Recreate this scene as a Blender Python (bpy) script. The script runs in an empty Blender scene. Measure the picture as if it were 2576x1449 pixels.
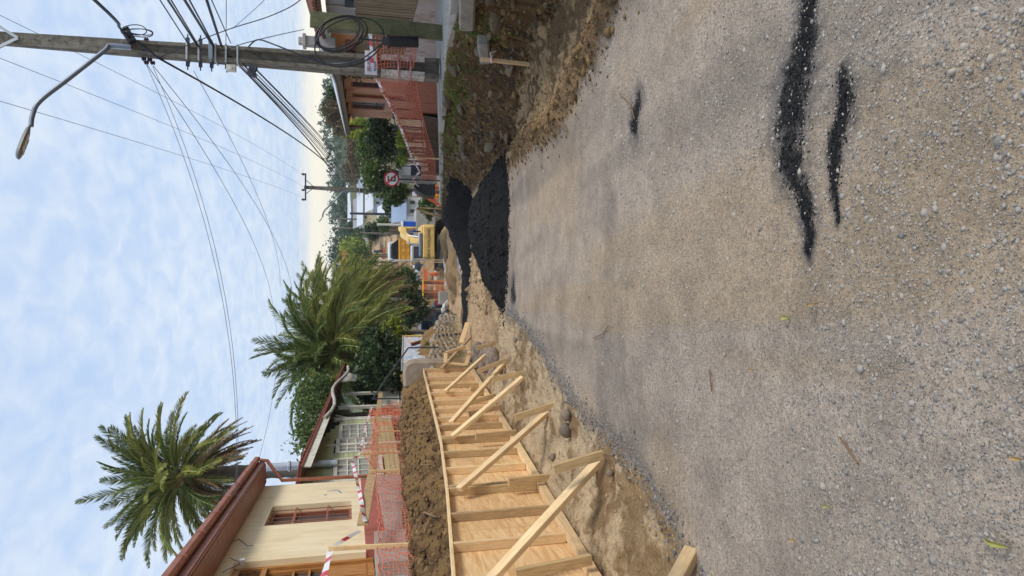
import bpy, bmesh, math, random
import numpy as np
from mathutils import Vector, Matrix

R = math.radians
rnd = random.Random(7)
nrng = np.random.default_rng(11)
SC = bpy.context.scene
COL = SC.collection

# ------------------------------------------------------------------ camera (phone held on its side: world up is picture left)
EYE = Vector((0.0, 0.0, 1.6))
PITCH = R(13.1)
FPX = 1750.0            # focal length for a 2576 px wide picture
cp, sp = math.cos(PITCH), math.sin(PITCH)
AX = Vector((0, -sp, -cp)); AY = Vector((1, 0, 0)); AZ = Vector((0, -cp, sp))
cam_data = bpy.data.cameras.new("camera")
cam_data.sensor_width = 36.0
cam_data.lens = FPX / 2576.0 * 36.0
cam_data.clip_start = 0.05
cam_data.clip_end = 5000.0
cam = bpy.data.objects.new("camera", cam_data)
COL.objects.link(cam)
cam.matrix_world = Matrix(((AX.x, AY.x, AZ.x, EYE.x), (AX.y, AY.y, AZ.y, EYE.y), (AX.z, AY.z, AZ.z, EYE.z), (0, 0, 0, 1)))
SC.camera = cam

# ------------------------------------------------------------------ light
SUN_DIR = Vector((0.80, -0.30, 0.74)).normalized()     # from the scene to the sun
SUN_EL = math.asin(SUN_DIR.z)
SUN_AZ = math.atan2(SUN_DIR.x, SUN_DIR.y)
sun_d = bpy.data.lights.new("sun", 'SUN')
sun_d.energy = 2.3
sun_d.angle = R(16)
sun_d.color = (1.0, 0.94, 0.85)
sun = bpy.data.objects.new("sun", sun_d)
COL.objects.link(sun)
sun.rotation_euler = SUN_DIR.to_track_quat('Z', 'Y').to_euler()
sun.location = (20, -10, 30)

world = bpy.data.worlds.new("World")
SC.world = world
world.use_nodes = True
wn = world.node_tree.nodes; wl = world.node_tree.links
wn.clear()
w_out = wn.new('ShaderNodeOutputWorld')
w_bg = wn.new('ShaderNodeBackground'); w_bg.inputs[1].default_value = 0.128
w_sky = wn.new('ShaderNodeTexSky'); w_sky.sky_type = 'NISHITA'; w_sky.sun_disc = False
w_sky.sun_elevation = SUN_EL; w_sky.sun_rotation = SUN_AZ
w_sky.air_density = 1.0; w_sky.dust_density = 1.0; w_sky.ozone_density = 1.3
w_tc = wn.new('ShaderNodeTexCoord')
w_sep = wn.new('ShaderNodeSeparateXYZ'); wl.new(w_tc.outputs['Generated'], w_sep.inputs[0])
def wmath(op, a, b=None):
    n = wn.new('ShaderNodeMath'); n.operation = op
    for i, v in enumerate((a, b)):
        if v is None: continue
        if isinstance(v, (int, float)): n.inputs[i].default_value = v
        else: wl.new(v, n.inputs[i])
    return n.outputs[0]
def wmix(fac, a, b):
    n = wn.new('ShaderNodeMix'); n.data_type = 'RGBA'
    for s, v in ((n.inputs[0], fac), (n.inputs[6], a), (n.inputs[7], b)):
        if isinstance(v, (int, float)): s.default_value = v
        elif isinstance(v, tuple): s.default_value = v + (1,)
        else: wl.new(v, s)
    return n.outputs[2]
w_h = wmath('MAXIMUM', w_sep.outputs[2], 0.0)
w_den = wmath('ADD', w_h, 0.10)
w_cx = wmath('DIVIDE', w_sep.outputs[0], w_den); w_cy = wmath('DIVIDE', w_sep.outputs[1], w_den)
w_com = wn.new('ShaderNodeCombineXYZ'); wl.new(w_cx, w_com.inputs[0]); wl.new(w_cy, w_com.inputs[1])
w_map = wn.new('ShaderNodeMapping'); wl.new(w_com.outputs[0], w_map.inputs[0])
w_map.inputs['Rotation'].default_value = (0, 0, R(24)); w_map.inputs['Scale'].default_value = (1.25, 0.75, 1)
w_n1 = wn.new('ShaderNodeTexNoise'); wl.new(w_map.outputs[0], w_n1.inputs['Vector'])
w_n1.inputs['Scale'].default_value = 8.5; w_n1.inputs['Detail'].default_value = 7; w_n1.inputs['Roughness'].default_value = 0.52
w_n1.inputs['Distortion'].default_value = 0.5
w_n2 = wn.new('ShaderNodeTexNoise'); wl.new(w_map.outputs[0], w_n2.inputs['Vector'])
w_n2.inputs['Scale'].default_value = 1.1; w_n2.inputs['Detail'].default_value = 4
w_s = wmath('ADD', wmath('MULTIPLY', w_n1.outputs[0], 0.6), wmath('MULTIPLY', w_n2.outputs[0], 0.44))
w_r = wn.new('ShaderNodeMapRange'); w_r.interpolation_type = 'SMOOTHSTEP'
wl.new(w_s, w_r.inputs[0]); w_r.inputs[1].default_value = 0.29; w_r.inputs[2].default_value = 0.75
# cloud deck ends a little above the horizon: clear luminous band below it
w_edge = wn.new('ShaderNodeMapRange'); w_edge.interpolation_type = 'SMOOTHSTEP'
w_jit = wn.new('ShaderNodeTexNoise'); w_jit.inputs['Scale'].default_value = 3.0
w_jm = wn.new('ShaderNodeMapping'); w_jm.inputs['Scale'].default_value = (1, 1, 30)
wl.new(w_tc.outputs['Generated'], w_jm.inputs[0]); wl.new(w_jm.outputs[0], w_jit.inputs['Vector'])
w_hj = wmath('ADD', w_sep.outputs[2], wmath('MULTIPLY', wmath('SUBTRACT', w_jit.outputs[0], 0.5), 0.02))
wl.new(w_hj, w_edge.inputs[0]); w_edge.inputs[1].default_value = 0.035; w_edge.inputs[2].default_value = 0.075
deck = wmix(w_r.outputs[0], (3.7, 4.85, 6.75), (5.7, 6.3, 7.1))
deck = wmix(0.12, deck, w_sky.outputs[0])
horizon_ramp = wn.new('ShaderNodeMapRange'); wl.new(w_hj, horizon_ramp.inputs[0])
horizon_ramp.inputs[1].default_value = -0.01; horizon_ramp.inputs[2].default_value = 0.05
glow = wmix(horizon_ramp.outputs[0], (6.0, 6.5, 6.6), (9.6, 8.5, 6.0))
skycol = wmix(w_edge.outputs[0], glow, deck)
wl.new(skycol, w_bg.inputs[0]); wl.new(w_bg.outputs[0], w_out.inputs[0])

SC.view_settings.view_transform = 'Standard'
SC.view_settings.look = 'None'
SC.view_settings.gamma = 1.0
SC.view_settings.exposure = 0.2
SC.view_settings.use_curve_mapping = False
try:
    SC.cycles.use_denoising = True
    SC.cycles.max_bounces = 6
    SC.cycles.transparent_max_bounces = 12
except Exception: pass

# ------------------------------------------------------------------ picture <-> place helpers (used only to survey where things stand)
def ray(ix, iy):
    return AX * ((ix - 1288.0) / FPX) + AY * ((724.5 - iy) / FPX) - AZ
def P(ix, iy, y):
    d = ray(ix, iy); return EYE + d * (y / d.y)
def on_plane(ix, iy, p0, n):
    d = ray(ix, iy); n = Vector(n); t = (Vector(p0) - EYE).dot(n) / d.dot(n); return EYE + d * t
def G(ix, iy, s=0.1):
    d = ray(ix, iy); t = 1.6 / (-d.z - s * d.y); return EYE + d * t
def V(*a): return Vector(a)

# ------------------------------------------------------------------ object helpers
def link(o):
    COL.objects.link(o); return o
def tag(o, label=None, cat=None, group=None, kind=None):
    if label: o['label'] = label
    if cat: o['category'] = cat
    if group: o['group'] = group
    if kind: o['kind'] = kind
    return o
def empty(name, loc, label=None, cat=None, group=None):
    o = bpy.data.objects.new(name, None); o.empty_display_size = 0.1
    o.location = Vector(loc); link(o); tag(o, label, cat, group); return o
def root_of(o):
    while o.parent: o = o.parent
    return o
def world_off(parent):
    v = Vector((0, 0, 0)); o = parent
    while o is not None:
        v += o.location; o = o.parent
    return v
def new_obj(name, me, parent=None, mat=None):
    o = bpy.data.objects.new(name, me); link(o)
    if mat is not None and len(me.materials) == 0: me.materials.append(mat)
    if parent is not None:
        o.parent = parent
    return o
def place(name, me, M, parent=None, mat=None):
    """object with a full world matrix M under an unrotated parent"""
    o = new_obj(name, me, None, mat)
    if parent is not None:
        o.parent = parent
        o.matrix_basis = Matrix.Translation(-world_off(parent)) @ M
    else:
        o.matrix_basis = M
    return o
def np_mesh(name, verts, faces, smooth=False):
    """verts (n,3) array, faces (m,k) array"""
    me = bpy.data.meshes.new(name)
    verts = np.asarray(verts, dtype=np.float32); faces = np.asarray(faces, dtype=np.int32)
    k = faces.shape[1]
    me.vertices.add(len(verts)); me.vertices.foreach_set('co', verts.ravel())
    me.loops.add(faces.size); me.loops.foreach_set('vertex_index', faces.ravel())
    me.polygons.add(len(faces))
    me.polygons.foreach_set('loop_start', np.arange(0, faces.size, k, dtype=np.int32))
    try: me.polygons.foreach_set('loop_total', np.full(len(faces), k, dtype=np.int32))
    except Exception: pass
    if smooth: me.polygons.foreach_set('use_smooth', np.ones(len(faces), dtype=bool))
    me.update(calc_edges=True); me.validate()
    return me

class MB:
    def __init__(self): self.v = []; self.f = []
    def add(self, vs, fs):
        b = len(self.v); self.v += [tuple(x) for x in vs]; self.f += [tuple(i + b for i in f) for f in fs]
    def box(self, c, s, M=None):
        hx, hy, hz = s[0] / 2, s[1] / 2, s[2] / 2
        vs = [Vector((x, y, z)) for x in (-hx, hx) for y in (-hy, hy) for z in (-hz, hz)]
        if M is not None: vs = [M @ q for q in vs]
        vs = [q + Vector(c) for q in vs]
        self.add(vs, [(0, 1, 3, 2), (4, 6, 7, 5), (0, 4, 5, 1), (2, 3, 7, 6), (0, 2, 6, 4), (1, 5, 7, 3)])
        return self
    def box2(self, a, b):
        return self.box([(a[i] + b[i]) / 2 for i in range(3)], [abs(b[i] - a[i]) for i in range(3)])
    def bar(self, p0, p1, w, h, up=(0, 0, 1)):
        p0 = Vector(p0); p1 = Vector(p1); M = frame(p1 - p0, up)
        return self.box((p0 + p1) / 2, ((p1 - p0).length, w, h), M)
    def tube(self, pts, r, n=8, cap=True, closed=False):
        pts = [Vector(q) for q in pts]; m = len(pts)
        rs = r if isinstance(r, (list, tuple)) else [r] * m
        vs = []; prev = None
        for i, q in enumerate(pts):
            if closed: t = pts[(i + 1) % m] - pts[(i - 1) % m]
            else: t = pts[min(i + 1, m - 1)] - pts[max(i - 1, 0)]
            if t.length < 1e-9: t = Vector((0, 0, 1))
            t.normalize()
            if prev is None:
                a = t.orthogonal().normalized()
            else:
                a = (prev - t * prev.dot(t))
                a = a.normalized() if a.length > 1e-6 else t.orthogonal().normalized()
            prev = a; b = t.cross(a)
            for k in range(n):
                th = 2 * math.pi * k / n
                vs.append(q + (a * math.cos(th) + b * math.sin(th)) * rs[i])
        fs = []
        for i in range(m if closed else m - 1):
            j = (i + 1) % m
            for k in range(n):
                k2 = (k + 1) % n
                fs.append((i * n + k, i * n + k2, j * n + k2, j * n + k))
        if cap and not closed:
            fs.append(tuple(reversed(range(n)))); fs.append(tuple((m - 1) * n + k for k in range(n)))
        self.add(vs, fs); return self
    def prism(self, poly, ext):
        poly = [Vector(q) for q in poly]; e = Vector(ext); n = len(poly)
        self.add(poly + [q + e for q in poly],
                 [tuple(reversed(range(n))), tuple(range(n, 2 * n))] + [(i, (i + 1) % n, n + (i + 1) % n, n + i) for i in range(n)])
        return self
    def quad(self, *q):
        self.add(q, [tuple(range(len(q)))]); return self
    def lathe(self, c, prof, n=12, axis=(0, 0, 1)):
        ax = Vector(axis).normalized(); a = ax.orthogonal().normalized(); b = ax.cross(a); c = Vector(c)
        vs = []
        for (r, h) in prof:
            for k in range(n):
                th = 2 * math.pi * k / n
                vs.append(c + ax * h + (a * math.cos(th) + b * math.sin(th)) * r)
        m = len(prof)
        fs = [(i * n + k, i * n + (k + 1) % n, (i + 1) * n + (k + 1) % n, (i + 1) * n + k) for i in range(m - 1) for k in range(n)]
        fs.append(tuple(reversed(range(n)))); fs.append(tuple((m - 1) * n + k for k in range(n)))
        self.add(vs, fs); return self
    def build(self, name, mat, parent=None, smooth=False, bevel=0.0):
        off = world_off(parent) if parent is not None else Vector((0, 0, 0))
        org = off
        if parent is None and self.v:
            lo = [min(q[i] for q in self.v) for i in range(3)]; hi = [max(q[i] for q in self.v) for i in range(3)]
            org = Vector(((lo[0] + hi[0]) / 2, (lo[1] + hi[1]) / 2, lo[2]))
        me = bpy.data.meshes.new(name)
        me.from_pydata([tuple(Vector(q) - org) for q in self.v], [], self.f)
        bm = bmesh.new(); bm.from_mesh(me)
        bmesh.ops.recalc_face_normals(bm, faces=bm.faces[:])
        if bevel > 0:
            bmesh.ops.bevel(bm, geom=bm.edges[:], offset=bevel, segments=1, affect='EDGES', clamp_overlap=True)
        bm.to_mesh(me); bm.free()
        if smooth:
            me.polygons.foreach_set('use_smooth', [True] * len(me.polygons))
            try: me.set_sharp_from_angle(angle=R(40))
            except Exception: pass
        o = new_obj(name, me, parent, mat)
        if parent is None: o.location = org
        return o

def frame(xdir, up=(0, 0, 1)):
    x = Vector(xdir).normalized(); u = Vector(up)
    y = u.cross(x)
    if y.length < 1e-5: y = Vector((0, 1, 0)).cross(x)
    y.normalize(); z = x.cross(y)
    return Matrix((x, y, z)).transposed()

_boxes = {}
def board(name, p0, p1, w, h, mat, parent=None, up=(0, 0, 1), bevel=0.003):
    """a sawn board: local x runs along it so the grain follows it"""
    p0 = Vector(p0); p1 = Vector(p1); L = (p1 - p0).length
    key = (round(L, 2), round(w, 3), round(h, 3), mat.name)
    me = _boxes.get(key)
    if me is None:
        bm = bmesh.new(); bmesh.ops.create_cube(bm, size=1.0)
        bmesh.ops.scale(bm, vec=(L, w, h), verts=bm.verts)
        if bevel: bmesh.ops.bevel(bm, geom=bm.edges[:], offset=min(bevel, w / 5, h / 5), segments=1, affect='EDGES')
        me = bpy.data.meshes.new(name); bm.to_mesh(me); bm.free(); me.materials.append(mat); _boxes[key] = me
    M = Matrix.Translation((p0 + p1) / 2) @ frame(p1 - p0, up).to_4x4()
    return place(name, me, M, parent)

# ------------------------------------------------------------------ numpy noise
_tab = nrng.random((256, 256))
def vnoise(x, y, seed=0):
    x = np.asarray(x, dtype=float) + seed * 37.13; y = np.asarray(y, dtype=float) + seed * 11.71
    xi = np.floor(x).astype(int); yi = np.floor(y).astype(int); fx = x - xi; fy = y - yi
    fx = fx * fx * (3 - 2 * fx); fy = fy * fy * (3 - 2 * fy)
    t = lambda a, b: _tab[a & 255, b & 255]
    return (t(xi, yi) * (1 - fx) + t(xi + 1, yi) * fx) * (1 - fy) + (t(xi, yi + 1) * (1 - fx) + t(xi + 1, yi + 1) * fx) * fy
def fbm(x, y, o=4, seed=0, g=0.5):
    s = 0.0; a = 1.0; tot = 0.0
    for i in range(o):
        s = s + a * vnoise(np.asarray(x) * 2 ** i, np.asarray(y) * 2 ** i, seed + i * 5); tot += a; a *= g
    return s / tot - 0.5
def sstep(a, b, x):
    t = np.clip((np.asarray(x, dtype=float) - a) / (b - a), 0, 1); return t * t * (3 - 2 * t)
# ------------------------------------------------------------------ materials (all procedural)
def srgb(r, g, b):
    f = lambda c: (c / 255 / 12.92) if c / 255 <= 0.04045 else ((c / 255 + 0.055) / 1.055) ** 2.4
    return (f(r), f(g), f(b))
MATS = {}
def mat(name, c1, c2=None, scale=6.0, rough=0.8, bump=0.0, bscale=None, metal=0.0, stretch=(1, 1, 1), detail=6, rand=0.0, coords='Object',
        island=0.0, dirt=None, dscale=1.3, spec=0.5, trans=0.0, bdist=0.02):
    if name in MATS: return MATS[name]
    m = bpy.data.materials.new(name); m.use_nodes = True; MATS[name] = m
    nt = m.node_tree; n = nt.nodes; l = nt.links
    b = n['Principled BSDF']
    b.inputs['Roughness'].default_value = rough; b.inputs['Metallic'].default_value = metal
    try: b.inputs['Specular IOR Level'].default_value = spec
    except Exception: pass
    tc = n.new('ShaderNodeTexCoord'); mp = n.new('ShaderNodeMapping'); mp.inputs['Scale'].default_value = stretch
    src = tc.outputs[coords] if coords != 'World' else n.new('ShaderNodeNewGeometry').outputs['Position']
    l.new(src, mp.inputs[0])
    nz = n.new('ShaderNodeTexNoise'); nz.inputs['Scale'].default_value = scale; nz.inputs['Detail'].default_value = detail
    nz.inputs['Roughness'].default_value = 0.6
    l.new(mp.outputs[0], nz.inputs['Vector'])
    def mix(fac, a, bb, mode='MIX'):
        q = n.new('ShaderNodeMix'); q.data_type = 'RGBA'; q.blend_type = mode
        for s, v in ((q.inputs[0], fac), (q.inputs[6], a), (q.inputs[7], bb)):
            if isinstance(v, (int, float)): s.default_value = v
            elif isinstance(v, tuple): s.default_value = v + (1,)
            else: l.new(v, s)
        return q.outputs[2]
    mr = n.new('ShaderNodeMapRange'); l.new(nz.outputs[0], mr.inputs[0]); mr.inputs[1].default_value = 0.32; mr.inputs[2].default_value = 0.68
    col = mix(mr.outputs[0], tuple(c1), tuple(c2 if c2 else c1))
    if dirt:
        nd = n.new('ShaderNodeTexNoise'); nd.inputs['Scale'].default_value = dscale; nd.inputs['Detail'].default_value = 8; nd.inputs['Roughness'].default_value = 0.65
        l.new(tc.outputs['Object'], nd.inputs['Vector'])
        md = n.new('ShaderNodeMapRange'); l.new(nd.outputs[0], md.inputs[0]); md.inputs[1].default_value = 0.5; md.inputs[2].default_value = 0.72
        md.inputs[4].default_value = dirt[3] if len(dirt) > 3 else 0.7
        col = mix(md.outputs[0], col, tuple(dirt[:3]))
    if rand or island:
        if rand: rv = n.new('ShaderNodeObjectInfo').outputs['Random']; amt = rand
        else: rv = n.new('ShaderNodeNewGeometry').outputs['Random Per Island']; amt = island
        hs = n.new('ShaderNodeHueSaturation'); l.new(col, hs.inputs['Color'])
        v = n.new('ShaderNodeMapRange'); l.new(rv, v.inputs[0]); v.inputs[3].default_value = 1 - amt; v.inputs[4].default_value = 1 + amt
        l.new(v.outputs[0], hs.inputs['Value'])
        h = n.new('ShaderNodeMath'); h.operation = 'MULTIPLY_ADD'; l.new(rv, h.inputs[0]); h.inputs[1].default_value = 0.04 * amt; h.inputs[2].default_value = 0.5 - 0.02 * amt
        l.new(h.outputs[0], hs.inputs['Hue'])
        col = hs.outputs[0]
    l.new(col, b.inputs['Base Color'])
    if bump:
        nb = nz
        if bscale:
            nb = n.new('ShaderNodeTexNoise'); nb.inputs['Scale'].default_value = bscale; nb.inputs['Detail'].default_value = 6; l.new(mp.outputs[0], nb.inputs['Vector'])
        bp = n.new('ShaderNodeBump'); bp.inputs['Strength'].default_value = bump; bp.inputs['Distance'].default_value = bdist
        l.new(nb.outputs[0], bp.inputs['Height']); l.new(bp.outputs[0], b.inputs['Normal'])
    if trans:
        # thin leaf: some light comes through
        tr = n.new('ShaderNodeBsdfTranslucent'); l.new(col, tr.inputs[0])
        ms = n.new('ShaderNodeMixShader'); ms.inputs[0].default_value = trans
        out = n['Material Output']; l.new(b.outputs[0], ms.inputs[1]); l.new(tr.outputs[0], ms.inputs[2]); l.new(ms.outputs[0], out.inputs[0])
    return m

def terrain_mat():
    m = bpy.data.materials.new('earth'); m.use_nodes = True
    n = m.node_tree.nodes; l = m.node_tree.links; b = n['Principled BSDF']; b.inputs['Roughness'].default_value = 0.95
    b.inputs['Specular IOR Level'].default_value = 0.2
    pos = n.new('ShaderNodeNewGeometry').outputs['Position']
    at = n.new('ShaderNodeAttribute'); at.attribute_name = 'Col'
    peb = n.new('ShaderNodeAttribute'); peb.attribute_name = 'Peb'
    def noise(s, d=6, r=0.6):
        q = n.new('ShaderNodeTexNoise'); q.inputs['Scale'].default_value = s; q.inputs['Detail'].default_value = d; q.inputs['Roughness'].default_value = r
        l.new(pos, q.inputs['Vector']); return q.outputs[0]
    def rng(v, a, bb, c, d):
        q = n.new('ShaderNodeMapRange'); l.new(v, q.inputs[0])
        for i, x in enumerate((a, bb, c, d)): q.inputs[i + 1].default_value = x
        return q.outputs[0]
    def mul(a, v):
        q = n.new('ShaderNodeMix'); q.data_type = 'RGBA'; q.blend_type = 'MULTIPLY'; q.inputs[0].default_value = 1
        l.new(a, q.inputs[6]); l.new(v, q.inputs[7]); return q.outputs[2]
    col = at.outputs['Color']
    col = mul(col, rng(noise(2.3, 8, 0.65), 0.3, 0.7, 0.78, 1.2))
    col = mul(col, rng(noise(42, 5, 0.75), 0.3, 0.7, 0.64, 1.34))
    col = mul(col, rng(noise(150, 2, 0.6), 0.3, 0.7, 0.78, 1.2))
    # embedded small stones of many tones
    def stones(scale, cut, fac_in):
        nonlocal col
        vo = n.new('ShaderNodeTexVoronoi'); vo.inputs['Scale'].default_value = scale; l.new(pos, vo.inputs['Vector'])
        sx = n.new('ShaderNodeSeparateXYZ'); l.new(vo.outputs['Color'], sx.inputs[0])
        rp = n.new('ShaderNodeValToRGB'); l.new(sx.outputs[0], rp.inputs[0])
        e = rp.color_ramp.elements
        e[0].position = 0; e[0].color = (.13, .125, .12, 1); e[1].position = 1; e[1].color = (.55, .51, .45, 1)
        for p_, c_ in ((.3, (.23, .22, .205, 1)), (.55, (.30, .27, .23, 1)), (.8, (.36, .34, .31, 1))):
            q = e.new(p_); q.color = c_
        isl = rng(vo.outputs['Distance'], 0.25, 0.42, 1, 0)
        pick = rng(sx.outputs[1], cut, cut + 0.05, 0, 1)
        f = n.new('ShaderNodeMath'); f.operation = 'MULTIPLY'; l.new(isl, f.inputs[0]); l.new(pick, f.inputs[1])
        f2 = n.new('ShaderNodeMath'); f2.operation = 'MULTIPLY'; l.new(f.outputs[0], f2.inputs[0]); l.new(fac_in, f2.inputs[1])
        q = n.new('ShaderNodeMix'); q.data_type = 'RGBA'; l.new(f2.outputs[0], q.inputs[0]); l.new(col, q.inputs[6]); l.new(rp.outputs[0], q.inputs[7])
        col = q.outputs[2]; return f2.outputs[0]
    h1 = stones(110, 0.5, peb.outputs['Fac'])
    pf = n.new('ShaderNodeMath'); pf.operation = 'MULTIPLY'; l.new(peb.outputs['Fac'], pf.inputs[0]); pf.inputs[1].default_value = .6
    h2 = stones(48, 0.82, pf.outputs[0])
    l.new(col, b.inputs['Base Color'])
    ad = n.new('ShaderNodeMath'); ad.operation = 'ADD'; l.new(h1, ad.inputs[0]); l.new(h2, ad.inputs[1])
    ad2 = n.new('ShaderNodeMath'); ad2.operation = 'MULTIPLY_ADD'; l.new(noise(90, 4, 0.7), ad2.inputs[0]); ad2.inputs[1].default_value = 1.6; l.new(ad.outputs[0], ad2.inputs[2])
    bp = n.new('ShaderNodeBump'); bp.inputs['Strength'].default_value = 0.8; bp.inputs['Distance'].default_value = 0.008
    l.new(ad2.outputs[0], bp.inputs['Height']); l.new(bp.outputs[0], b.inputs['Normal'])
    return m

def ply_mat():
    """birch-brown plywood sheet: wavy face grain, a few knots"""
    m = bpy.data.materials.new('plywood'); m.use_nodes = True
    n = m.node_tree.nodes; l = m.node_tree.links; b = n['Principled BSDF']; b.inputs['Roughness'].default_value = 0.6
    tc = n.new('ShaderNodeTexCoord'); mp = n.new('ShaderNodeMapping'); mp.inputs['Scale'].default_value = (1.0, 1.0, 6.0); l.new(tc.outputs['Object'], mp.inputs[0])
    nz = n.new('ShaderNodeTexNoise'); nz.inputs['Scale'].default_value = 2.2; nz.inputs['Detail'].default_value = 8; nz.inputs['Distortion'].default_value = 1.5
    l.new(mp.outputs[0], nz.inputs['Vector'])
    r = n.new('ShaderNodeValToRGB'); l.new(nz.outputs[0], r.inputs[0])
    e = r.color_ramp.elements; e[0].position = .3; e[0].color = srgb(204, 154, 100) + (1,); e[1].position = .72; e[1].color = srgb(236, 202, 154) + (1,)
    q = e.new(.5); q.color = srgb(222, 184, 134) + (1,)
    vo = n.new('ShaderNodeTexVoronoi'); vo.inputs['Scale'].default_value = 2.4; l.new(tc.outputs['Object'], vo.inputs['Vector'])
    kr = n.new('ShaderNodeMapRange'); l.new(vo.outputs['Distance'], kr.inputs[0]); kr.inputs[1].default_value = 0.035; kr.inputs[2].default_value = 0.06; kr.inputs[3].default_value = 0.75; kr.inputs[4].default_value = 0
    mx = n.new('ShaderNodeMix'); mx.data_type = 'RGBA'; l.new(kr.outputs[0], mx.inputs[0]); l.new(r.outputs[0], mx.inputs[6]); mx.inputs[7].default_value = srgb(110, 62, 40) + (1,)
    oi = n.new('ShaderNodeObjectInfo'); hs = n.new('ShaderNodeHueSaturation'); l.new(mx.outputs[2], hs.inputs['Color'])
    v = n.new('ShaderNodeMapRange'); l.new(oi.outputs['Random'], v.inputs[0]); v.inputs[3].default_value = .93; v.inputs[4].default_value = 1.07; l.new(v.outputs[0], hs.inputs['Value'])
    dn = n.new('ShaderNodeTexNoise'); dn.inputs['Scale'].default_value = 3.2; dn.inputs['Detail'].default_value = 9; dn.inputs['Roughness'].default_value = .7; l.new(tc.outputs['Object'], dn.inputs['Vector'])
    dr = n.new('ShaderNodeMapRange'); l.new(dn.outputs[0], dr.inputs[0]); dr.inputs[1].default_value = .54; dr.inputs[2].default_value = .74; dr.inputs[4].default_value = .6
    mx2 = n.new('ShaderNodeMix'); mx2.data_type = 'RGBA'; l.new(dr.outputs[0], mx2.inputs[0]); l.new(hs.outputs[0], mx2.inputs[6]); mx2.inputs[7].default_value = srgb(176, 146, 112) + (1,)
    l.new(mx2.outputs[2], b.inputs['Base Color'])
    return m

EARTH = terrain_mat()
PLY = ply_mat()
PINE = mat('pine', srgb(214, 178, 128), srgb(234, 206, 162), 5, 0.65, 0.15, None, stretch=(1.2, 14, 14), rand=0.12, dirt=(.36, .27, .17, .45), dscale=3.5)
PINE_OLD = mat('pine_weathered', srgb(170, 140, 98), srgb(200, 172, 128), 5, 0.75, 0.2, None, stretch=(1.2, 14, 14), rand=0.14, dirt=(.20, .16, .11, .6), dscale=4)
ROCK = mat('river_stone', (.16, .12, .09), (.27, .215, .165), 3.5, 0.85, 0.25, 20, rand=0.3, dirt=(.30, .24, .17, .7), dscale=3)
CONCRETE = mat('concrete', (.34, .33, .30), (.44, .43, .40), 3, 0.85, 0.2, 40, dirt=(.22, .21, .19, .55), dscale=1.6)
POLE_C = mat('pole_concrete', (.11, .10, .08), (.24, .215, .175), 14, 0.9, 0.4, 60, stretch=(1, 1, .3), dirt=(.045, .042, .036, .9), dscale=7)
STEEL = mat('galvanised', (.42, .44, .46), (.52, .54, .56), 12, 0.45, metal=0.7)
DARKSTEEL = mat('dark_steel', (.03, .035, .06), (.06, .065, .10), 10, 0.5, metal=0.3)
RUBBER = mat('black_rubber', (.012, .013, .018), (.025, .026, .032), 12, 0.5)
CABLE = mat('cable_black', (.012, .016, .035), None, 3, 0.5)
WIRE = mat('wire_grey', (.10, .12, .18), None, 3, 0.5)
NET = mat('orange_net', srgb(240, 128, 94), srgb(244, 156, 124), 14, 0.5, trans=0.25)
NETDARK = mat('red_orange_net', srgb(226, 112, 80), srgb(236, 136, 104), 14, 0.5, trans=0.2)
TAPE_W = mat('tape_white', (.78, .76, .77), (.70, .68, .70), 8, 0.35)
TAPE_R = mat('tape_red', (.62, .03, .05), (.55, .05, .06), 8, 0.35)
BLACKSAND = mat('black_sand', (.004, .004, .0045), (.022, .022, .023), 34, 0.9, 1.0, 40, spec=0.3, bdist=0.03, detail=9)  # lighter second tone paints grain highlights into the black
# ------------------------------------------------------------------ the lie of the land
YR = [-60, 0, 30, 45, 52, 65, 80, 100, 120, 150, 180, 250, 400, 900, 1600]
ZR = [6, 0, -3, -4.62, -5.4, -5.95, -6.0, -5.6, -4.7, -2.6, -0.8, 1.5, 6, 14, 16]
def zr(y): return np.interp(y, YR, ZR)
def zs(y): return np.interp(y, [-60, 0, 9.4, 17.2, 27.9, 47, 60, 80, 100, 150, 400, 1600], [7, 1.28, .29, -.53, -1.93, -4.3, -5.3, -5.5, -5.1, -2.2, 6.2, 16.2])
def zt(y): return np.interp(y, [-60, 0, 5, 9.4, 15.6, 22, 26, 29, 33, 40, 52, 65, 80, 150, 400, 1600], [5, 1.5, 1.0, .77, .45, 0, -.9, -2.2, -3.0, -4.0, -4.9, -5.6, -5.8, -2.4, 6.2, 16.2])
def xF(y): return np.interp(y, [-5, 5.7, 18, 20.6, 26, 30, 40, 52, 80, 150, 400, 1600], [-2.6, -2.4, -2.1, -1.85, -1.25, -1.0, -1.2, -1.0, 0.5, 4.0, 14, 60])
def ztop(y): return np.interp(y, [3, 5.7, 8, 10.3, 17.9, 18.6, 20, 26, 27.5, 29, 31, 40], [1.06, .765, .497, .28, -.23, -.6, -.75, -1.4, -2.1, -2.7, -3.0, -4.0])
def xT(y): return np.interp(y, [0, 8.2, 9.56, 10.1, 11.4, 12.5, 15, 20, 30, 52, 150, 400, 1600], [3.35, 3.5, 3.5, 3.37, 2.95, 2.7, 2.8, 3.0, 3.4, 5.4, 10.5, 24, 90])
def xS(y): return np.interp(y, [0, 23, 28, 47, 60, 150, 400, 1600], [3.9, 3.9, 4.1, 5.6, 6.6, 12, 26, 100])

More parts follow.
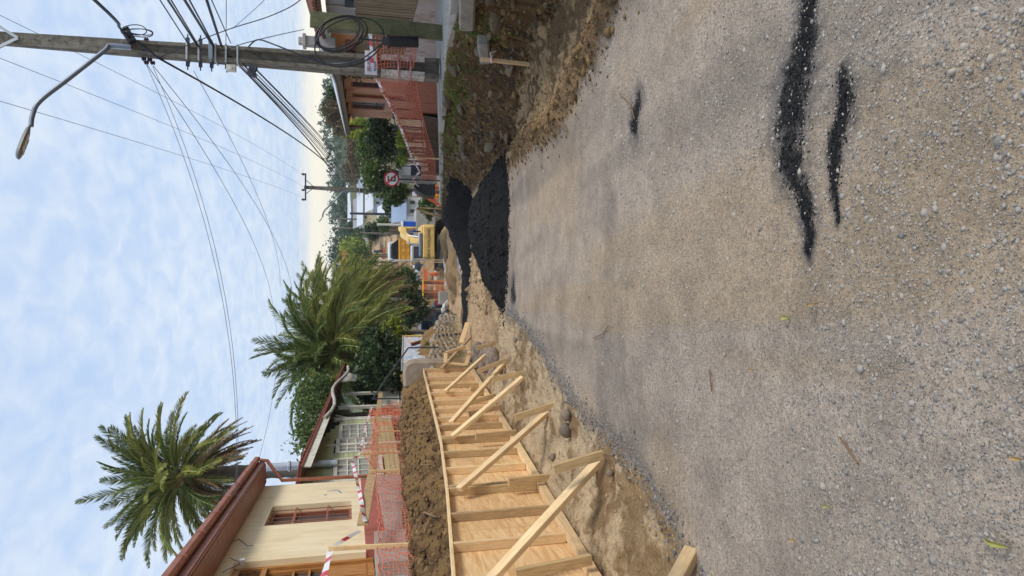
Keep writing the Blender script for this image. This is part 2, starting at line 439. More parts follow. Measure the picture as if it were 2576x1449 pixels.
def height(x, y):
    x = np.asarray(x, float); y = np.asarray(y, float)
    f = xF(y); t = xT(y); s = xS(y)
    zroad = zr(y); zl = zroad + 0.16; zb = np.minimum(ztop(y) - 0.10, 90); zb = np.where(y > 31, zt(y), zb)
    ter = zt(y); side = zs(y) - 0.04
    out = np.empty(np.broadcast(x, y).shape)
    # left to right control points at each y
    xs_ = [f - 140, f - 30, f - 1.35, f - 0.85, f - 0.12, f - 0.02, f + 0.7, t - 0.25, t, s - 0.12, s, s + 2.75, s + 3.5, s + 40, s + 200]
    zz = [ter + 6, ter + 1.0, ter, ter - 0.02, zb, zl, zroad + 0.05, zroad, zroad + 0.04, side - 0.25, side, side + 0.05, side + 0.45, side + 2.5, side + 12]
    out = np.zeros_like(x + y)
    done = np.zeros(out.shape, bool)
    out[:] = zz[0]
    for i in range(len(xs_) - 1):
        m = (x >= xs_[i]) & (x < xs_[i + 1])
        w = np.clip((x - xs_[i]) / np.maximum(xs_[i + 1] - xs_[i], 1e-4), 0, 1)
        out = np.where(m, zz[i] + (zz[i + 1] - zz[i]) * w, out)
    out = np.where(x >= xs_[-1], zz[-1], out)
    # rough stuff
    bankR = sstep(t - 0.35, t + 0.05, x) * (1 - sstep(s - 0.1, s + 0.02, x))
    bankL = sstep(-1.25, -0.6, x - f) * (1 - sstep(-0.12, -0.04, x - f)) * (y < 30)
    berm = np.exp(-((x - (xGR(y) + 0.22)) / 0.2) ** 2) * (y > 2) * (1 - sstep(10.0, 12.0, y))
    out = out + bankR * (fbm(x * 2.4, y * 1.7, 6, 3, 0.66) * 0.62)
    out = out + bankL * (fbm(x * 2.6, y * 2.6, 6, 9, 0.70) * 0.66 + 0.02)
    out = out + berm * (0.12 + 0.16 * fbm(x * 5, y * 5, 4, 21))
    near = 1 - sstep(40, 90, y)
    road = (x > f) & (x < t)
    out = out + road * near * (fbm(x * 0.9, y * 0.9, 3, 31) * 0.05 + fbm(x * 7, y * 7, 5, 41, .6) * 0.042)
    strip = (x > f) * (1 - sstep(-.15, .1, x - xGL(y))) * (y < 20); trench = sstep(.3, .5, x - xGR(y)) * (x < t) * (y < 13)
    out = out + strip * (fbm(x * 5, y * 3.2, 6, 111, .7) * .20) + trench * (fbm(x * 4.5, y * 2.8, 6, 121, .7) * .22)
    # dug-up ground between the piles and the digger
    dug = road * sstep(24, 28, y) * (1 - sstep(90, 140, y))
    out = out + dug * (fbm(x * 0.5, y * 0.5, 5, 51, 0.55) * 0.75)
    left = (x < f - 0.8)
    out = out + left * (fbm(x * 0.6, y * 0.6, 4, 61) * 0.12)
    out = out + sstep(90, 200, y) * fbm(x * 0.02, y * 0.02, 4, 71) * 8
    return out

# limits of the grey gravel on the road, surveyed from the edges one sees
_gl = [G(a, b) for a, b in ((1760, 1449), (1725, 1370), (1620, 1190), (1560, 1130), (1480, 1050), (1400, 940), (1370, 880), (1300, 800), (1255, 770))]
_gr = [G(a, b) for a, b in ((1640, -60), (1580, 0), (1516, 156), (1450, 260), (1413, 345), (1330, 390), (1290, 420))]
_gl.sort(key=lambda q: q.y); _gr.sort(key=lambda q: q.y)
def xGL(y): return np.interp(y, [-20] + [q.y for q in _gl] + [60], [-1.9] + [q.x for q in _gl] + [-0.6])
def xGR(y): return np.interp(y, [-20] + [q.y for q in _gr] + [60], [2.6] + [q.x for q in _gr] + [2.6])

def seg_dist(X, Y, pts):
    d = np.full(X.shape, 1e9)
    for (a, wa), (b, wb) in zip(pts[:-1], pts[1:]):
        ax, ay = a; bx, by = b; vx, vy = bx - ax, by - ay
        t = np.clip(((X - ax) * vx + (Y - ay) * vy) / (vx * vx + vy * vy + 1e-9), 0, 1)
        d = np.minimum(d, np.hypot(X - ax - t * vx, Y - ay - t * vy) / (wa + (wb - wa) * t))
    return d
def gp(ix, iy, w):
    q = G(ix, iy); return ((q.x, q.y), w)
STREAKS = [
    [gp(2045, -60, .035), gp(2040, 90, .05), gp(2015, 200, .08), gp(2000, 330, .085), gp(2003, 420, .075), gp(2040, 500, .045), gp(2050, 640, .02)],
    [gp(2138, 200, .035), gp(2135, 270, .055), gp(2115, 360, .045), gp(2115, 450, .025), gp(2120, 560, .012)],
    [gp(1612, 255, .06), gp(1603, 300, .10), gp(1605, 335, .05)],
    [gp(1297, 712, .10), gp(1296, 740, .16), gp(1303, 750, .06)],
]
def ground_colour(X, Y, Z):
    gravel = np.array(srgb(170, 155, 139)); gravel2 = np.array(srgb(140, 129, 117)); sand = np.array(srgb(174, 151, 121)); dirt = np.array(srgb(182, 160, 128))
    wet = np.array(srgb(122, 98, 68)); bankc = np.array(srgb(88, 68, 44)); moss = np.array(srgb(88, 100, 44)); soil = np.array(srgb(124, 98, 64))
    soild = np.array(srgb(86, 66, 44)); tan = np.array(srgb(184, 155, 120)); blk = np.array((.016, .016, .017)); ash = np.array(srgb(112, 110, 112))
    def mixc(c, d, w): return c * (1 - w[..., None]) + d * w[..., None]
    c = np.broadcast_to(gravel, X.shape + (3,)).copy()
    n1 = fbm(X * 0.8, Y * 0.8, 5, 5); n2 = fbm(X * 3, Y * 3, 4, 15); n3 = fbm(X * 12, Y * 12, 3, 25)
    c = mixc(c, gravel2, sstep(0.0, 0.34, n1 + n2 * .6) * .8)
    c = mixc(c, sand, sstep(0.04, 0.2, fbm(X * .7 + 9, Y * .5, 4, 85)) * 0.5)
    wp_ = fbm(X * 2.2 + .12 * Y, Y * .16, 3, 95); c = mixc(c, sand * .93, sstep(.03, .2, wp_) * .6); c = mixc(c, gravel2 * .86, sstep(.05, .22, -wp_) * .55)
    peb = np.ones(X.shape)
    # dirt shoulders
    jl = xGL(Y) + n2 * 0.22 + n1 * .15
    wl_ = 1 - sstep(-0.06, 0.05, X - jl)
    dl = mixc(np.broadcast_to(dirt, c.shape), np.broadcast_to(soil, c.shape), sstep(-.05, .16, n1 + n2 * .9 + n3 * .5) * .8)
    c = mixc(c, dl, wl_); peb = peb * (1 - .8 * wl_)
    edge = np.exp(-((X - jl - .05) / .07) ** 2)
    c = mixc(c, gravel2 * .6, edge * .6 * (Y < 14))
    jr = xGR(Y) + n2 * 0.2
    wr = sstep(-0.03, 0.06, X - jr)
    dr = mixc(np.broadcast_to(srgb(156, 132, 98), c.shape), np.broadcast_to(srgb(100, 78, 52), c.shape), sstep(-.04, .15, n1 + n2 * .9 + n3 * .6))
    c = mixc(c, dr, wr); peb = peb * (1 - .7 * wr)
    bermw = np.exp(-((X - jr - .2) / .17) ** 2) * (Y < 12)
    c = mixc(c, wet * .75, bermw * .8)
    # far road: mud and clay
    farw = sstep(13.0, 16.0, Y) * (X > xF(Y))
    fc = mixc(np.broadcast_to(tan, c.shape), np.broadcast_to(srgb(120, 98, 72), c.shape), sstep(-0.05, .14, fbm(X * .5, Y * .35, 5, 33)))
    fc = mixc(fc, np.broadcast_to(srgb(196, 194, 196), c.shape), sstep(0.02, .14, fbm(X * .35 + 4, Y * .3, 4, 44)) * (Y > 29) * (Y < 60) * (X < 3.0))
    c = mixc(c, fc, farw); peb = peb * (1 - .7 * farw)
    # left bank of fresh soil and right cut
    bl = sstep(-1.6, -1.2, X - xF(Y)) * (1 - sstep(-.1, -.03, X - xF(Y)))
    lb = mixc(np.broadcast_to(soil, c.shape), np.broadcast_to(soild, c.shape), sstep(-.06, .12, n1 * .5 + n2))
    lb = mixc(lb, np.broadcast_to(srgb(150, 120, 76), c.shape), sstep(13, 15, Y) * sstep(-.1, .2, n2) * .8)
    ter = (X < xF(Y) - .05).astype(float)
    tc_ = mixc(np.broadcast_to(srgb(120, 104, 78), c.shape), np.broadcast_to(srgb(78, 90, 48), c.shape), sstep(0, .2, n1))
    c = mixc(c, tc_, ter); c = mixc(c, lb, bl * ter); peb = peb * (1 - .9 * ter)
    br = sstep(-.2, .05, X - xT(Y)) * (1 - sstep(-.06, .1, X - xS(Y)))
    rb = mixc(np.broadcast_to(bankc, c.shape), np.broadcast_to(srgb(128, 100, 64), c.shape), sstep(-.05, .15, n2 + n1 * .5))
    rb = mixc(rb, np.broadcast_to(srgb(60, 48, 38), c.shape), sstep(.02, .2, n3 + n2))
    rb = mixc(rb, np.broadcast_to(moss, c.shape), sstep(.1, .45, (Z - zr(Y)) / np.maximum(zs(Y) - zr(Y), .3) - .62 + n2 * 1.2) * .8)
    c = mixc(c, rb, br); peb = peb * (1 - .8 * br)
    rt = sstep(0, .3, X - xS(Y))
    gr = mixc(np.broadcast_to(srgb(126, 112, 90), c.shape), np.broadcast_to(srgb(86, 98, 54), c.shape), sstep(.0, .2, n1))
    c = mixc(c, gr, rt); peb = peb * (1 - rt)
    # far hillside
    hw = sstep(110, 170, Y)
    hc = mixc(np.broadcast_to(srgb(104, 104, 72), c.shape), np.broadcast_to(srgb(64, 82, 50), c.shape), sstep(-.08, .08, fbm(X * .03, Y * .03, 5, 91)))
    onroad = (X > xF(Y)) & (X < xT(Y)) & (Y < 190)
    c = mixc(c, hc, hw * (~onroad))
    # spilt black sand
    for st in STREAKS:
        d = seg_dist(X, Y, st) / 1.12 + n2 * .9 + n3 * 1.1 + fbm(X * 30, Y * 30, 2, 27) * 1.5
        c = mixc(c, ash * .5, (1 - sstep(.7, 2.8, d)) * .8); k = 1 - sstep(.55, 1.15, d)
        c = mixc(c, np.broadcast_to(blk, c.shape), k * .95); peb = peb * (1 - .75 * k)
    return c, peb

def terrain_piece(name, u, ys, xfun, label, cat):
    """u: parameter columns; xfun(u, y) -> x"""
    U, Y = np.meshgrid(u, ys); X = xfun(U, Y); Z = height(X, Y)
    # overhang and crumble on the steep cut faces
    ny, nx = X.shape
    v = np.stack([X, Y, Z], -1).reshape(-1, 3)
    idx = np.arange(ny * nx).reshape(ny, nx)
    f = np.stack([idx[:-1, :-1], idx[:-1, 1:], idx[1:, 1:], idx[1:, :-1]], -1).reshape(-1, 4)
    me = np_mesh(name, v, f, smooth=True)
    c, peb = ground_colour(X, Y, Z)
    a = me.attributes.new('Col', 'FLOAT_COLOR', 'POINT'); rgba = np.ones((ny * nx, 4), np.float32); rgba[:, :3] = np.clip(c, 0, 1).reshape(-1, 3); a.data.foreach_set('color', rgba.ravel())
    b = me.attributes.new('Peb', 'FLOAT', 'POINT'); b.data.foreach_set('value', peb.reshape(-1).astype(np.float32))
    o = new_obj(name, me, None, EARTH); tag(o, label, cat, kind='structure'); return o

def spaced(*seg):
    out = []
    for a, b, d in seg: out += list(np.arange(a, b, d))
    out.append(seg[-1][1]); return np.array(out)
ys_near = spaced((-8, 1.2, .4), (1.2, 6.0, .022), (6.0, 12, .04), (12, 22, .07), (22, 40, .16), (40, 70, .4), (70, 150, 1.6), (150, 400, 6), (400, 1600, 60))
ys_bank = spaced((-8, 3, .5), (3, 14, .045), (14, 24, .08), (24, 40, .2), (40, 70, .6), (70, 150, 3), (150, 400, 10), (400, 1600, 80))
terrain_piece('road', np.linspace(0, 1, 240), ys_near, lambda u, y: xF(y) - .04 + u * (xT(y) - xF(y) + .09), 'gravel and dirt road under repair running downhill', 'road')
uL = np.concatenate([-140 + np.linspace(0, 110, 12)[:-1], -30 + np.linspace(0, 28, 24)[:-1], spaced((-2.0, -0.02, .036))])
terrain_piece('ground_left', uL, ys_bank, lambda u, y: xF(y) + u, 'fresh brown soil bank and house terrace behind the formwork', 'ground')
uR = np.concatenate([np.linspace(0, 1, 46), 1 + np.array([.05, .3, .7, 1.2, 1.6, 2.2, 3, 4, 6, 9, 14, 22, 40, 80, 140, 200])])
terrain_piece('ground_right', uR, ys_bank, lambda u, y: np.where(u <= 1, xT(y) + u * (xS(y) - xT(y)), xS(y) + (u - 1)), 'brown cut bank with moss below the raised pavement', 'ground')

def gz(x, y): return float(height(np.array([x]), np.array([y]))[0])
_TT = np.geomspace(0.8, 300, 6000)
def on_ground(ix, iy):
    d = ray(ix, iy); q = np.array(EYE)[None, :] + np.array(d)[None, :] * _TT[:, None]
    k = np.argmax(q[:, 2] < height(q[:, 0], q[:, 1]))
    return Vector(q[k])

# pavement slab of the right-hand side
def pavement():
    ys = [5.0 + 1.5 * i for i in range(29)]
    for i in range(len(ys) - 1):
        a, b = ys[i], ys[i + 1] - 0.012
        if a > 46: break
        m = MB(); q = []
        for yy in (a, b):
            x0 = float(xS(yy)) - .04; zz = float(zs(yy))
            q.append([(x0, yy, zz - .13), (x0, yy, zz), (x0 + 2.7, yy, zz + .09), (x0 + 2.7, yy, zz - .1)])
        # broken front edge on some slabs
        j = rnd.uniform(-.10, .08); q[0][1] = (q[0][1][0] + rnd.uniform(-.04, .08), q[0][1][1], q[0][1][2]); q[1][1] = (q[1][1][0] + rnd.uniform(-.04, .08), q[1][1][1], q[1][1][2] - rnd.uniform(0, .03))
        for row in q: row[0] = (row[0][0] + j, row[0][1], row[0][2]); row[1] = (row[1][0] + j, row[1][1], row[1][2])
        m.add(q[0] + q[1], [(0, 1, 2, 3), (4, 7, 6, 5), (0, 4, 5, 1), (1, 5, 6, 2), (2, 6, 7, 3), (3, 7, 4, 0)])
        m.build('pavement_slab', CONCRETE, PAVE, bevel=.012)
PAVE = empty('pavement', (3.9, 9, 0.2), 'raised grey concrete pavement along the cut bank', None); PAVE['kind'] = 'structure'
pavement()
# ------------------------------------------------------------------ shuttering for the new retaining wall
def fz_top(y): return float(np.interp(y, [3, 5.7, 8, 10.3, 17.9], [1.06, .765, .497, .28, -.23]))
def fz_bot(y): return float(np.interp(y, [3, 5.7, 8, 10.3, 17.7], [-.15, -.41, -.61, -.82, -1.46]))
def fx(y): return float(xF(y)) + .02
def fy_of(off):                       # stud picked off by its sideways offset
    y = 6.0
    for k in range(30):
        depth = abs(fx(y)) * 2609.0 / off; z = (fz_top(y) + fz_bot(y)) / 2
        y = (depth - (EYE.z - z) * sp) / cp
    return y
stud_y = [fy_of(o) for o in (970, 860, 762, 690, 630, 576, 530, 499, 466, 436, 405, 375, 347, 314)]
J1, J2, JE = stud_y[2], stud_y[5], fy_of(314) + .05
panels = [(3.3, J1 - .015, [3.35, 4.1, 4.85] + stud_y[0:2] + [J1 - .05], 'nearest plywood formwork panel with knotted sheet beside the cream house'),
          (J1 + .015, J2 - .015, [J1 + .05] + stud_y[3:5] + [J2 - .05], 'short middle plywood formwork panel between the two joints'),
          (J2 + .015, JE, [J2 + .05] + stud_y[6:], 'long stepped plywood formwork panel ending at the grey concrete stub')]
for (a, b, studs, lab) in panels:
    e = empty('formwork', (fx(a), a, fz_bot(a)), lab, 'formwork', 'plywood formwork panels along the soil bank')
    n = max(1, round((b - a) / 1.25)); cuts = np.linspace(a, b, n + 1)
    for i in range(n):
        m = MB(); y0, y1 = cuts[i] + .002, cuts[i + 1] - .002
        t = .018
        q = []
        for yy in (y0, y1):
            x = fx(yy); q += [(x - t, yy, fz_bot(yy)), (x, yy, fz_bot(yy)), (x, yy, fz_top(yy)), (x - t, yy, fz_top(yy))]
        m.add(q, [(0, 1, 2, 3), (4, 7, 6, 5), (0, 4, 5, 1), (1, 5, 6, 2), (2, 6, 7, 3), (3, 7, 4, 0)])
        m.build('plywood_sheet', PLY, e)
    # plates
    for fz, dz in ((fz_top, .0), (fz_bot, .0)):
        nn = 3 if b - a > 5 else 1
        c2 = np.linspace(a, b, nn + 1)
        for i in range(nn):
            y0, y1 = c2[i], c2[i + 1]
            z0 = fz(y0) + (.014 if fz is fz_top else .045); z1 = fz(y1) + (.014 if fz is fz_top else .045)
            xo = .038 if fz is fz_top else .055
            board('top_plate' if fz is fz_top else 'bottom_plate', (fx(y0) + xo, y0, z0), (fx(y1) + xo, y1, z1), .105 if fz is fz_top else .07, .028 if fz is fz_top else .09, PINE, e)
    for s in studs:
        x = fx(s) + .047
        board('stud', (x, s, fz_bot(s) + .1), (x + rnd.uniform(-.004, .004), s + rnd.uniform(-.02, .02), fz_top(s) - .004), .09 if s in (J1 - .05, J2 - .05) else .088, .045, PINE_OLD if rnd.random() < .3 else PINE, e, up=(0, 1, 0))

def brace_set(name, lab, top, foot, w=.05, h=.10):
    o = board(name, top, foot, w, h, PINE_OLD if rnd.random() < .75 else PINE, None, up=(0, 1, .3))
    tag(o, lab, 'timber', 'diagonal timber props holding the formwork'); return o
def on_form(ix, iy, out=.12):
    # on the plane of the formwork, pulled out by the stud depth
    return on_plane(ix, iy, (fx(5.7) + out, 5.7, 0), (-1, (fx(17.9) - fx(5.7)) / 12.2, 0))
def ground_hit(ix, iy):
    return on_ground(ix, iy)
braces = [
    (V(fx(3.4) + .12, 3.35, .42), ground_hit(1744, 1381), 'thick timber prop leaning on the formwork nearest to the loose gravel edge'),
    (on_form(1235, 1458), ground_hit(1506, 1160), 'long timber prop running across the nearest formwork panel'),
    (on_form(1155, 1231), ground_hit(1376, 1038), 'timber prop from the first panel joint to a stake by two round stones'),
    (on_form(1138, 1098), ground_hit(1315, 949), 'timber prop from the second panel joint'),
    (on_form(1135, 1063), ground_hit(1269, 913), 'timber prop with its foot beside the rock heap'),
    (on_form(1121, 984), ground_hit(1242, 874), 'timber prop crossing above the rock heap'),
    (on_form(1111, 927), ground_hit(1190, 850) + V(0, 0, .1), 'timber prop at the far end of the formwork by the concrete stub'),
]
for t, f, lab in braces: brace_set('timber_prop', lab, t, f)
def stake(name, ix0, iy0, ix1, iy1, lab, w=.05, h=.075, y=None, mat_=None, group='short timber stakes driven in at the prop feet'):
    b = ground_hit(ix1, iy1) if y is None else P(ix1, iy1, y)
    t = P(ix0, iy0, b.y + .02)
    o = board(name, b - V(0, 0, .06), t, w, h, mat_ or PINE_OLD, None, up=(1, 0, 0)); tag(o, lab, 'stake', group); return o
stake('timber_stake', 1392, 1181, 1514, 1140, 'timber stake at the foot of the long prop on the nearest panel')
stake('timber_stake', 1295, 1051, 1392, 1017, 'timber stake beside the two round brown stones')
stake('timber_stake', 1239, 954, 1316, 938, 'timber stake at the prop foot just past the two round stones')
stake('timber_stake', 1201, 935, 1272, 903, 'timber stake standing in front of the rock heap')
stake('timber_stake', 1199, 876, 1246, 860, 'timber stake beyond the rock heap at the last prop foot')
for (a, b, c, d, y, lab) in ((1279, 1213, 1380, 1201, J1 - .02, 'dark stained cleat at the foot of the first panel joint'),
                        (1296, 1445, 1487, 1407, 5.9, 'mud-stained cleat at the foot of the nearest panel'),
                        (1196, 1099, 1299, 1088, J2 - .02, 'short cleat at the foot of the second panel joint'),
                        (1180, 1042, 1263, 1022, 12.2, 'cleat set against the stepped panel below the crossing props'),
                        (1183, 1014, 1247, 994, 13.6, 'cleat set against the stepped panel near the rocks'),
                        (1183, 978, 1217, 985, 15.2, 'thin cleat leaning on the stepped panel behind the rocks')):
    t = on_form(a, b, .16); q = P(c, d, t.y + .05)
    o = board('formwork_cleat', q, t, .05, .085, PINE_OLD, None, up=(1, 0, 0)); tag(o, lab, 'stake', 'cleats nailed along the formwork foot')
# loose board and offcut frame at the far end
e = empty('offcut_frame', P(1160, 905, 17.2), 'open box of offcut boards at the far formwork end above the rocks', 'timber')
for a, b in (((1122, 888), (1172, 872)), ((1172, 872), (1182, 888)), ((1120, 912), (1172, 918)), ((1182, 888), (1172, 918)), ((1122, 888), (1120, 912))):
    board('frame_board', P(*a, 17.3), P(*b, 17.2), .022, .09, PINE, e)
o = board('leaning_plank', P(1160, 862, 19.6), P(1176, 812, 21.5), .03, .14, PINE, None); tag(o, 'plank lying on the clay by the stone wall', 'plank')
o = board('thin_lath', P(1106, 836, 22.0), P(1187, 838, 22.0), .02, .035, PINE_OLD, None); tag(o, 'thin upright lath in front of the stone wall', 'stake')

# ------------------------------------------------------------------ stones
def rock_mesh(seed, sub=2, rough=.22, flat=1.0):
    bm = bmesh.new(); bmesh.ops.create_icosphere(bm, subdivisions=sub, radius=1.0)
    r = np.random.default_rng(seed); dirs = r.normal(size=(9, 3)); dirs /= np.linalg.norm(dirs, axis=1)[:, None]; amp = r.uniform(-.3, .3, 9) * rough * 2.2
    cut = r.normal(size=(6, 3)); cut /= np.linalg.norm(cut, axis=1)[:, None]; lim = r.uniform(.72, .95, 6)
    for v in bm.verts:
        p = np.array(v.co); d = p / np.linalg.norm(p)
        s = 1 + sum(a * max(0, d @ k) ** 2 for a, k in zip(amp, dirs)) + r.uniform(-.03, .03)
        q = d * s
        for k, L in zip(cut, lim):
            t = q @ k
            if t > L: q = q - k * (t - L) * .85
        v.co = Vector((q[0], q[1], q[2] * flat))
    me = bpy.data.meshes.new('stone'); bm.to_mesh(me); bm.free()
    me.polygons.foreach_set('use_smooth', [True] * len(me.polygons)); return me
ROCKS = [rock_mesh(s) for s in range(8)]
FLATS = [rock_mesh(s + 50, 2, .3, .55) for s in range(8)]
for me in ROCKS + FLATS: me.materials.append(ROCK)
def rock(name, me, loc, s, parent=None, rz=None, tilt=.4, ani=(1, 1, 1), mat_=None):
    rz = rnd.uniform(0, 6.28) if rz is None else rz
    M = Matrix.Translation(loc) @ Matrix.Rotation(rz, 4, 'Z') @ Matrix.Rotation(rnd.uniform(-tilt, tilt), 4, 'X') @ Matrix.Diagonal((s * ani[0], s * ani[1], s * ani[2], 1))
    o = place(name, me, M, parent)
    return o
heap = [(1232, 905, .20), (1238, 882, .20), (1225, 890, .17), (1216, 900, .16), (1205, 908, .16), (1212, 884, .16), (1222, 912, .15), (1240, 915, .17), (1198, 893, .17),
        (1206, 876, .17), (1194, 882, .14), (1245, 896, .19), (1226, 876, .15), (1218, 923, .14), (1232, 925, .15), (1250, 905, .13), (1190, 898, .15), (1202, 918, .13), (1242, 938, .13), (1258, 928, .10)]
for i, (a, b, s) in enumerate(heap):
    q = on_ground(a + 4, b); q = q + V(0, 0, s * .4)
    tag(rock('rock', ROCKS[i % 8], q, s, None, None, .5, (1.1, .95, .85)), 'brown boulder in the heap at the foot of the far formwork', 'rock', 'boulders heaped by the formwork')
for (a, b, s, lab) in ((1432, 1083, .08, 'larger of two round brown stones on the clay beside a stake'), (1430, 1044, .065, 'smaller of two round brown stones on the clay beside a stake'),
                       (1300, 855, .045, 'lone tan stone on the clay at the gravel edge'), (1395, 1150, .045, 'rounded stone half sunk in clay under the long prop'),
                       (1540, 1190, .035, 'grey cobble on the clay beside the long prop')):
    q = on_ground(a, b); tag(rock('rock', ROCKS[int(a) % 8], q + V(0, 0, s * .45), s, None, None, .3, (1.15, .95, .85)), lab, 'rock')

# dry-stone wall under the painted wall: every stone its own piece
SW = empty('stone_wall', (-1.8, 21, -2), 'rough stone retaining wall below the painted wall', 'wall')
m = MB(); N = 14
def sw_x(y): return float(np.interp(y, [18.6, 20.6, 26, 30], [-2.15, -1.9, -1.3, -1.05]))
def sw_top(y): return float(np.interp(y, [18.6, 20.6, 26.5, 30], [-.55, -.80, -1.75, -2.35]))
ysw = np.linspace(18.7, 29.5, N)
for i in range(N - 1):
    a, b = ysw[i], ysw[i + 1]
    q = []
    for yy in (a, b):
        x = sw_x(yy) - .12; q += [(x - .5, yy, float(zr(yy)) - .1), (x, yy, float(zr(yy)) - .1), (x - .06, yy, sw_top(yy)), (x - .5, yy, sw_top(yy))]
    m.add(q, [(0, 1, 2, 3), (4, 7, 6, 5), (0, 4, 5, 1), (1, 5, 6, 2), (2, 6, 7, 3), (3, 7, 4, 0)])
m.build('earth_core', mat('wall_earth', srgb(104, 84, 60), srgb(140, 116, 86), 4, .95, .5, 18), SW)
WALLSTONE = mat('wall_stone', (.17, .14, .105), (.33, .28, .215), 5, .95, .4, 20, rand=.35, dirt=(.30, .25, .18, .7), dscale=3)
wsm = []
for me in FLATS:
    c = me.copy(); c.materials.clear(); c.materials.append(WALLSTONE); c.polygons.foreach_set('use_smooth', [False] * len(c.polygons)); wsm.append(c)
cnt = 0
yy = 18.8
while yy < 29.3 and cnt < 300:
    zb_ = float(zr(yy)) + .12; zt_ = sw_top(yy) + .05; z = zb_ + rnd.uniform(0, .06)
    wdt = rnd.uniform(.26, .46)
    while z < zt_:
        h = rnd.uniform(.12, .2)
        rock('stone', wsm[cnt % 8], (sw_x(yy) - .10 - .06 * (z - zb_), yy + rnd.uniform(-.1, .1), z + h / 2), 1.0, SW, rnd.uniform(-.15, .15) + math.pi / 2, .15, (.55 * wdt * rnd.uniform(.8, 1.1), .15, h * 1.0))
        z += h * .88; cnt += 1
    yy += wdt * .86

# stones standing out of the right-hand cut, old kerb blocks on its rim
RB = empty('bank_masonry', (3.5, 10, -.5), 'old rubble foundation stones showing in the cut bank under the pavement', 'wall')
BANKSTONE = mat('bank_stone', (.11, .085, .055), (.20, .155, .105), 7, .95, .5, 22, rand=.35, dirt=(.10, .095, .04, .85), dscale=5)
bsm = []
for me in ROCKS + FLATS:
    c = me.copy(); c.materials.clear(); c.materials.append(BANKSTONE); c.polygons.foreach_set('use_smooth', [False] * len(c.polygons)); bsm.append(c)
for i in range(170):
    y = 6.5 + 20 * rnd.random() ** 1.25; u = rnd.random() ** .8
    x = float(xT(y)) + u * (float(xS(y)) - float(xT(y))) - .02
    s = rnd.uniform(.035, .095) if rnd.random() < .8 else rnd.uniform(.1, .16)
    rock('stone', bsm[i % 16], (x + .01, y, gz(x, y) - .01), s, RB, None, 1.0, (1.35, .85, .75))
for (a, b, c, d, w, lab) in ((1190, 30, 1200, 130, .22, 'tilted grey kerb block on the bank rim'), (1215, 100, 1255, 165, .18, 'second kerb block slipping down the bank below the first')):
    p0 = P(a, b, 8.6); p1 = P(c, d, 9.3); p0.x = max(p0.x, 3.3); p1.x = max(3.2, p1.x)
    p0 = V(3.78, 8.6, float(zs(8.6)) - .2) if a == 1190 else V(3.66, 10.0, float(zs(10)) - .52)
    p1 = V(3.74, 9.7, float(zs(9.7)) - .26) if a == 1190 else V(3.62, 10.7, float(zs(10.7)) - .62)
    mm = MB().bar(p0, p1, .26, w); o = mm.build('kerb_block', mat('old_kerb', (.20, .18, .15), (.34, .32, .28), 5, .95, .4, 20, dirt=(.10, .11, .05, .8), dscale=4), None, bevel=.03); tag(o, lab, 'kerb')

# ------------------------------------------------------------------ heaps of black sand
PILE_H = []
def pile(name, outline, cx, cy, hgt, label, seed, pk):
    """heap over an ellipse-like footprint; pk = skew of the summit"""
    n = 90; g = np.linspace(-1.15, 1.15, n); U, W = np.meshgrid(g, g)
    rx, ry = outline
    X = cx + U * rx; Y = cy + W * ry
    uu = U - pk * (1 - np.abs(U))
    r = np.sqrt(uu ** 2 + W ** 2) + fbm(X * 1.6, Y * 1.6, 4, seed) * .10
    H = hgt * np.clip(.5 * (1 - r) + .5 * (1 - r * r), 0, 2); H = H * (1 - .12 * np.exp(-(r / .12) ** 2))
    H = H + (r < 1.0) * fbm(X * 4, Y * 4, 5, seed + 3, .6) * .09 + (r < 1) * fbm(X * 14, Y * 14, 3, seed + 8) * .035
    keep = r < 1.03
    Z = height(X, Y) + H - .012 * (r > .98)
    PILE_H.append((X, Y, Z, r))
    idx = np.arange(n * n).reshape(n, n)
    f = np.stack([idx[:-1, :-1], idx[:-1, 1:], idx[1:, 1:], idx[1:, :-1]], -1).reshape(-1, 4)
    k = keep.reshape(-1); f = f[k[f].all(axis=1)]
    me = np_mesh(name, np.stack([X, Y, Z], -1).reshape(-1, 3) - np.array([cx, cy, float(zr(cy))]), f, True)
    bm = bmesh.new(); bm.from_mesh(me); bmesh.ops.delete(bm, geom=[v for v in bm.verts if not v.link_faces], context='VERTS'); bm.to_mesh(me); bm.free()
    o = new_obj(name, me, None, BLACKSAND); o.location = (cx, cy, float(zr(cy))); tag(o, label, 'sand pile', 'black sand heaps across the road'); return o
pile('sand_pile', (1.52, .85), 1.08, 13.3, .76, 'nearer rounded heap of black sand on the gravel', 101, .10)
pile('sand_pile', (1.85, 1.0), 1.85, 22.6, 1.05, 'farther pointed heap of black sand behind the rounded one', 131, .45)
pile('sand_pile', (1.7, .5), -.35, 23.6, .22, 'thin tail of black sand towards the stone wall', 151, .3)
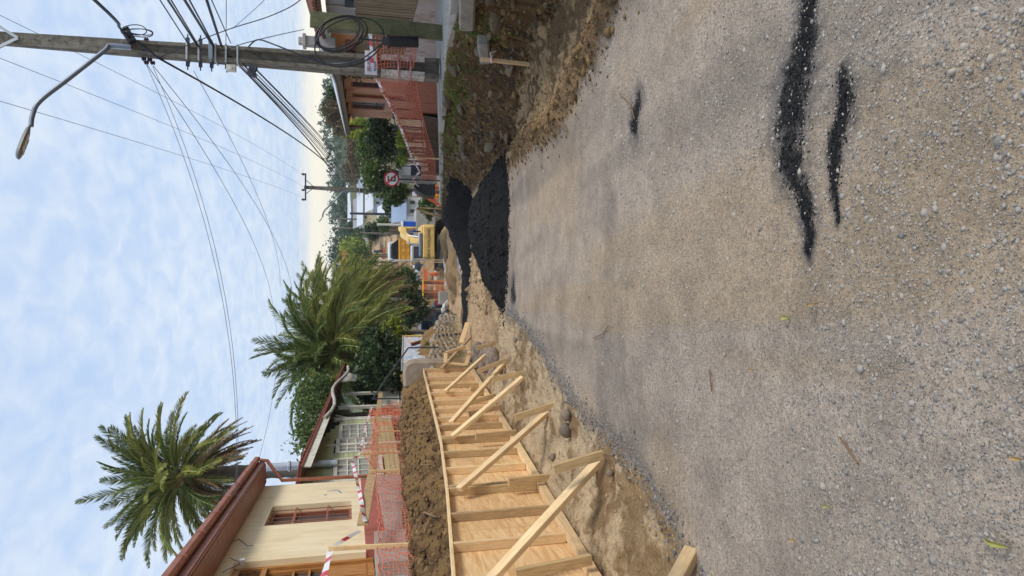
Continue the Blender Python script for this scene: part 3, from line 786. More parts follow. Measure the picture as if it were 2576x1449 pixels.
# ------------------------------------------------------------------ facades: a frame (s along the wall, z up, d out of it)
class Facade:
    def __init__(self, p0, p1, outside):
        self.o = Vector((p0[0], p0[1], 0)); u = Vector((p1[0] - p0[0], p1[1] - p0[1], 0)); self.L = u.length; self.u = u.normalized()
        n = Vector((-self.u.y, self.u.x, 0))
        if n.dot(Vector(outside)) < 0: n = -n
        self.n = n
    def w(self, s, z, d=0.0): return self.o + self.u * s + self.n * d + Vector((0, 0, z))
    def hit(self, ix, iy, d=0.0):
        q = on_plane(ix, iy, self.o + self.n * d, self.n); return ((q - self.o).dot(self.u), q.z)
    def box(self, m, s0, s1, z0, z1, d0, d1):
        q = [self.w(s, z, d) for s in (s0, s1) for z in (z0, z1) for d in (d0, d1)]
        m.add(q, [(0, 1, 3, 2), (4, 6, 7, 5), (0, 4, 5, 1), (2, 3, 7, 6), (0, 2, 6, 4), (1, 5, 7, 3)]); return m
    def wall(self, m, s0, s1, z0, z1, holes, d0=-.25, d1=0.0):
        S = sorted({s0, s1} | {h[0] for h in holes} | {h[1] for h in holes}); S = [q for q in S if s0 <= q <= s1]
        for a, b in zip(S[:-1], S[1:]):
            mid = (a + b) / 2; hs = sorted([(h[2], h[3]) for h in holes if h[0] < mid < h[1]]); z = z0
            for h0, h1 in hs:
                if h0 > z: self.box(m, a, b, z, h0, d0, d1)
                z = max(z, h1)
            if z < z1: self.box(m, a, b, z, z1, d0, d1)
        return m

GLASS = mat('window_glass', (.05, .06, .07), (.09, .10, .11), 3, .12, spec=.8)
CURTAIN = mat('curtain', (.62, .55, .38), (.70, .64, .48), 8, .9, stretch=(8, 8, 1))
CREAM = mat('cream_render', srgb(226, 207, 166), srgb(240, 226, 194), 2.2, .9, .12, 60, stretch=(1.6, 1.6, .35), detail=8, dirt=srgb(206, 184, 144) + (.55,), dscale=1.4)
REVEAL = mat('reveal_render', srgb(206, 186, 150), srgb(214, 196, 162), 3, .9, .1, 60)
REDPAINT = mat('red_brown_paint', srgb(138, 80, 58), srgb(158, 98, 74), 4, .5, .08, 30, dirt=srgb(96, 46, 32) + (.4,))
PLINTH = mat('oxide_plinth', srgb(158, 88, 76), srgb(176, 104, 90), 3, .9, .2, 30, dirt=srgb(120, 62, 52) + (.6,))
TILE = mat('clay_tile', srgb(96, 62, 48), srgb(132, 84, 64), 5, .85, .2, 30, rand=.3, dirt=(.05, .05, .055, .7), dscale=5)
VARNISH = mat('varnished_wood', srgb(150, 98, 48), srgb(190, 134, 72), 4, .5, .15, None, stretch=(8, 8, 1), dirt=srgb(120, 86, 52) + (.6,))

# ---- cream house with red-brown eaves
H1 = Facade((-4.11, 7.0), (-4.86, 18.0), (1, 0, 0))
e = empty('cream_house', H1.w(5, .6), 'cream rendered house with red-brown eaves, barred window and dark red plinth', 'house')
HZ0, HZ1 = 1.34, 3.66
ws, wz = H1.hit(661, 1323); we, _ = H1.hit(678, 1274); _, wb = H1.hit(885, 1298)
win = (ws, we, wb, wz - .02)
ds, dz = H1.hit(590, 1416); _, db = H1.hit(915, 1440)
door = (max(.3, ds - 1.5), ds, 1.22, dz)
H1.wall(MB(), 0, H1.L, HZ0, HZ1, [win, (door[0], door[1], HZ0 - .2, door[3])], -.3, 0).build('wall', CREAM, e)
m = MB(); 
H1.box(m, door[1] + .02, H1.L + .03, .98, HZ0, -.28, .035); H1.box(m, -.0, door[0] - .02, .98, HZ0, -.28, .035); m.build('plinth', PLINTH, e); m = MB(); H1.box(m, 0, H1.L + .02, .2, .975, -.28, .10); m.build('base_course', CONCRETE, e)
m = MB(); H1.box(m, door[0] - .1, door[1] + .1, .3, 1.2, -.2, .3); m.build('doorstep', CONCRETE, e)
# side wall and back so the house has depth
m = MB(); q0 = H1.w(H1.L - .005, 0, -.3); q1 = H1.w(H1.L - .005, 0, -7.0)
m.prism([q0 + V(0, 0, .3), q1 + V(0, 0, .3), q1 + V(0, 0, HZ1), q0 + V(0, 0, HZ1)], H1.u * -.25); m.build('side_wall', CREAM, e)
# window parts
w = empty('window', H1.w((win[0] + win[1]) / 2, win[2], -.2)); w.parent = e; w.location = w.location - world_off(e)
m = MB(); t = .06
H1.box(m, win[0], win[1], win[2], win[2] + t, -.28, -.16); H1.box(m, win[0], win[1], win[3] - t, win[3], -.28, -.16)
H1.box(m, win[0], win[0] + t, win[2] + t, win[3] - t, -.28, -.16); H1.box(m, win[1] - t, win[1], win[2] + t, win[3] - t, -.28, -.16)
H1.box(m, (win[0] + win[1]) / 2 - .03, (win[0] + win[1]) / 2 + .03, win[2] + t, win[3] - t, -.26, -.18)
H1.box(m, win[0] + t, win[1] - t, win[3] - .5, win[3] - .45, -.25, -.185); m.build('frame', REDPAINT, w)
m = MB(); H1.box(m, win[0] + t, win[1] - t, win[2] + t, win[3] - t, -.245, -.235); m.build('pane', GLASS, w)
m = MB(); H1.box(m, win[0] + t, win[1] - t, win[2] + t, (win[2] + win[3]) / 2 + .1, -.285, -.275); m.build('curtain', CURTAIN, w)
m = MB()
for i in range(5):
    s = win[0] + (i + .5) * (win[1] - win[0]) / 5; m.tube([H1.w(s, win[2], -.07), H1.w(s, win[3], -.07)], .011, 6)
for f in (.3, .7): m.bar(H1.w(win[0], win[2] + f * (win[3] - win[2]), -.07), H1.w(win[1], win[2] + f * (win[3] - win[2]), -.07), .012, .035)
m.build('bars', REDPAINT, w)
# door with transom light and glazed panes
dm = MB(); t = .1; d0, d1, z0, z1 = door[0], door[1], 1.22, door[3]
H1.box(dm, d0, d0 + t, z0, z1, -.24, -.1); H1.box(dm, d1 - t, d1, z0, z1, -.24, -.1); H1.box(dm, d0 + t, d1 - t, z1 - t, z1, -.24, -.1); H1.box(dm, d0 + t, d1 - t, z1 - .52, z1 - .44, -.24, -.1)
dr = dm.build('door', VARNISH, e)
m = MB()
for k in range(2):
    a = d0 + t + k * (d1 - d0 - 2 * t) / 2 + .01; b = a + (d1 - d0 - 2 * t) / 2 - .02
    H1.box(m, a, b, z0, z0 + .75, -.21, -.15); H1.box(m, a, a + .08, z0 + .75, z1 - .52, -.21, -.15); H1.box(m, b - .08, b, z0 + .75, z1 - .52, -.21, -.15)
    for zz in (z0 + 1.0, z0 + 1.25): H1.box(m, a + .08, b - .08, zz, zz + .035, -.205, -.155)
    H1.box(m, a + .06, b - .06, z0 + .12, z0 + .62, -.15, -.135)
m.build('leaf', VARNISH, dr)
m = MB(); H1.box(m, d0 + t, d1 - t, z0 + .7, z1 - t, -.225, -.215); m.build('glazing', GLASS, dr)
m = MB()
for k in range(7):
    s = d0 + t + (k + .5) * (d1 - d0 - 2 * t) / 7
    m.tube([H1.w(s + .05 * math.sin(q), z1 - .42 + q / 6.3 * .30, -.13) for q in np.linspace(0, 6.3, 9)], .006, 5)
m.build('transom_grille', DARKSTEEL, dr)
# eaves: soffit, fascia, gutter, tiles, downpipe
EV = .52
m = MB(); H1.box(m, -.6, H1.L + .28, HZ1, HZ1 + .05, -.3, EV); m.build('soffit', REDPAINT, e)
for i in range(5):
    f0, f1 = i / 5 + .012, (i + 1) / 5
    q = [H1.w(sv, HZ1 - .012 - .015 * (1 - f), .02 + .46 * f) for sv in (-.6, H1.L + .28) for f in (f0, f1)]
    m = MB(); m.prism([q[0], q[1], q[3], q[2]], (0, 0, .022)); m.build('soffit_board', REDPAINT, e)
m = MB(); H1.box(m, -.6, H1.L + .3, HZ1 + .02, HZ1 + .20, EV - .02, EV + .02); m.build('fascia', REDPAINT, e)
m = MB(); pts = []
prof = [(-.06, .06), (-.055, -.02), (-.02, -.06), (.03, -.06), (.06, -.02), (.065, .06), (.052, .06), (.045, -.01), (.02, -.045), (-.015, -.045), (-.043, -.01), (-.048, .06)]
m.prism([H1.w(-.6, HZ1 + .19 + b, EV + .085 + a) for a, b in prof], H1.u * (H1.L + .95)); m.build('gutter', REDPAINT, e)
for i in range(10):
    s = -.4 + i * 1.22; mm = MB(); H1.box(mm, s, s + .03, HZ1 + .12, HZ1 + .262, EV + .015, EV + .155); mm.build('gutter_strap', REDPAINT, e)
slope = .12; dep = 5.0
m = MB(); a = H1.w(-.6, HZ1 + .22, EV + .04); b = H1.w(H1.L + .3, HZ1 + .22, EV + .04); c = b - H1.n * dep + V(0, 0, dep * slope); d = a - H1.n * dep + V(0, 0, dep * slope)
m.prism([a, b, c, d], (0, 0, -.05)); rf = m.build('roof', TILE, e)
tm = MB(); pr = [(math.cos(t) * .085, math.sin(t) * .075) for t in np.linspace(0, math.pi, 7)]
tile_me = None
nt = int((H1.L + .9) / .21)
for i in range(nt):
    s = -.55 + i * .21
    if tile_me is None:
        mm = MB(); mm.prism([V(x, 0, z) for x, z in pr] + [V(x * .8, 0, z * .8) for x, z in reversed(pr)], V(0, 1.6, 0)); o = mm.build('roof_tile', TILE); tile_me = o.data
        bpy.data.objects.remove(o)
    M = Matrix.Translation(H1.w(s, HZ1 + .235 + .8 * slope, EV + .06 - .8 + rnd.uniform(-.02, .02))) @ frame(H1.u, (0, 0, 1)).to_4x4() @ Matrix.Rotation(math.atan(slope), 4, 'X')
    # tile runs up the roof (into the house)
    o = place('roof_tile', tile_me, M, rf)
m = MB()
g = H1.w(H1.L + .2, HZ1 + .12, EV + .08); c1 = H1.w(H1.L + .2, HZ1 - .05, EV + .06); c2 = H1.w(H1.L + .02, HZ1 - .42, .11); c3 = H1.w(H1.L - .02, HZ0 - .02, .1)
m.tube([g, c1, c2, c3, c3 + V(0, 0, -.3) ], .045, 10); m.build('downpipe', REDPAINT, e, smooth=True)
m = MB(); m.tube([H1.w(H1.L - 5.2 + .3 * math.sin(k), HZ1 + .05 - .1 * k, .05 + .01 * k) for k in range(6)], .008, 5)
m.build('loose_wire', WIRE, e); m = MB(); m.tube([H1.w(H1.L - 6.6, HZ1 - .25 + .1 * math.cos(k), .04) + H1.u * .12 * k for k in range(7)], .007, 5); m.build('loose_wire', WIRE, e)
m = MB(); m.lathe(H1.w(H1.L - 6.2, HZ1 - .38, .0), [(.03, 0), (.03, .07), (.05, .07), (.05, .1)], 10, H1.n); m.build('wall_insulator', mat('porcelain', (.75, .74, .70), None, 5, .3), e)

for (a_, b_, c_, d_) in ((822, 1236, 850, 1233), (850, 1233, 858, 1240), (815, 1246, 822, 1244)):
    s0_, z0_ = H1.hit(a_, b_, .004); s1_, z1_ = H1.hit(c_, d_, .004); m = MB(); m.bar(H1.w(s0_, z0_, .004), H1.w(s1_, z1_, .004), .008, .035); m.build('paint_mark', mat('blue_scribble', srgb(120, 150, 180), None, 5, .7), e)
# ---- grey flue between the houses
o = MB(); q = P(700, 1174, 21.0); o.tube([q + V(0, 0, -1.6), q + V(0, 0, .55)], .11, 12); o.lathe(q + V(0, 0, -.35), [(.12, 0), (.15, .02), (.15, .07), (.12, .09)], 12)
o = o.build('flue_pipe', mat('zinc', (.40, .45, .52), (.52, .56, .62), 6, .4, metal=.4), None, True); tag(o, 'grey metal flue pipe between the cream and green houses', 'pipe')

# ---- green weatherboard house with porch
H2 = Facade((-5.4, 19.8), (-4.0, 32.0), (1, 0, 0))
GREEN = mat('pale_green_paint', srgb(158, 164, 118), srgb(176, 180, 136), 4, .8, .1, 20, rand=.1, dirt=srgb(120, 122, 90) + (.6,), dscale=2)
OFFWHITE = mat('old_white_paint', srgb(196, 192, 178), srgb(214, 210, 198), 4, .75, .1, 20, dirt=srgb(150, 146, 132) + (.7,), dscale=2.5)
GREYWOOD = mat('grey_wood', srgb(150, 146, 138), srgb(180, 176, 168), 5, .85, .2, 20, stretch=(1, 1, 1), rand=.15)
RUST = mat('rusty_tin', srgb(104, 52, 38), srgb(134, 72, 52), 5, .75, .2, 30, dirt=srgb(80, 44, 34) + (.6,))
DARKROOM = mat('dark_interior', (.012, .011, .01), (.02, .018, .016), 3, .9)  # near-black colour stands in for the shade inside rooms and porch
g = empty('green_house', H2.w(3, 0), 'pale green weatherboard house with broken porch roof and white windows', 'house')
SW_ = 5.8                                            # where the wall ends and the porch begins
def eave_z(s): return float(np.interp(s, [0, 12.3], [2.86, 1.78]))
def floor_z(s): return float(np.interp(s, [0, 12.3], [.2, -.62]))
holes = []
for (a, b, c, d) in ((860, 1071, 944, 1102), (853, 1107, 940, 1136), (847, 1158, 960, 1195)):
    s1, z1 = H2.hit(a, b); s0, z0 = H2.hit(c, d); holes.append((min(s0, s1), max(s0, s1), min(z0, z1), max(z0, z1)))
zz = .15; k = 0
while zz < 2.75:
    s_end = min(SW_, float(np.interp(2.75 - zz, [0, 2.6], [3.2, SW_ + 4])))
    segs = [(0, s_end)]
    for h in holes:
        if h[2] < zz + .14 and h[3] > zz:
            ns = []
            for a, b in segs:
                if h[1] <= a or h[0] >= b: ns.append((a, b))
                else:
                    if h[0] > a: ns.append((a, h[0]))
                    if h[1] < b: ns.append((h[1], b))
            segs = ns
    for a, b in segs:
        if b - a < .05: continue
        m = MB(); q = [H2.w(s, z, d) for s in (a, b) for (z, d) in ((zz, .022), (zz, -.02), (zz + .152, -.02), (zz + .152, .004))]
        m.add(q, [(0, 1, 2, 3), (4, 7, 6, 5), (0, 4, 5, 1), (1, 5, 6, 2), (2, 6, 7, 3), (3, 7, 4, 0)]); m.build('siding_board', GREEN, g)
    zz += .15; k += 1
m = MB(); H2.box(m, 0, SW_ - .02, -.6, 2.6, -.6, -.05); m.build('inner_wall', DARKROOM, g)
for h in holes:
    wd = empty('window', H2.w((h[0] + h[1]) / 2, h[2])); wd.parent = g; wd.location = wd.location - world_off(g)
    m = MB(); t = .09
    H2.box(m, h[0] - .06, h[1] + .06, h[2] - .07, h[2] + .03, -.03, .06); H2.box(m, h[0] - .06, h[1] + .06, h[3] - .03, h[3] + .09, -.03, .05)
    H2.box(m, h[0] - .06, h[0] + .05, h[2] + .03, h[3] - .03, -.03, .045); H2.box(m, h[1] - .05, h[1] + .06, h[2] + .03, h[3] - .03, -.03, .045)
    for i in range(1, 3): s = h[0] + i * (h[1] - h[0]) / 3; H2.box(m, s - .02, s + .02, h[2] + .03, h[3] - .03, -.02, .02)
    for i in range(1, 4): z = h[2] + i * (h[3] - h[2]) / 4; H2.box(m, h[0] + .05, h[1] - .05, z - .018, z + .018, -.018, .018)
    m.build('frame', OFFWHITE, wd)
    m = MB(); H2.box(m, h[0], h[1], h[2], h[3], -.04, -.025); m.build('pane', mat('dull_glass', (.28, .29, .27), (.36, .36, .33), 2, .25), wd)
for s in (.02, 3.05, SW_ - .05):
    m = MB(); H2.box(m, s, s + .13, floor_z(s), eave_z(s) - .25, -.02, .05); m.build('corner_post', OFFWHITE, g)
# porch floor, posts and balustrade
m = MB(); q = [H2.w(s, floor_z(s) - .01 + z, d) for s in (SW_, 12.3) for (z, d) in ((0, .05), (-.7, .05), (-.7, -1.9), (0, -1.9))]
m.add(q, [(0, 1, 2, 3), (4, 7, 6, 5), (0, 4, 5, 1), (1, 5, 6, 2), (2, 6, 7, 3), (3, 7, 4, 0)]); m.build('porch_floor', GREYWOOD, g)
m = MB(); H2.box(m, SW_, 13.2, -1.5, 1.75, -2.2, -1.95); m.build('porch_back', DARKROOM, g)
for s in (SW_ + .3, 7.6, 9.6, 11.9):
    m = MB(); H2.box(m, s - .06, s + .06, floor_z(s), eave_z(s) - .15, -.1, .02); m.build('porch_post', OFFWHITE, g, bevel=.01)
    m = MB(); m.bar(H2.w(s, eave_z(s) - .75, -.04), H2.w(s + .5, eave_z(s) - .22, -.04), .05, .07); m.build('post_bracket', OFFWHITE, g)
for i in range(26):
    s = 7.7 + i * .17; m = MB(); H2.box(m, s, s + .05, floor_z(s) + .08, floor_z(s) + .72, -.06, -.02); m.build('baluster', OFFWHITE, g)
m = MB(); m.bar(H2.w(7.6, floor_z(7.6) + .76, -.04), H2.w(12.2, floor_z(12.2) + .76, -.04), .07, .06); m.bar(H2.w(7.6, floor_z(7.6) + .07, -.04), H2.w(12.2, floor_z(12.2) + .07, -.04), .05, .05); m.build('handrail', OFFWHITE, g)
# roof: rusty sheet edge, white fascia hanging loose
m = MB(); a = H2.w(-.4, eave_z(0) + .04, .7); b = H2.w(12.6, eave_z(12.6) + .04, .7); m.prism([a, b, b - H2.n * 4 + V(0, 0, .62), a - H2.n * 4 + V(0, 0, .62)], (0, 0, -.06)); rf = m.build('roof', RUST, g)
for i in range(46):
    s = -.35 + i * .28; m = MB(); q = H2.w(s, eave_z(s) + .05, .72); m.tube([q, q - H2.n * 3.6 + V(0, 0, .56)], .035, 6); m.build('roof_rib', RUST, rf)
m = MB(); m.bar(H2.w(-.3, eave_z(0) - .12, .64), H2.w(4.3, eave_z(4.3) - .12, .64), .03, .24); m.build('fascia', OFFWHITE, g)
m = MB(); m.tube([H2.w(3.9 + .75 * k, eave_z(3.9 + .75 * k) - .10 - .16 * math.sin(k * .9), .70) for k in range(11)], .06, 8); m.build('hanging_gutter', GREYWOOD, g, True)
m = MB(); m.prism([H2.w(9.3, eave_z(9.3) - .08, .55), H2.w(11.2, eave_z(11.2) + .0, .55), H2.w(11.0, eave_z(11) - .62, .4), H2.w(10.0, eave_z(10) - .55, .4)], H2.n * -.03); m.build('loose_soffit_panel', OFFWHITE, g)

# ---- concrete stub, painted wall, handrail
m = MB(); c = P(1045, 935, 19.4)
m.prism([V(-2.75, 19.2, -1.1), V(-2.0, 19.2, -1.1), V(-2.0, 19.2, -.05), V(-2.08, 19.2, .12), V(-2.3, 19.2, .2), V(-2.75, 19.2, .18)], V(0, .7, -.05))
o = m.build('concrete_stub', mat('rough_stub', srgb(140, 124, 104), srgb(170, 160, 146), 3, .95, .5, 12, dirt=srgb(120, 92, 62) + (.8,), dscale=2.2), None, bevel=.07); tag(o, 'rounded grey concrete stub beyond the last formwork', 'concrete block')
def mural_mat():
    m = bpy.data.materials.new('mural_paint'); m.use_nodes = True; n = m.node_tree.nodes; l = m.node_tree.links; b = n['Principled BSDF']; b.inputs['Roughness'].default_value = .7
    tc = n.new('ShaderNodeTexCoord'); nz = n.new('ShaderNodeTexNoise'); nz.inputs['Scale'].default_value = 1.4; nz.inputs['Detail'].default_value = 5; nz.inputs['Distortion'].default_value = 2
    mp = n.new('ShaderNodeMapping'); mp.inputs['Scale'].default_value = (1, 1, 2.5); l.new(tc.outputs['Object'], mp.inputs[0]); l.new(mp.outputs[0], nz.inputs['Vector'])
    r = n.new('ShaderNodeValToRGB'); r.color_ramp.interpolation = 'CONSTANT'; l.new(nz.outputs[0], r.inputs[0]); e = r.color_ramp.elements
    e[0].position = 0; e[0].color = srgb(150, 176, 200) + (1,); e[1].position = .40; e[1].color = srgb(206, 212, 220) + (1,)
    for p_, c_ in ((.46, srgb(120, 150, 190)), (.50, srgb(218, 220, 222)), (.555, srgb(216, 170, 148)), (.62, srgb(120, 62, 84)), (.645, srgb(206, 210, 214))):
        q = e.new(p_); q.color = c_ + (1,)
    l.new(r.outputs[0], b.inputs['Base Color']); return m
mw = empty('painted_wall', V(-2.2, 23, -1), 'low wall with faded blue, white and salmon street painting', 'wall')
m = MB(); A = V(-2.2, 20.6, 0); B = V(-1.84, 27, 0)
m.prism([A + V(0, 0, -.95), B + V(0, 0, -1.75), B + V(0, 0, -.41), A + V(0, 0, .1)], V(-.22, 0, 0)); m.build('wall_face', mural_mat(), mw)
board('coping', A + V(-.11, 0, .125), B + V(-.11, 0, -.385), .27, .045, CONCRETE, mw)
board('yellow_band', B + V(.012, -.25, -.42), B + V(.012, -.25, -1.5), .03, .22, mat('yellow_paint', srgb(214, 178, 70), srgb(226, 196, 96), 5, .6), mw, up=(0, 1, 0))
board('yellow_stroke', V(-1.96, 24.6, -.45), V(-1.90, 25.7, -1.1), .012, .07, MATS['yellow_paint'], mw, up=(1, 0, 0))
board('maroon_stroke', V(-1.985, 24.1, -.45), V(-1.93, 25.2, -1.0), .012, .13, mat('maroon_paint', srgb(112, 48, 74), None, 5, .6), mw, up=(1, 0, 0))
hr = empty('handrail', P(1100, 876, 20.3), 'thin black bent handrail by the concrete stub', 'handrail')
m = MB(); a = P(1103, 874, 20.3); b = P(1027, 875, 20.3); c = P(968, 958, 19.0); d = P(1010, 962, 19.0)
m.tube([a, b], .022, 8); m.build('post', DARKSTEEL, hr); m = MB(); m.tube([b, c], .022, 8); m.build('rail', DARKSTEEL, hr); m = MB(); m.tube([c, P(940, 1000, 17.8)], .02, 8); m.tube([P(935, 1003, 17.8), P(1010, 1003, 17.8)], .02, 8); m.build('lower_post', DARKSTEEL, hr)

# ------------------------------------------------------------------ orange safety netting
def net(name, top, bot, rows, pitch, mat_, r, label, group, wob=.02, seed=1):
    """top, bot: polylines of equal length; rows of strands and uprights woven between them"""
    rg = np.random.default_rng(seed); top = [np.array(q) for q in top]; bot = [np.array(q) for q in bot]
    L = [0]; 
    for a, b in zip(top[:-1], top[1:]): L.append(L[-1] + float(np.linalg.norm(b - a)))
    ncol = max(4, int(L[-1] / pitch)); s = np.linspace(0, L[-1], ncol + 1)
    T = np.stack([np.interp(s, L, [q[i] for q in top]) for i in range(3)], 1); B = np.stack([np.interp(s, L, [q[i] for q in bot]) for i in range(3)], 1)
    grid = np.stack([T + (B - T) * (k / rows) for k in range(rows + 1)], 0)
    sx = s[None, :]; kk = np.arange(rows + 1)[:, None]
    ph = rg.uniform(0, 6); bulge = np.sin(kk / rows * math.pi) * .06 * np.sin(sx * 1.7 + ph)
    grid[:, :, 0] += bulge + rg.normal(0, wob * .25, grid.shape[:2]); grid[:, :, 2] += wob * .6 * np.sin(sx * 9 + kk) * .5 + rg.normal(0, wob * .25, grid.shape[:2]); grid[:, :, 1] += rg.normal(0, wob * .3, grid.shape[:2])
    vs = []; fs = []
    def strand(P_, rr):
        b = len(vs); n = len(P_)
        for i in range(n):
            t = P_[min(i + 1, n - 1)] - P_[max(i - 1, 0)]; t = t / (np.linalg.norm(t) + 1e-9)
            a = np.cross(t, np.array([.3, .9, .2])); a /= np.linalg.norm(a) + 1e-9; c = np.cross(t, a)
            for k in range(3):
                th = k * 2.094; vs.append(P_[i] + (a * math.cos(th) + c * math.sin(th)) * rr)
        for i in range(n - 1):
            for k in range(3): fs.append((b + i * 3 + k, b + i * 3 + (k + 1) % 3, b + (i + 1) * 3 + (k + 1) % 3, b + (i + 1) * 3 + k))
    for k in range(rows + 1): strand(grid[k], r * (1.7 if k in (0, rows) else 1))
    for j in range(ncol + 1): strand(grid[:, j], r * .8)
    o = np.array(bot[0]); me = np_mesh(name, np.array(vs) - o, np.array(fs))
    ob = new_obj(name, me, None, mat_); ob.location = Vector(o); tag(ob, label, 'safety net', group); return ob
def fence_pt(iy, ix, x):                      # on the fence line: x given, depth from the sideways offset
    off = (iy - 724.5) / FPX; dep = abs(x) / off; d = ray(ix, iy); return EYE + d * dep
FXL = lambda iy: float(np.interp(iy, [1020, 1140, 1375, 1500], [-4.1, -3.75, -3.5, -3.45]))
def FL(ix, iy): return fence_pt(iy, ix, FXL(iy))
net('safety_net', [FL(958, 1500), FL(956, 1449), FL(948, 1376), FL(955, 1320), FL(950, 1250), FL(945, 1185)], [FL(1075, 1500), FL(1062, 1449), FL(1035, 1376), FL(1040, 1320), FL(1028, 1250), FL(1012, 1185)], 9, .11, NET, .006,
    'orange safety net sagging along the terrace before the red plinth', 'orange safety nets', .035, 3)
net('safety_net', [FL(945, 1185), FL(912, 1140), FL(938, 1090), FL(930, 1030)], [FL(1012, 1185), FL(1012, 1140), FL(1008, 1090), FL(1010, 1030)], 8, .13, NET, .006,
    'orange safety net in front of the green weatherboard house', 'orange safety nets', .03, 5)
net('safety_net', [FL(925, 1045), FL(955, 1030), FL(985, 1012)], [FL(1000, 1050), FL(1025, 1035), FL(1040, 1018)], 8, .11, NET, .0065, 'crumpled end of orange netting heaped on the soil bank', 'orange safety nets', .07, 8)
for (a, b, c, d, lab, w) in ((825, 1380, 1045, 1371, 'tall pale fence stake with danger tape before the cream house', .06), (905, 1141, 1020, 1137, 'fence stake with tape at the end of the green house wall', .06), (929, 1186, 1014, 1183, 'short fence stake beside the red downpipe', .05), (944, 1086, 1010, 1084, 'thin fence stake before the white windows', .045)):
    q = FL(c, d); t = P(a, b, q.y); o = board('fence_stake', q - V(0, 0, .1), t, w, w * .7, PINE, None, up=(0, 1, 0)); tag(o, lab, 'stake', 'stakes of the left-hand safety fence')
for (a, b, c, d, lab) in ((912, 1312, 935, 1190, 'weathered rail board with broken end over the red plinth'), (936, 1196, 948, 1060, 'weathered rail board across the green house front'), (948, 1062, 958, 985, 'weathered rail board running to the porch')):
    o = board('fence_rail', FL(a, b) + V(-.05, 0, 0), FL(c, d) + V(-.05, 0, 0), .03, .17, PINE_OLD, None); tag(o, lab, 'plank', 'rails of the left-hand safety fence')
def tape(pts, label, w=.055, sag=.0, group='red and white danger tapes'):
    pts = [Vector(q) for q in pts]; st = []; k = 0
    for a, b in zip(pts[:-1], pts[1:]):
        L = (b - a).length; n = max(2, int(L / .16)); t = (b - a).normalized()
        for i in range(n):
            f = i / n; st.append((a.lerp(b, f) - V(0, 0, sag * 4 * f * (1 - f)), t))
    st.append((pts[-1], t)); vs = []; fs = []; mi = []
    o = pts[0]
    for i, (q, t) in enumerate(st):
        sd = (Matrix.Rotation(.6 * math.sin(i * .5), 3, t) @ Vector((0, 0, 1))) * w / 2; nn = t.cross(Vector((0, 0, 1))).normalized() * .002
        vs += [q - sd - o, q + sd - o, q + sd + nn - o, q - sd + nn - o]
        if i:
            c = i * 4; p_ = c - 4
            for j in range(4): fs.append((p_ + j, p_ + (j + 1) % 4, c + (j + 1) % 4, c + j)); mi.append(1 if i % 3 == 0 else 0)
    me = bpy.data.meshes.new('danger_tape'); me.from_pydata([tuple(q) for q in vs], [], fs); me.materials.append(TAPE_W); me.materials.append(TAPE_R); me.polygons.foreach_set('material_index', mi)
    ob = new_obj('danger_tape', me); ob.location = o; tag(ob, label, 'tape', group); return ob
tape([FL(832, 1378), FL(905, 1335)], 'danger tape from the tall stake towards the broken rail', .06)
tape([FL(832, 1380), FL(815, 1449), FL(805, 1500)], 'danger tape from the tall stake past the varnished door', .09)
tape([FL(918, 1312), FL(905, 1240), FL(886, 1160), FL(905, 1140)], 'danger tape drooping across the cream wall corner', .07)
tape([FL(905, 1140), FL(918, 1080), FL(935, 1025)], 'danger tape across the white windows of the green house', .06)
# ------------------------------------------------------------------ plants
FROND = mat('palm_frond', srgb(78, 98, 42), srgb(114, 130, 62), 2, .5, island=.35, trans=.22, spec=.4)
FROND2 = mat('palm_frond_yellow', srgb(128, 136, 58), srgb(164, 164, 84), 2, .5, island=.35, trans=.25)
FRONDDRY = mat('palm_frond_dry', srgb(104, 84, 58), srgb(146, 122, 88), 2, .8, island=.35, trans=.1)
BARK = mat('palm_bark', (.10, .085, .065), (.20, .175, .14), 7, .95, .8, 16, stretch=(1, 1, 2.5), bdist=.06)
RACHIS = mat('palm_rachis', srgb(150, 158, 96), srgb(172, 176, 118), 3, .5)
def frond_mesh(L, th0, droop, n=46, leaf=.55, mt=None, seed=0, vee=.5, twist=0.0):
    r = random.Random(seed); pts = []; x = z = y = 0.0; N = 24; th = th0
    for i in range(N + 1):
        pts.append(Vector((x, y, z))); t = i / N
        th = th0 - droop * t ** 1.5; x += L / N * math.cos(th); z += L / N * math.sin(th); y += twist * t * L / N
    m = MB(); m.tube(pts[::3], [.05 * (1 - .75 * k / 8) for k in range(9)], 4); nr = len(m.f)
    n = int(n * 1.7)
    for i in range(n):
        t = .10 + .90 * (i + .5) / n; f = t * N; k = min(int(f), N - 1); c = pts[k].lerp(pts[k + 1], f - k); tg = (pts[k + 1] - pts[k]).normalized()
        side = Vector((0, 1, 0)); up = tg.cross(side); up = -up if up.z < 0 and abs(tg.z) < .95 else up
        ll = leaf * (math.sin(math.pi * min(1, (t * .78 + .20))) ** .55) * r.uniform(.85, 1.12)
        for sg in (-1, 1):
            a = r.uniform(.5, .72); vv = vee * r.uniform(.2, 1.3)
            d = (side * sg * math.cos(vv) * math.sin(a) + tg * math.cos(a) + up * math.sin(vv) * math.sin(a)).normalized()
            w = (tg * .5 + up * r.uniform(-.8, .8)).normalized() * .019
            tip = c + d * ll - V(0, 0, ll * ll * .12); mid = c + d * ll * .5
            m.add([c - w * .7, c + w * .7, mid + w, tip, mid - w], [(0, 1, 2, 4), (4, 2, 3)])
    me = bpy.data.meshes.new('frond'); me.from_pydata([tuple(q) for q in m.v], [], m.f); me.materials.append(mt); me.materials.append(RACHIS if mt is not FRONDDRY else mt); me.polygons.foreach_set('material_index', [1] * nr + [0] * (len(me.polygons) - nr)); return me
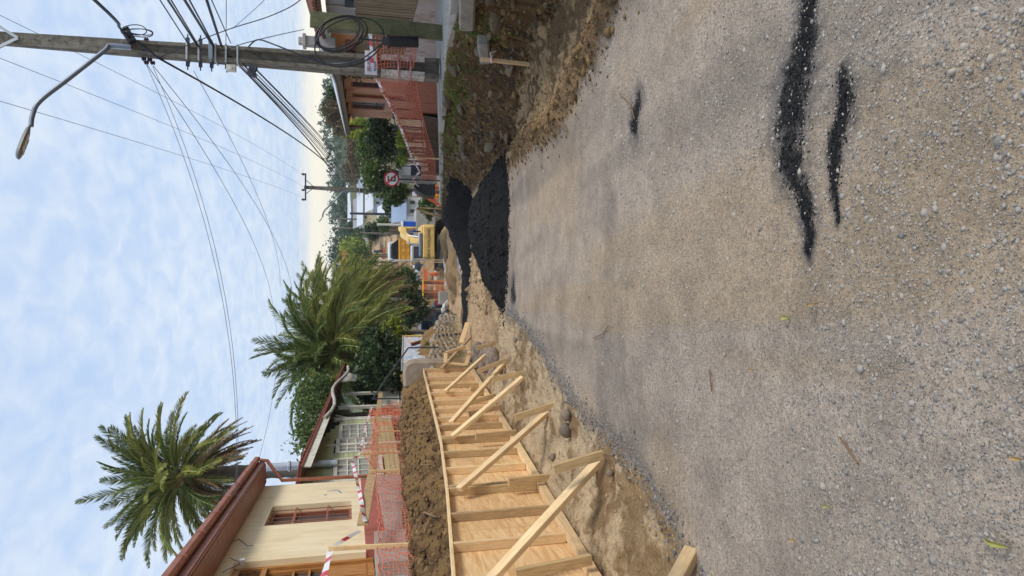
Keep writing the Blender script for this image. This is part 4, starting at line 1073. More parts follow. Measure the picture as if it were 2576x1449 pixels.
def make_fronds(L, seed, leaf=.5, dr=1.0):
    out = {}; n = 58
    out['up'] = [frond_mesh(L * .9, R(86), R(22 * dr), n, leaf, FROND, seed + 1), frond_mesh(L, R(76), R(40 * dr), n, leaf, FROND, seed + 2, .5, .12), frond_mesh(L, R(68), R(34 * dr), n, leaf, FROND, seed + 13, .5, -.12)]
    out['mid'] = [frond_mesh(L, R(58), R(48 * dr), n, leaf, FROND, seed + 3), frond_mesh(L, R(46), R(52 * dr), n, leaf, FROND, seed + 4, .45, -.1), frond_mesh(L, R(52), R(62 * dr), n, leaf, FROND2, seed + 5)]
    out['low'] = [frond_mesh(L, R(26), R(45 * dr), n, leaf, FROND2, seed + 6), frond_mesh(L, R(10), R(42 * dr), n, leaf, FROND, seed + 7), frond_mesh(L, R(18), R(60 * dr), n, leaf, FROND2, seed + 8, .4, .15)]
    out['hang'] = [frond_mesh(L * .95, R(-12), R(42 * dr), n, leaf, FROND2, seed + 9), frond_mesh(L * .92, R(-26), R(38 * dr), n, leaf, FROND, seed + 10), frond_mesh(L * .9, R(-40), R(30), n, leaf, FROND2, seed + 14)]
    out['dry'] = [frond_mesh(L * .95, R(-38), R(34), 40, leaf * .6, FRONDDRY, seed + 11, .2), frond_mesh(L * .9, R(-55), R(24), 40, leaf * .55, FRONDDRY, seed + 12, .2), frond_mesh(L * 1.0, R(-48), R(20), 40, leaf * .5, FRONDDRY, seed + 15, .2)]
    return out
def palm(center, base_z, L, plan, label, seed, trunk_r=.38, group='date palms behind the houses', leaf=.5, dr=1.0):
    r = random.Random(seed); c = Vector(center)
    e = empty('palm_tree', (c.x, c.y, base_z), label, 'palm', group)
    m = MB(); n = 30; pts = []; rs = []
    for i in range(n + 1):
        t = i / n; pts.append((c.x + .12 * math.sin(t * 2), c.y, base_z + (c.z - base_z) * t)); rs.append(trunk_r * (1.1 - .2 * t + (.05 if i % 2 else -.05)))
    m.tube(pts, rs, 14); m.build('trunk', BARK, e, True)
    m = MB(); m.lathe(c + V(0, 0, -.5), [(trunk_r * 1.0, -.5), (trunk_r * 1.35, .0), (trunk_r * 1.2, .4), (.12, .7)], 12); m.build('crown_boss', mat('palm_boss', (.16, .10, .035), (.25, .17, .06), 9, .9, .8, 18), e, True)
    F = make_fronds(L, seed * 17, leaf, dr); ga = 2.39996
    for kind, cnt in plan:
        for i in range(cnt):
            me = F[kind][r.randrange(3)]
            az = i * 2 * math.pi / cnt + r.uniform(-.2, .2)
            dz = {'dry': -.45, 'hang': -.25, 'low': -.1}.get(kind, 0)
            s_ = r.uniform(.84, 1.12)
            M = Matrix.Translation(c + V(math.cos(az) * .15, math.sin(az) * .15, dz)) @ Matrix.Rotation(az, 4, 'Z') @ Matrix.Rotation(r.uniform(-.16, .16), 4, 'Y') @ Matrix.Rotation(r.uniform(-.7, .7), 4, 'X') @ Matrix.Diagonal((s_, s_, s_, 1))
            place('frond', me, M, e)
    for i in range(8):
        az = i * .785; d = V(math.cos(az), math.sin(az), 0); m = MB(); m.tube([c, c + d * .5 + V(0, 0, .45), c + d * .95 + V(0, 0, .3)], [.035, .05, .03], 5); m.build('flower_stalk', mat('palm_stalk', srgb(160, 108, 40), srgb(186, 132, 60), 6, .7), e)
    return e
palm(P(440, 1205, 30), .5, 3.1, [('up', 22), ('mid', 36), ('low', 32), ('hang', 30), ('dry', 46)], 'tall palm with skirt of dry fronds rising behind the cream house roof', 3, .30, leaf=.46)
palm(P(848, 885, 35), -2.2, 4.15, [('up', 26), ('mid', 52), ('low', 44), ('hang', 34), ('dry', 12)], 'broad bushy palm between the green house and the painted wall', 5, .42, leaf=.62, dr=1.6)
palm(P(872, 792, 43), -3.8, 4.0, [('up', 18), ('mid', 34), ('low', 32), ('hang', 34), ('dry', 36)], 'palm with drooping brown lower fronds beyond the bushy one', 9, .4, leaf=.6, dr=1.5)
palm(P(925, 742, 50), -4.6, 3.1, [('up', 12), ('mid', 24), ('low', 24), ('hang', 22), ('dry', 12)], 'smallest palm leaning into the street past the drooping one', 12, .3, leaf=.55, dr=1.5)

def leaf_blob(center, radii, n, size, seed, clumps=26, flat=.35, hollow=.45):
    """leaf faces gathered in clumps through the crown's volume"""
    r = np.random.default_rng(seed); C = r.normal(size=(clumps, 3)); C /= np.linalg.norm(C, axis=1)[:, None]; C *= r.uniform(hollow, 1.0, (clumps, 1)) ** .6
    k = r.integers(0, clumps, n); cr = r.uniform(.18, .38, clumps)
    p = C[k] + r.normal(size=(n, 3)) * cr[k][:, None] * .62
    p = p * np.array(radii) + np.array(center)
    a = r.normal(size=(n, 3)); a /= np.linalg.norm(a, axis=1)[:, None]; b = np.cross(a, r.normal(size=(n, 3))); b /= np.linalg.norm(b, axis=1)[:, None]
    s = size * r.uniform(.6, 1.3, (n, 1)); a *= s; b *= s * .5
    v = np.stack([p - a, p + b, p + a, p - b], 1).reshape(-1, 3); f = np.arange(n * 4).reshape(n, 4); return v, f
def tree(name, center, radii, base_z, n, size, mt, label, seed, trunk=.12, group=None, cat='tree', clumps=26, hollow=.45, bark=None):
    c = Vector(center); e = empty(name, (c.x, c.y, base_z), label, cat, group)
    v, f = leaf_blob((0, 0, c.z - base_z), radii, n, size, seed, clumps, hollow=hollow)
    me = np_mesh('crown', v, f); new_obj('crown', me, e, mt)
    m = MB(); r = random.Random(seed); top = c + V(0, 0, -radii[2] * .2)
    m.tube([V(c.x, c.y, base_z - .3), V(c.x + .05, c.y, (base_z + top.z) / 2), top], [trunk, trunk * .8, trunk * .45], 8)
    for i in range(5):
        az = i * 1.256 + r.random(); m.tube([V(c.x, c.y, base_z + (top.z - base_z) * .55), c + V(math.cos(az) * radii[0] * .45, math.sin(az) * radii[1] * .45, radii[2] * r.uniform(-.2, .5))], [trunk * .5, trunk * .15], 6)
    m.build('trunk', bark or mat('bark', (.10, .08, .06), (.18, .15, .12), 8, .95, .6, 20), e, True); return e
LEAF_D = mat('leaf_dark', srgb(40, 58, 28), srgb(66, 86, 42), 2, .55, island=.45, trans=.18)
LEAF_M = mat('leaf_mid', srgb(66, 90, 40), srgb(102, 120, 60), 2, .55, island=.4, trans=.25)
LEAF_Y = mat('leaf_yellowgreen', srgb(120, 142, 48), srgb(164, 172, 64), 2, .55, island=.4, trans=.3)
LEAF_O = mat('leaf_orange', srgb(176, 132, 44), srgb(204, 160, 66), 2, .55, island=.35, trans=.3)
LEAF_B = mat('leaf_brown', srgb(92, 78, 56), srgb(124, 108, 80), 2, .8, island=.35, trans=.1)
LEAF_F = mat('leaf_far', srgb(58, 84, 62), srgb(84, 108, 80), 2, .7, island=.35)
tree('oleander_tree', P(795, 1050, 29), (1.5, 1.5, 1.05), -.3, 5200, .085, LEAF_M, 'grey-green oleander tree overhanging the rusty porch roof', 21, clumps=30, group='garden trees and shrubs')
tree('hedge', P(965, 905, 29), (1.35, 1.2, 1.0), -2.0, 6000, .10, LEAF_D, 'dense black-green hedge below the bushy palm beside the porch', 22, cat='shrub', hollow=.1, clumps=50, group='garden trees and shrubs')
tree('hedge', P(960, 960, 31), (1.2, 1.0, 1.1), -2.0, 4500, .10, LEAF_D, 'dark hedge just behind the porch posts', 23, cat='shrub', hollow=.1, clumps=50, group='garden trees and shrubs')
tree('shrub', P(985, 838, 33), (.75, .7, .55), -2.4, 1700, .09, LEAF_Y, 'bright yellow-green shrub behind the painted wall', 24, cat='shrub', group='garden trees and shrubs')
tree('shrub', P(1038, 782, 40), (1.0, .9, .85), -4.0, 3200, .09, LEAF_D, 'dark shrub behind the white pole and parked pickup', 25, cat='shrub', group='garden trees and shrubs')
tree('shrub', P(1022, 712, 50), (1.1, 1.0, .8), -4.8, 2200, .10, LEAF_M, 'mid-green shrub under the smallest palm', 26, cat='shrub', group='garden trees and shrubs')
def grass(name, pts, n, h, label, seed, mt=LEAF_M):
    r = np.random.default_rng(seed); vs = []; fs = []
    for i in range(n):
        a = pts[r.integers(0, len(pts))]; p = np.array(a[0]) + r.normal(size=3) * np.array([a[1], a[2], 0]); p[2] = gz(p[0], p[1]) if a[3] is None else a[3]
        d = r.normal(size=3) * .35; d[2] = 1; d *= h * r.uniform(.5, 1.2); w = np.array([r.normal(), r.normal(), 0]) * .008; b = len(vs)
        vs += [p - w, p + w, p + d * .6 + w * .6, p + d + np.array([d[0], d[1], 0]) * .5]; fs.append((b, b + 1, b + 2, b + 3))
    o = new_obj(name, np_mesh(name, np.array(vs), np.array(fs)), None, mt); tag(o, label, 'grass', kind='stuff'); return o
grass('grass', [((3.75, 8.0, 0), .1, .5, None), ((3.75, 9.8, 0), .1, .4, None), ((3.72, 12.5, 0), .1, .8, None), ((3.7, 15.5, 0), .1, 1.2, None), ((3.72, 18.5, 0), .12, 1.2, None)], 2600, .06, 'moss and short grass along the rim of the cut bank', 31, mat('moss_grass', srgb(86, 110, 34), srgb(120, 138, 52), 3, .8, island=.3))
grass('grass', [((-2.05, 23.5, 0), .06, .7, -1.05), ((-1.95, 22.6, 0), .06, .3, -.95)], 500, .16, 'green grass at the foot of the painted wall', 32)
# ------------------------------------------------------------------ right-hand side
SLAT = mat('grey_slats', srgb(122, 108, 84), srgb(158, 142, 114), 4, .85, .25, 20, stretch=(10, 10, 1), rand=.25, dirt=srgb(84, 72, 54) + (.5,))
TIN = mat('corrugated_tin', (.30, .33, .37), (.42, .45, .50), 3, .5, metal=.3, dirt=(.25, .22, .18, .5), dscale=1.5)
PINK = mat('salmon_render', srgb(206, 152, 124), srgb(220, 170, 142), 2, .9, .1, 40, dirt=srgb(150, 104, 84) + (.5,))
TAN_R = mat('ochre_render', srgb(198, 142, 100), srgb(212, 158, 116), 2, .9, .1, 40, dirt=srgb(140, 96, 66) + (.5,))
def zpav(x, y): return float(zs(y)) + .09 * min(1, max(0, (x - float(xS(y))) / 1.95))
# --- fence house nearest the pole: slatted fence below, tin sheets above, ochre wall behind
HF = Facade((6.15, 8.0), (6.6, 21.0), (-1, 0, 0))
e = empty('slatted_house', HF.w(6, .3), 'ochre house with grey slatted fence, corrugated tin sheets and tiled eave', 'house')
def hz(ix, iy): return HF.hit(ix, iy)
m = MB(); HF.box(m, 0, HF.L, -1.0, 2.1, -.35, -.15); m.build('wall', TAN_R, e)
sA, _ = hz(950, 0); sB, _ = hz(950, 47); sC, _ = hz(950, 205)
for (s0, s1, zt_, zb_) in ((.2, sB - .03, 1.47, .25), (sB + .03, min(sC, HF.L - .2), 1.45, .0)):
    fp = empty('fence_panel', HF.w((s0 + s1) / 2, zb_)); fp.parent = e; fp.location = fp.location - world_off(e)
    m = MB(); HF.box(m, s0, s1, zt_ - .12, zt_ - .05, -.14, -.1); HF.box(m, s0, s1, zb_ + .05, zb_ + .13, -.14, -.1); m.build('rail', SLAT, fp)
    s = s0
    while s < s1 - .04:
        ww = rnd.uniform(.05, .075); sl = -.06 * (s - s0)
        m = MB(); HF.box(m, s, s + ww - .008, zb_ + sl * .3 + rnd.uniform(-.02, .02), zt_ + rnd.uniform(-.02, .02), -.10, -.075 + rnd.uniform(0, .012)); m.build('slat', SLAT, fp); s += ww
m = MB(); HF.box(m, -1, HF.L, -1.6, .10, -.3, -.03); m.build('footing', mat('stained_base', srgb(178, 158, 146), srgb(196, 184, 176), 3, .9, .2, 30, dirt=srgb(128, 84, 70) + (.8,), dscale=2.5), e)
# tin sheets above the fence
def corrugated(F, s0, s1, z0, z1, d, pitch=.09, amp=.014):
    m = MB(); n = int((s1 - s0) / pitch * 4); vs = []; fs = []
    for i in range(n + 1):
        s = s0 + (s1 - s0) * i / n; dd = d + amp * math.sin(i * math.pi / 2)
        vs += [F.w(s, z0, dd), F.w(s, z1, dd)]
        if i: fs.append((2 * i - 2, 2 * i, 2 * i + 1, 2 * i - 1))
    m.add(vs, fs); return m
zz1 = 2.15
sD = hz(890, 92)[0]
for a, b in ((sA - 2.0, sA - .6), (sA - .58, sA + .8), (sA + .82, (sA + .82 + sD) / 2), ((sA + .82 + sD) / 2 + .02, sD)):
    corrugated(HF, a, b, 1.47, zz1, -.1).build('tin_sheet', TIN, e)
for s in (sA - .6, sA + .8, (sA + .82 + sD) / 2, sD):
    m = MB(); HF.box(m, s - .025, s + .025, 1.46, zz1, -.09, -.05); m.build('batten', OFFWHITE, e)
m = MB(); HF.box(m, sA + .3, sA + .75, 1.52, 1.72, -.09, -.04); m.build('vent_louvre', DARKSTEEL, e)
for (a, b, c, d, mt) in ((868, 100, 908, 140, 'f'),):
    s0, z1_ = HF.hit(a, b, -.14); s1, z0_ = HF.hit(c, d, -.14); m = MB(); HF.box(m, min(s0, s1), max(s0, s1), min(z0_, z1_), max(z0_, z1_), -.149, -.12); m.build('shutter', REDPAINT, e)
# roof pieces: tiled near, tin farther
m = MB(); a = HF.w(-.3, 2.32, .45); b = HF.w(sB + .6, 2.25, .45); m.prism([a, b, b - HF.n * 3.5 + V(0, 0, 1.0), a - HF.n * 3.5 + V(0, 0, 1.0)], (0, 0, -.08)); rf = m.build('tiled_roof', TILE, e)
for i in range(int((sB + .7) / .2)):
    s = -.25 + i * .2; m = MB(); q = HF.w(s, 2.33, .47); m.tube([q, q - HF.n * 3.4 + V(0, 0, .97)], .06, 7); m.build('roof_tile', TILE, rf)
s2 = HF.L + .3
m = MB(); a = HF.w(sB + .65, 2.30, .55); b = HF.w(s2, 2.02, .55); m.prism([a, b, b - HF.n * 3.5 + V(0, 0, .75), a - HF.n * 3.5 + V(0, 0, .75)], (0, 0, -.03)); rf = m.build('tin_roof', TIN, e)
for i in range(int((s2 - sB - .7) / .24)):
    s = sB + .7 + i * .24; m = MB(); z = 2.31 + (2.03 - 2.31) * (s - sB - .65) / (s2 - sB - .65); q = HF.w(s, z, .57); m.tube([q, q - HF.n * 3.4 + V(0, 0, .74)], .035, 6); m.build('roof_rib', mat('white_tin', (.55, .58, .62), (.66, .68, .70), 4, .45), rf)
m = MB(); m.bar(HF.w(sB + .7, 2.16, .5), HF.w(s2, 1.9, .5), .05, .16); m.build('fascia', mat('brown_board', srgb(96, 80, 62), srgb(124, 104, 82), 4, .8), e)
tree('wall_shrub', HF.w((hz(890, 150)[0]), 1.35, .15), (.35, .9, .55), .4, 900, .06, LEAF_D, 'dark shrub growing through the top of the slatted fence', 41, .04, 'garden trees and shrubs', 'shrub')

# --- salmon house with barred windows
HP = Facade((7.05, 21.5), (7.35, 30.6), (-1, 0, 0))
e = empty('salmon_house', HP.w(3, -.6), 'salmon house with barred windows, wooden door and deep tin eave', 'house')
ho = []
for (a, b, c, d) in ((882, 205, 958, 224), (886, 234, 985, 251), (884, 255, 966, 278)):
    s0, z1_ = HP.hit(a, b); s1, z0_ = HP.hit(c, d); ho.append((min(s0, s1), max(s0, s1), min(z0_, z1_), max(z0_, z1_)))
ho[1] = (ho[1][0], ho[1][1], -.35, ho[1][3])
HP.wall(MB(), -.6, HP.L, -1.6, 1.80, ho, -.25, 0).build('wall', PINK, e)
m = MB(); HP.box(m, HP.L - .25, HP.L, -1.6, 1.72, -5, -.25); m.build('side_wall', PINK, e)
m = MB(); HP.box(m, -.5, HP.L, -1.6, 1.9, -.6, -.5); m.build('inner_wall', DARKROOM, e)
for i, h in enumerate(ho):
    wd = empty('door' if i == 1 else 'window', HP.w((h[0] + h[1]) / 2, h[2])); wd.parent = e; wd.location = wd.location - world_off(e)
    m = MB(); t = .07
    HP.box(m, h[0], h[0] + t, h[2], h[3], -.2, -.02); HP.box(m, h[1] - t, h[1], h[2], h[3], -.2, -.02); HP.box(m, h[0] + t, h[1] - t, h[3] - t, h[3], -.2, -.02); HP.box(m, h[0] + t, h[1] - t, h[2], h[2] + t, -.2, -.02)
    m.build('frame', REDPAINT, wd)
    if i == 1:
        m = MB(); HP.box(m, h[0] + t, h[1] - t, h[2] + t, h[3] - t, -.15, -.10)
        for k in range(3): z = h[2] + .2 + k * .62; HP.box(m, h[0] + t + .1, h[1] - t - .1, z, z + .5, -.10, -.085)
        m.build('leaf', VARNISH, wd); m = MB(); m.lathe(HP.w(h[0] + t + .08, h[2] + .95, -.1), [(.02, 0), (.02, .05), (.04, .05), (.03, .09)], 8, HP.n); m.build('knob', STEEL, wd)
    else:
        m = MB(); HP.box(m, h[0] + t, h[1] - t, h[2] + t, h[3] - t, -.17, -.16); m.build('pane', mat('bright_glass', (.45, .47, .48), (.60, .60, .58), 1.5, .2), wd)
        m = MB()
        for k in range(4): s = h[0] + (k + .5) * (h[1] - h[0]) / 4; m.tube([HP.w(s, h[2], -.06), HP.w(s, h[3], -.06)], .014, 5)
        for f in (.25, .62): m.bar(HP.w(h[0], h[2] + f * (h[3] - h[2]), -.06), HP.w(h[1], h[2] + f * (h[3] - h[2]), -.06), .015, .04)
        m.build('bars', DARKSTEEL, wd)
m = MB(); a = HP.w(-1.2, 2.12, .75); b = HP.w(HP.L + .5, 1.78, .75); m.prism([a, b, b - HP.n * 4.5 + V(0, 0, 1.1), a - HP.n * 4.5 + V(0, 0, 1.1)], (0, 0, -.04)); m.build('roof', MATS['white_tin'], e)
m = MB(); m.bar(HP.w(-1.1, 1.99, .7), HP.w(HP.L + .4, 1.68, .7), .04, .2); m.build('fascia', MATS['brown_board'], e)
for k in range(5):
    m = MB(); s = .2 + k * 2.1; m.bar(HP.w(s, 1.95 - .06 * k, .68), HP.w(s, 1.9 - .06 * k, 0), .08, .12); m.build('rafter', MATS['brown_board'], e)
m = MB(); m.prism([HP.w(HP.L - .5, 1.2, .55), HP.w(HP.L + .3, 1.45, .55), HP.w(HP.L + .3, 1.75, .55), HP.w(HP.L - .5, 1.75, .55)], HP.n * -.1); m.build('eave_bracket', MATS['brown_board'], e)
# steps and low brick-red parapet before the house
pw = empty('garden_wall', (6.0, 24, -1.4), 'low dark red garden wall behind the net', 'wall')
for (y0, y1, zz) in ((20.8, 23.2, -.15), (23.25, 25.4, -.55)):
    m = MB(); m.box2((6.15, y0, float(zs(y1)) - .3), (6.4, y1, zz)); m.build('wall_block', mat('brick_red', srgb(150, 88, 64), srgb(172, 108, 82), 5, .9, .3, 20), pw, bevel=.01)
# chimney on the slatted house
m = MB(); q = P(780, 105, 17.5); m.box(q + V(0, 0, -.25), (.22, .22, .7)); m.box(q + V(0, 0, .13), (.3, .3, .08)); m.box(q + V(0, 0, .22), (.16, .16, .1)); o = m.build('chimney', CONCRETE, None, bevel=.01); tag(o, 'small square chimney above the tin roof', 'chimney')

# --- iron fence and garden
IR = empty('iron_fence', (6.4, 28, -1), 'black iron fence of thin bars along the garden', 'fence')
fa, fb = V(6.75, 25.2, 0), V(6.0, 34.5, 0)
npan = 9
for i in range(npan + 1):
    q = fa.lerp(fb, i / npan); z0 = float(zs(q.y)) + .5; m = MB(); m.box2((q.x - .025, q.y - .025, z0), (q.x + .025, q.y + .025, z0 + 1.35 + .0 * i)); m.build('post', DARKSTEEL, IR)
    if i < npan:
        r_ = fa.lerp(fb, (i + 1) / npan); z1 = float(zs(r_.y)) + .5
        for h in (1.3, .25):
            m = MB(); m.bar(V(q.x, q.y, z0 + h), V(r_.x, r_.y, z1 + h), .02, .035); m.build('rail', DARKSTEEL, IR)
GW = mat('dark_garden_soil', srgb(70, 50, 36), srgb(104, 76, 54), 3, .95, .4, 14)
m = MB()
for y in np.arange(24.5, 36, 1.0):
    x = 5.95; zt0 = float(zs(y)) + .62; zt1 = float(zs(y + 1)) + .62
    m.add([(x, y, zt0 - 1.0), (x + .12, y, zt0), (x + 1.6, y, zt0 + .1), (x, y + 1, zt1 - 1.0), (x + .12, y + 1, zt1), (x + 1.6, y + 1, zt1 + .1)], [(0, 1, 4, 3), (1, 2, 5, 4)])
o = m.build('garden_bed', GW, None); tag(o, 'raised dark soil bed behind the red net', 'garden bed'); o['kind'] = 'structure'
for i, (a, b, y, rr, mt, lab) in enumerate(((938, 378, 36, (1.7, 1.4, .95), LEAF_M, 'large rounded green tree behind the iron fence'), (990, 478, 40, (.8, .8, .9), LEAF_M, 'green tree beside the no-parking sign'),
        (912, 330, 36, (.7, .6, .6), LEAF_Y, 'yellow-green tree at the corner of the salmon house'), (888, 318, 44, (.5, .5, .4), LEAF_O, 'orange autumn tree over the salmon house corner'), (950, 432, 38, (1.1, 1.0, .8), LEAF_D, 'dark-leaved tree next to the white shed'),
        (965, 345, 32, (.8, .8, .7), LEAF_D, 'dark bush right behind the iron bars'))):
    c = P(a, b, y); tree('garden_tree', c, rr, float(zs(y)) + .3, 3600 if i < 2 else 1900, .10, mt, lab, 50 + i, .1, 'trees of the right-hand gardens')
for i, (a, b, y) in enumerate(((1012, 350, 27), (1012, 372, 28.5), (1016, 395, 30), (1008, 408, 31))):
    c = P(a, b, y); tree('flower_bush', c, (.32, .55, .2), float(zs(y)) + .45, 700, .06, LEAF_M if i % 2 else LEAF_Y, 'leafy flower bush on the raised soil bed', 60 + i, .03, 'flower bushes on the soil bed', 'shrub')
# white shed, grey slatted gate, dark garage entrance as a black solid
sh = empty('white_shed', P(1030, 435, 37), 'white flat-roofed shed behind the grey gate', 'shed')
c = P(1015, 430, 38); m = MB(); m.box(c + V(0, 0, -.35), (1.0, 1.6, 1.1)); m.build('wall', mat('white_wall', (.70, .72, .74), (.76, .77, .78), 3, .7), sh)
m = MB(); m.box(c + V(-.05, 0, .23), (1.25, 1.8, .06)); m.build('roof', MATS['white_tin'], sh); m = MB(); m.box(c + V(-.1, -.82, -.6), (.6, .03, .55)); m.build('panel', DARKSTEEL, sh)
gt = empty('slatted_gate', P(1090, 450, 33), 'grey slatted gate standing by the sign', 'gate')
for i in range(16):
    p0 = P(1010, 441 + i * 1.25, 33); m = MB(); z0 = float(zs(33)) + .0; m.box2((p0.x - .012, 33, z0 + .15), (p0.x + .010, 33.03, p0.z + .02 * math.sin(i))); m.build('slat', GREYWOOD, gt)
m = MB(); a = P(1018, 440, 33); b = P(1018, 462, 33); m.bar(a + V(0, .03, 0), b + V(0, .03, 0), .03, .06); m.bar(a + V(0, .03, -1.1), b + V(0, .03, -1.1), .03, .06); m.build('rail', GREYWOOD, gt)
m = MB(); a = P(1095, 462, 35); n_ = 12
poly = [P(1095, 460, 35.5), P(1055, 458, 35.5), P(1040, 466, 35.5), P(1046, 478, 35.5), P(1068, 490, 35.5), P(1095, 492, 35.5)]  # black solid stands in for the shade of a garage entrance
m.prism(poly, (0, 1.4, -.1)); o = m.build('dark_entrance', RUBBER, None, bevel=.03); tag(o, 'dark garage entrance as a black solid behind the sign post', 'dark_entrance')

# --- no-parking sign
sg = empty('no_parking_sign', P(1105, 455, 30), 'round no-parking sign with red ring and struck-out letter', 'traffic sign')
c = P(985, 450, 30); b_ = P(1104, 459, 30.02)
m = MB(); m.tube([V(c.x, c.y + .05, b_.z - .1), V(c.x, c.y + .05, c.z + .3)], .03, 8); m.build('post', DARKSTEEL, sg)
rr = .325
m = MB(); m.lathe(c + V(0, .02, 0), [(rr, 0), (rr, .015)], 36, (0, -1, 0)); m.build('disc', mat('sign_white', (.78, .78, .78), None, 4, .4), sg)
m = MB(); n_ = 40; vs = []; fs = []
for k in range(n_):
    th = 2 * math.pi * k / n_
    for r_, yy in ((rr, .003), (rr * .80, .003), (rr * .80, -.006), (rr, -.006)): vs.append(c + V(math.cos(th) * r_, yy, math.sin(th) * r_))
for k in range(n_):
    k2 = (k + 1) % n_
    for j in range(4): fs.append((k * 4 + j, k * 4 + (j + 1) % 4, k2 * 4 + (j + 1) % 4, k2 * 4 + j))
m.add(vs, fs); m.build('ring', mat('sign_red', (.48, .03, .03), None, 4, .4), sg)
m = MB(); L = .15
m.box(c + V(-.075, -.002, 0), (.05, .008, .34)); 
for dz_, w_ in ((.145, .17), (0, .14), (-.145, .17)): m.box(c + V(-.05 + w_ / 2, -.002, dz_), (w_, .008, .05))
m.build('letter', RUBBER, sg)
m = MB(); m.bar(c + V(-.19, -.012, .19), c + V(.19, -.012, -.19), .008, .06, up=(.7, 0, .7)); m.build('slash', MATS['sign_red'], sg)

# --- nets, tapes and stakes on the pavement
def RP(ix, iy, y): return P(ix, iy, y)
net('safety_net', [RP(945, 92, 12.6), RP(948, 130, 13.2), RP(950, 172, 13.75)], [RP(1040, 92, 12.6), RP(1045, 130, 13.2), RP(1040, 172, 13.75)], 11, .13, NET, .0075, 'orange net between the wooden post and the concrete pole', 'orange safety nets', .02, 11)
net('safety_net', [RP(950, 200, 13.8), RP(985, 270, 17.0), RP(1020, 340, 21), RP(1050, 402, 25), RP(1066, 432, 27.5), RP(1058, 455, 30)], [RP(1045, 203, 13.9), RP(1058, 270, 17.0), RP(1075, 340, 21), RP(1094, 402, 25), RP(1095, 432, 27.5), RP(1096, 455, 30)], 14, .22, NETDARK, .0085,
    'long red-orange net sloping down the pavement before the gardens', 'orange safety nets', .02, 13)
tape([RP(930, 70, 12.6), RP(938, 172, 13.75)], 'white tape tied from the wooden post to the concrete pole', .07)
tape([RP(948, 200, 13.8), RP(1000, 300, 19), RP(1036, 398, 25), RP(1056, 432, 27.5)], 'danger tape running down along the red net', .09)
tape([RP(1056, 432, 27.5), RP(1038, 452, 30), RP(1062, 480, 40)], 'danger tape knotted on the sign post', .09)
o = board('fence_stake', RP(1112, 401, 24.4) - V(0, 0, .2), RP(1042, 395, 24.4), .05, .04, PINE, None, up=(0, 1, 0)); tag(o, 'thin stake holding the far end of the long net', 'stake')
for i, (a, b, c, d) in enumerate(((1114, 404, 1165, 410), (1118, 412, 1175, 418))):
    o = board('bank_board', RP(a, b, 22.5), RP(c, d, 22.0), .04, .22, PINE_OLD, None, up=(0, 1, 0)); tag(o, ('taller' if i == 0 else 'shorter') + ' of two boards propped against the bank below the thin stake', 'plank')
st = empty('survey_stake', P(1330, 164, 9.7), 'pine survey stake with pink ribbon at the foot of the bank', 'stake')
q0 = on_ground(1330, 162); q1 = P(1210, 149, q0.y + .02)
board('stake_board', q0 - V(0, 0, .1), q1, .05, .05, PINE, st, up=(0, 1, 0))
m = MB(); c = P(1236, 152, q0.y - .04); m.tube([c + V(-.03, -.0, 0), c + V(0, -.035, 0), c + V(.045, 0, .0), c + V(0, .05, 0)], .016, 6, closed=True); m.tube([c + V(.02, -.04, 0), c + V(.09, -.05, .03), c + V(.12, -.05, -.06)], [.01, .012, .006], 5); m.build('ribbon', mat('pink_ribbon', (.75, .50, .52), None, 3, .5), st)
# ------------------------------------------------------------------ concrete poles, lamp, cables
PA = P(1085, 177, 14.0); PT = P(0, 97, 14.0); PT = Vector((PT.x, 14.0, PT.z))
pdir = (PT - PA).normalized(); PLEN = (PT - PA).length
def pole_at(ix): # point on the axis seen at picture column ix
    f = 0.5
    lo, hi = -.2, 1.6
    for k in range(40):
        f = (lo + hi) / 2; q = PA + (PT - PA) * f; d = q - EYE; cxx = d.dot(AX) / -d.dot(AZ) * FPX + 1288
        if cxx > ix: lo = f
        else: hi = f
    return PA + (PT - PA) * f
def hsection(w, d, rec):
    return [(-w / 2, -d / 2), (-w * .27, -d / 2), (-w * .2, -d / 2 + rec), (w * .2, -d / 2 + rec), (w * .27, -d / 2), (w / 2, -d / 2), (w / 2, d / 2), (w * .27, d / 2), (w * .2, d / 2 - rec), (-w * .2, d / 2 - rec), (-w * .27, d / 2), (-w / 2, d / 2)]
def concrete_pole(name, base, top, w0, w1, recess_to, label, cat='utility pole', group='concrete utility poles'):
    e = empty(name, base, label, cat, group); m = MB(); secs = []
    fr = [0, recess_to - .002, recess_to + .02, 1.0]
    for f in fr:
        c = Vector(base) + (Vector(top) - Vector(base)) * f; w = w0 + (w1 - w0) * f; rec = w * .3 if f < recess_to else .002
        secs.append([c + V(a, b, 0) for a, b in hsection(w, w * .8, rec)])
    vs = [q for s in secs for q in s]; fs = [(i * 12 + k, i * 12 + (k + 1) % 12, (i + 1) * 12 + (k + 1) % 12, (i + 1) * 12 + k) for i in range(3) for k in range(12)]
    fs += [tuple(reversed(range(12))), tuple(36 + k for k in range(12))]
    m.add(vs, fs); m.build('shaft', POLE_C, e); return e
ptop = PA + (PT - PA) * 1.32
p1 = concrete_pole('utility_pole', PA - pdir * .15, ptop, .40, .14, .53, 'weathered concrete utility pole with whitewashed foot on the pavement')
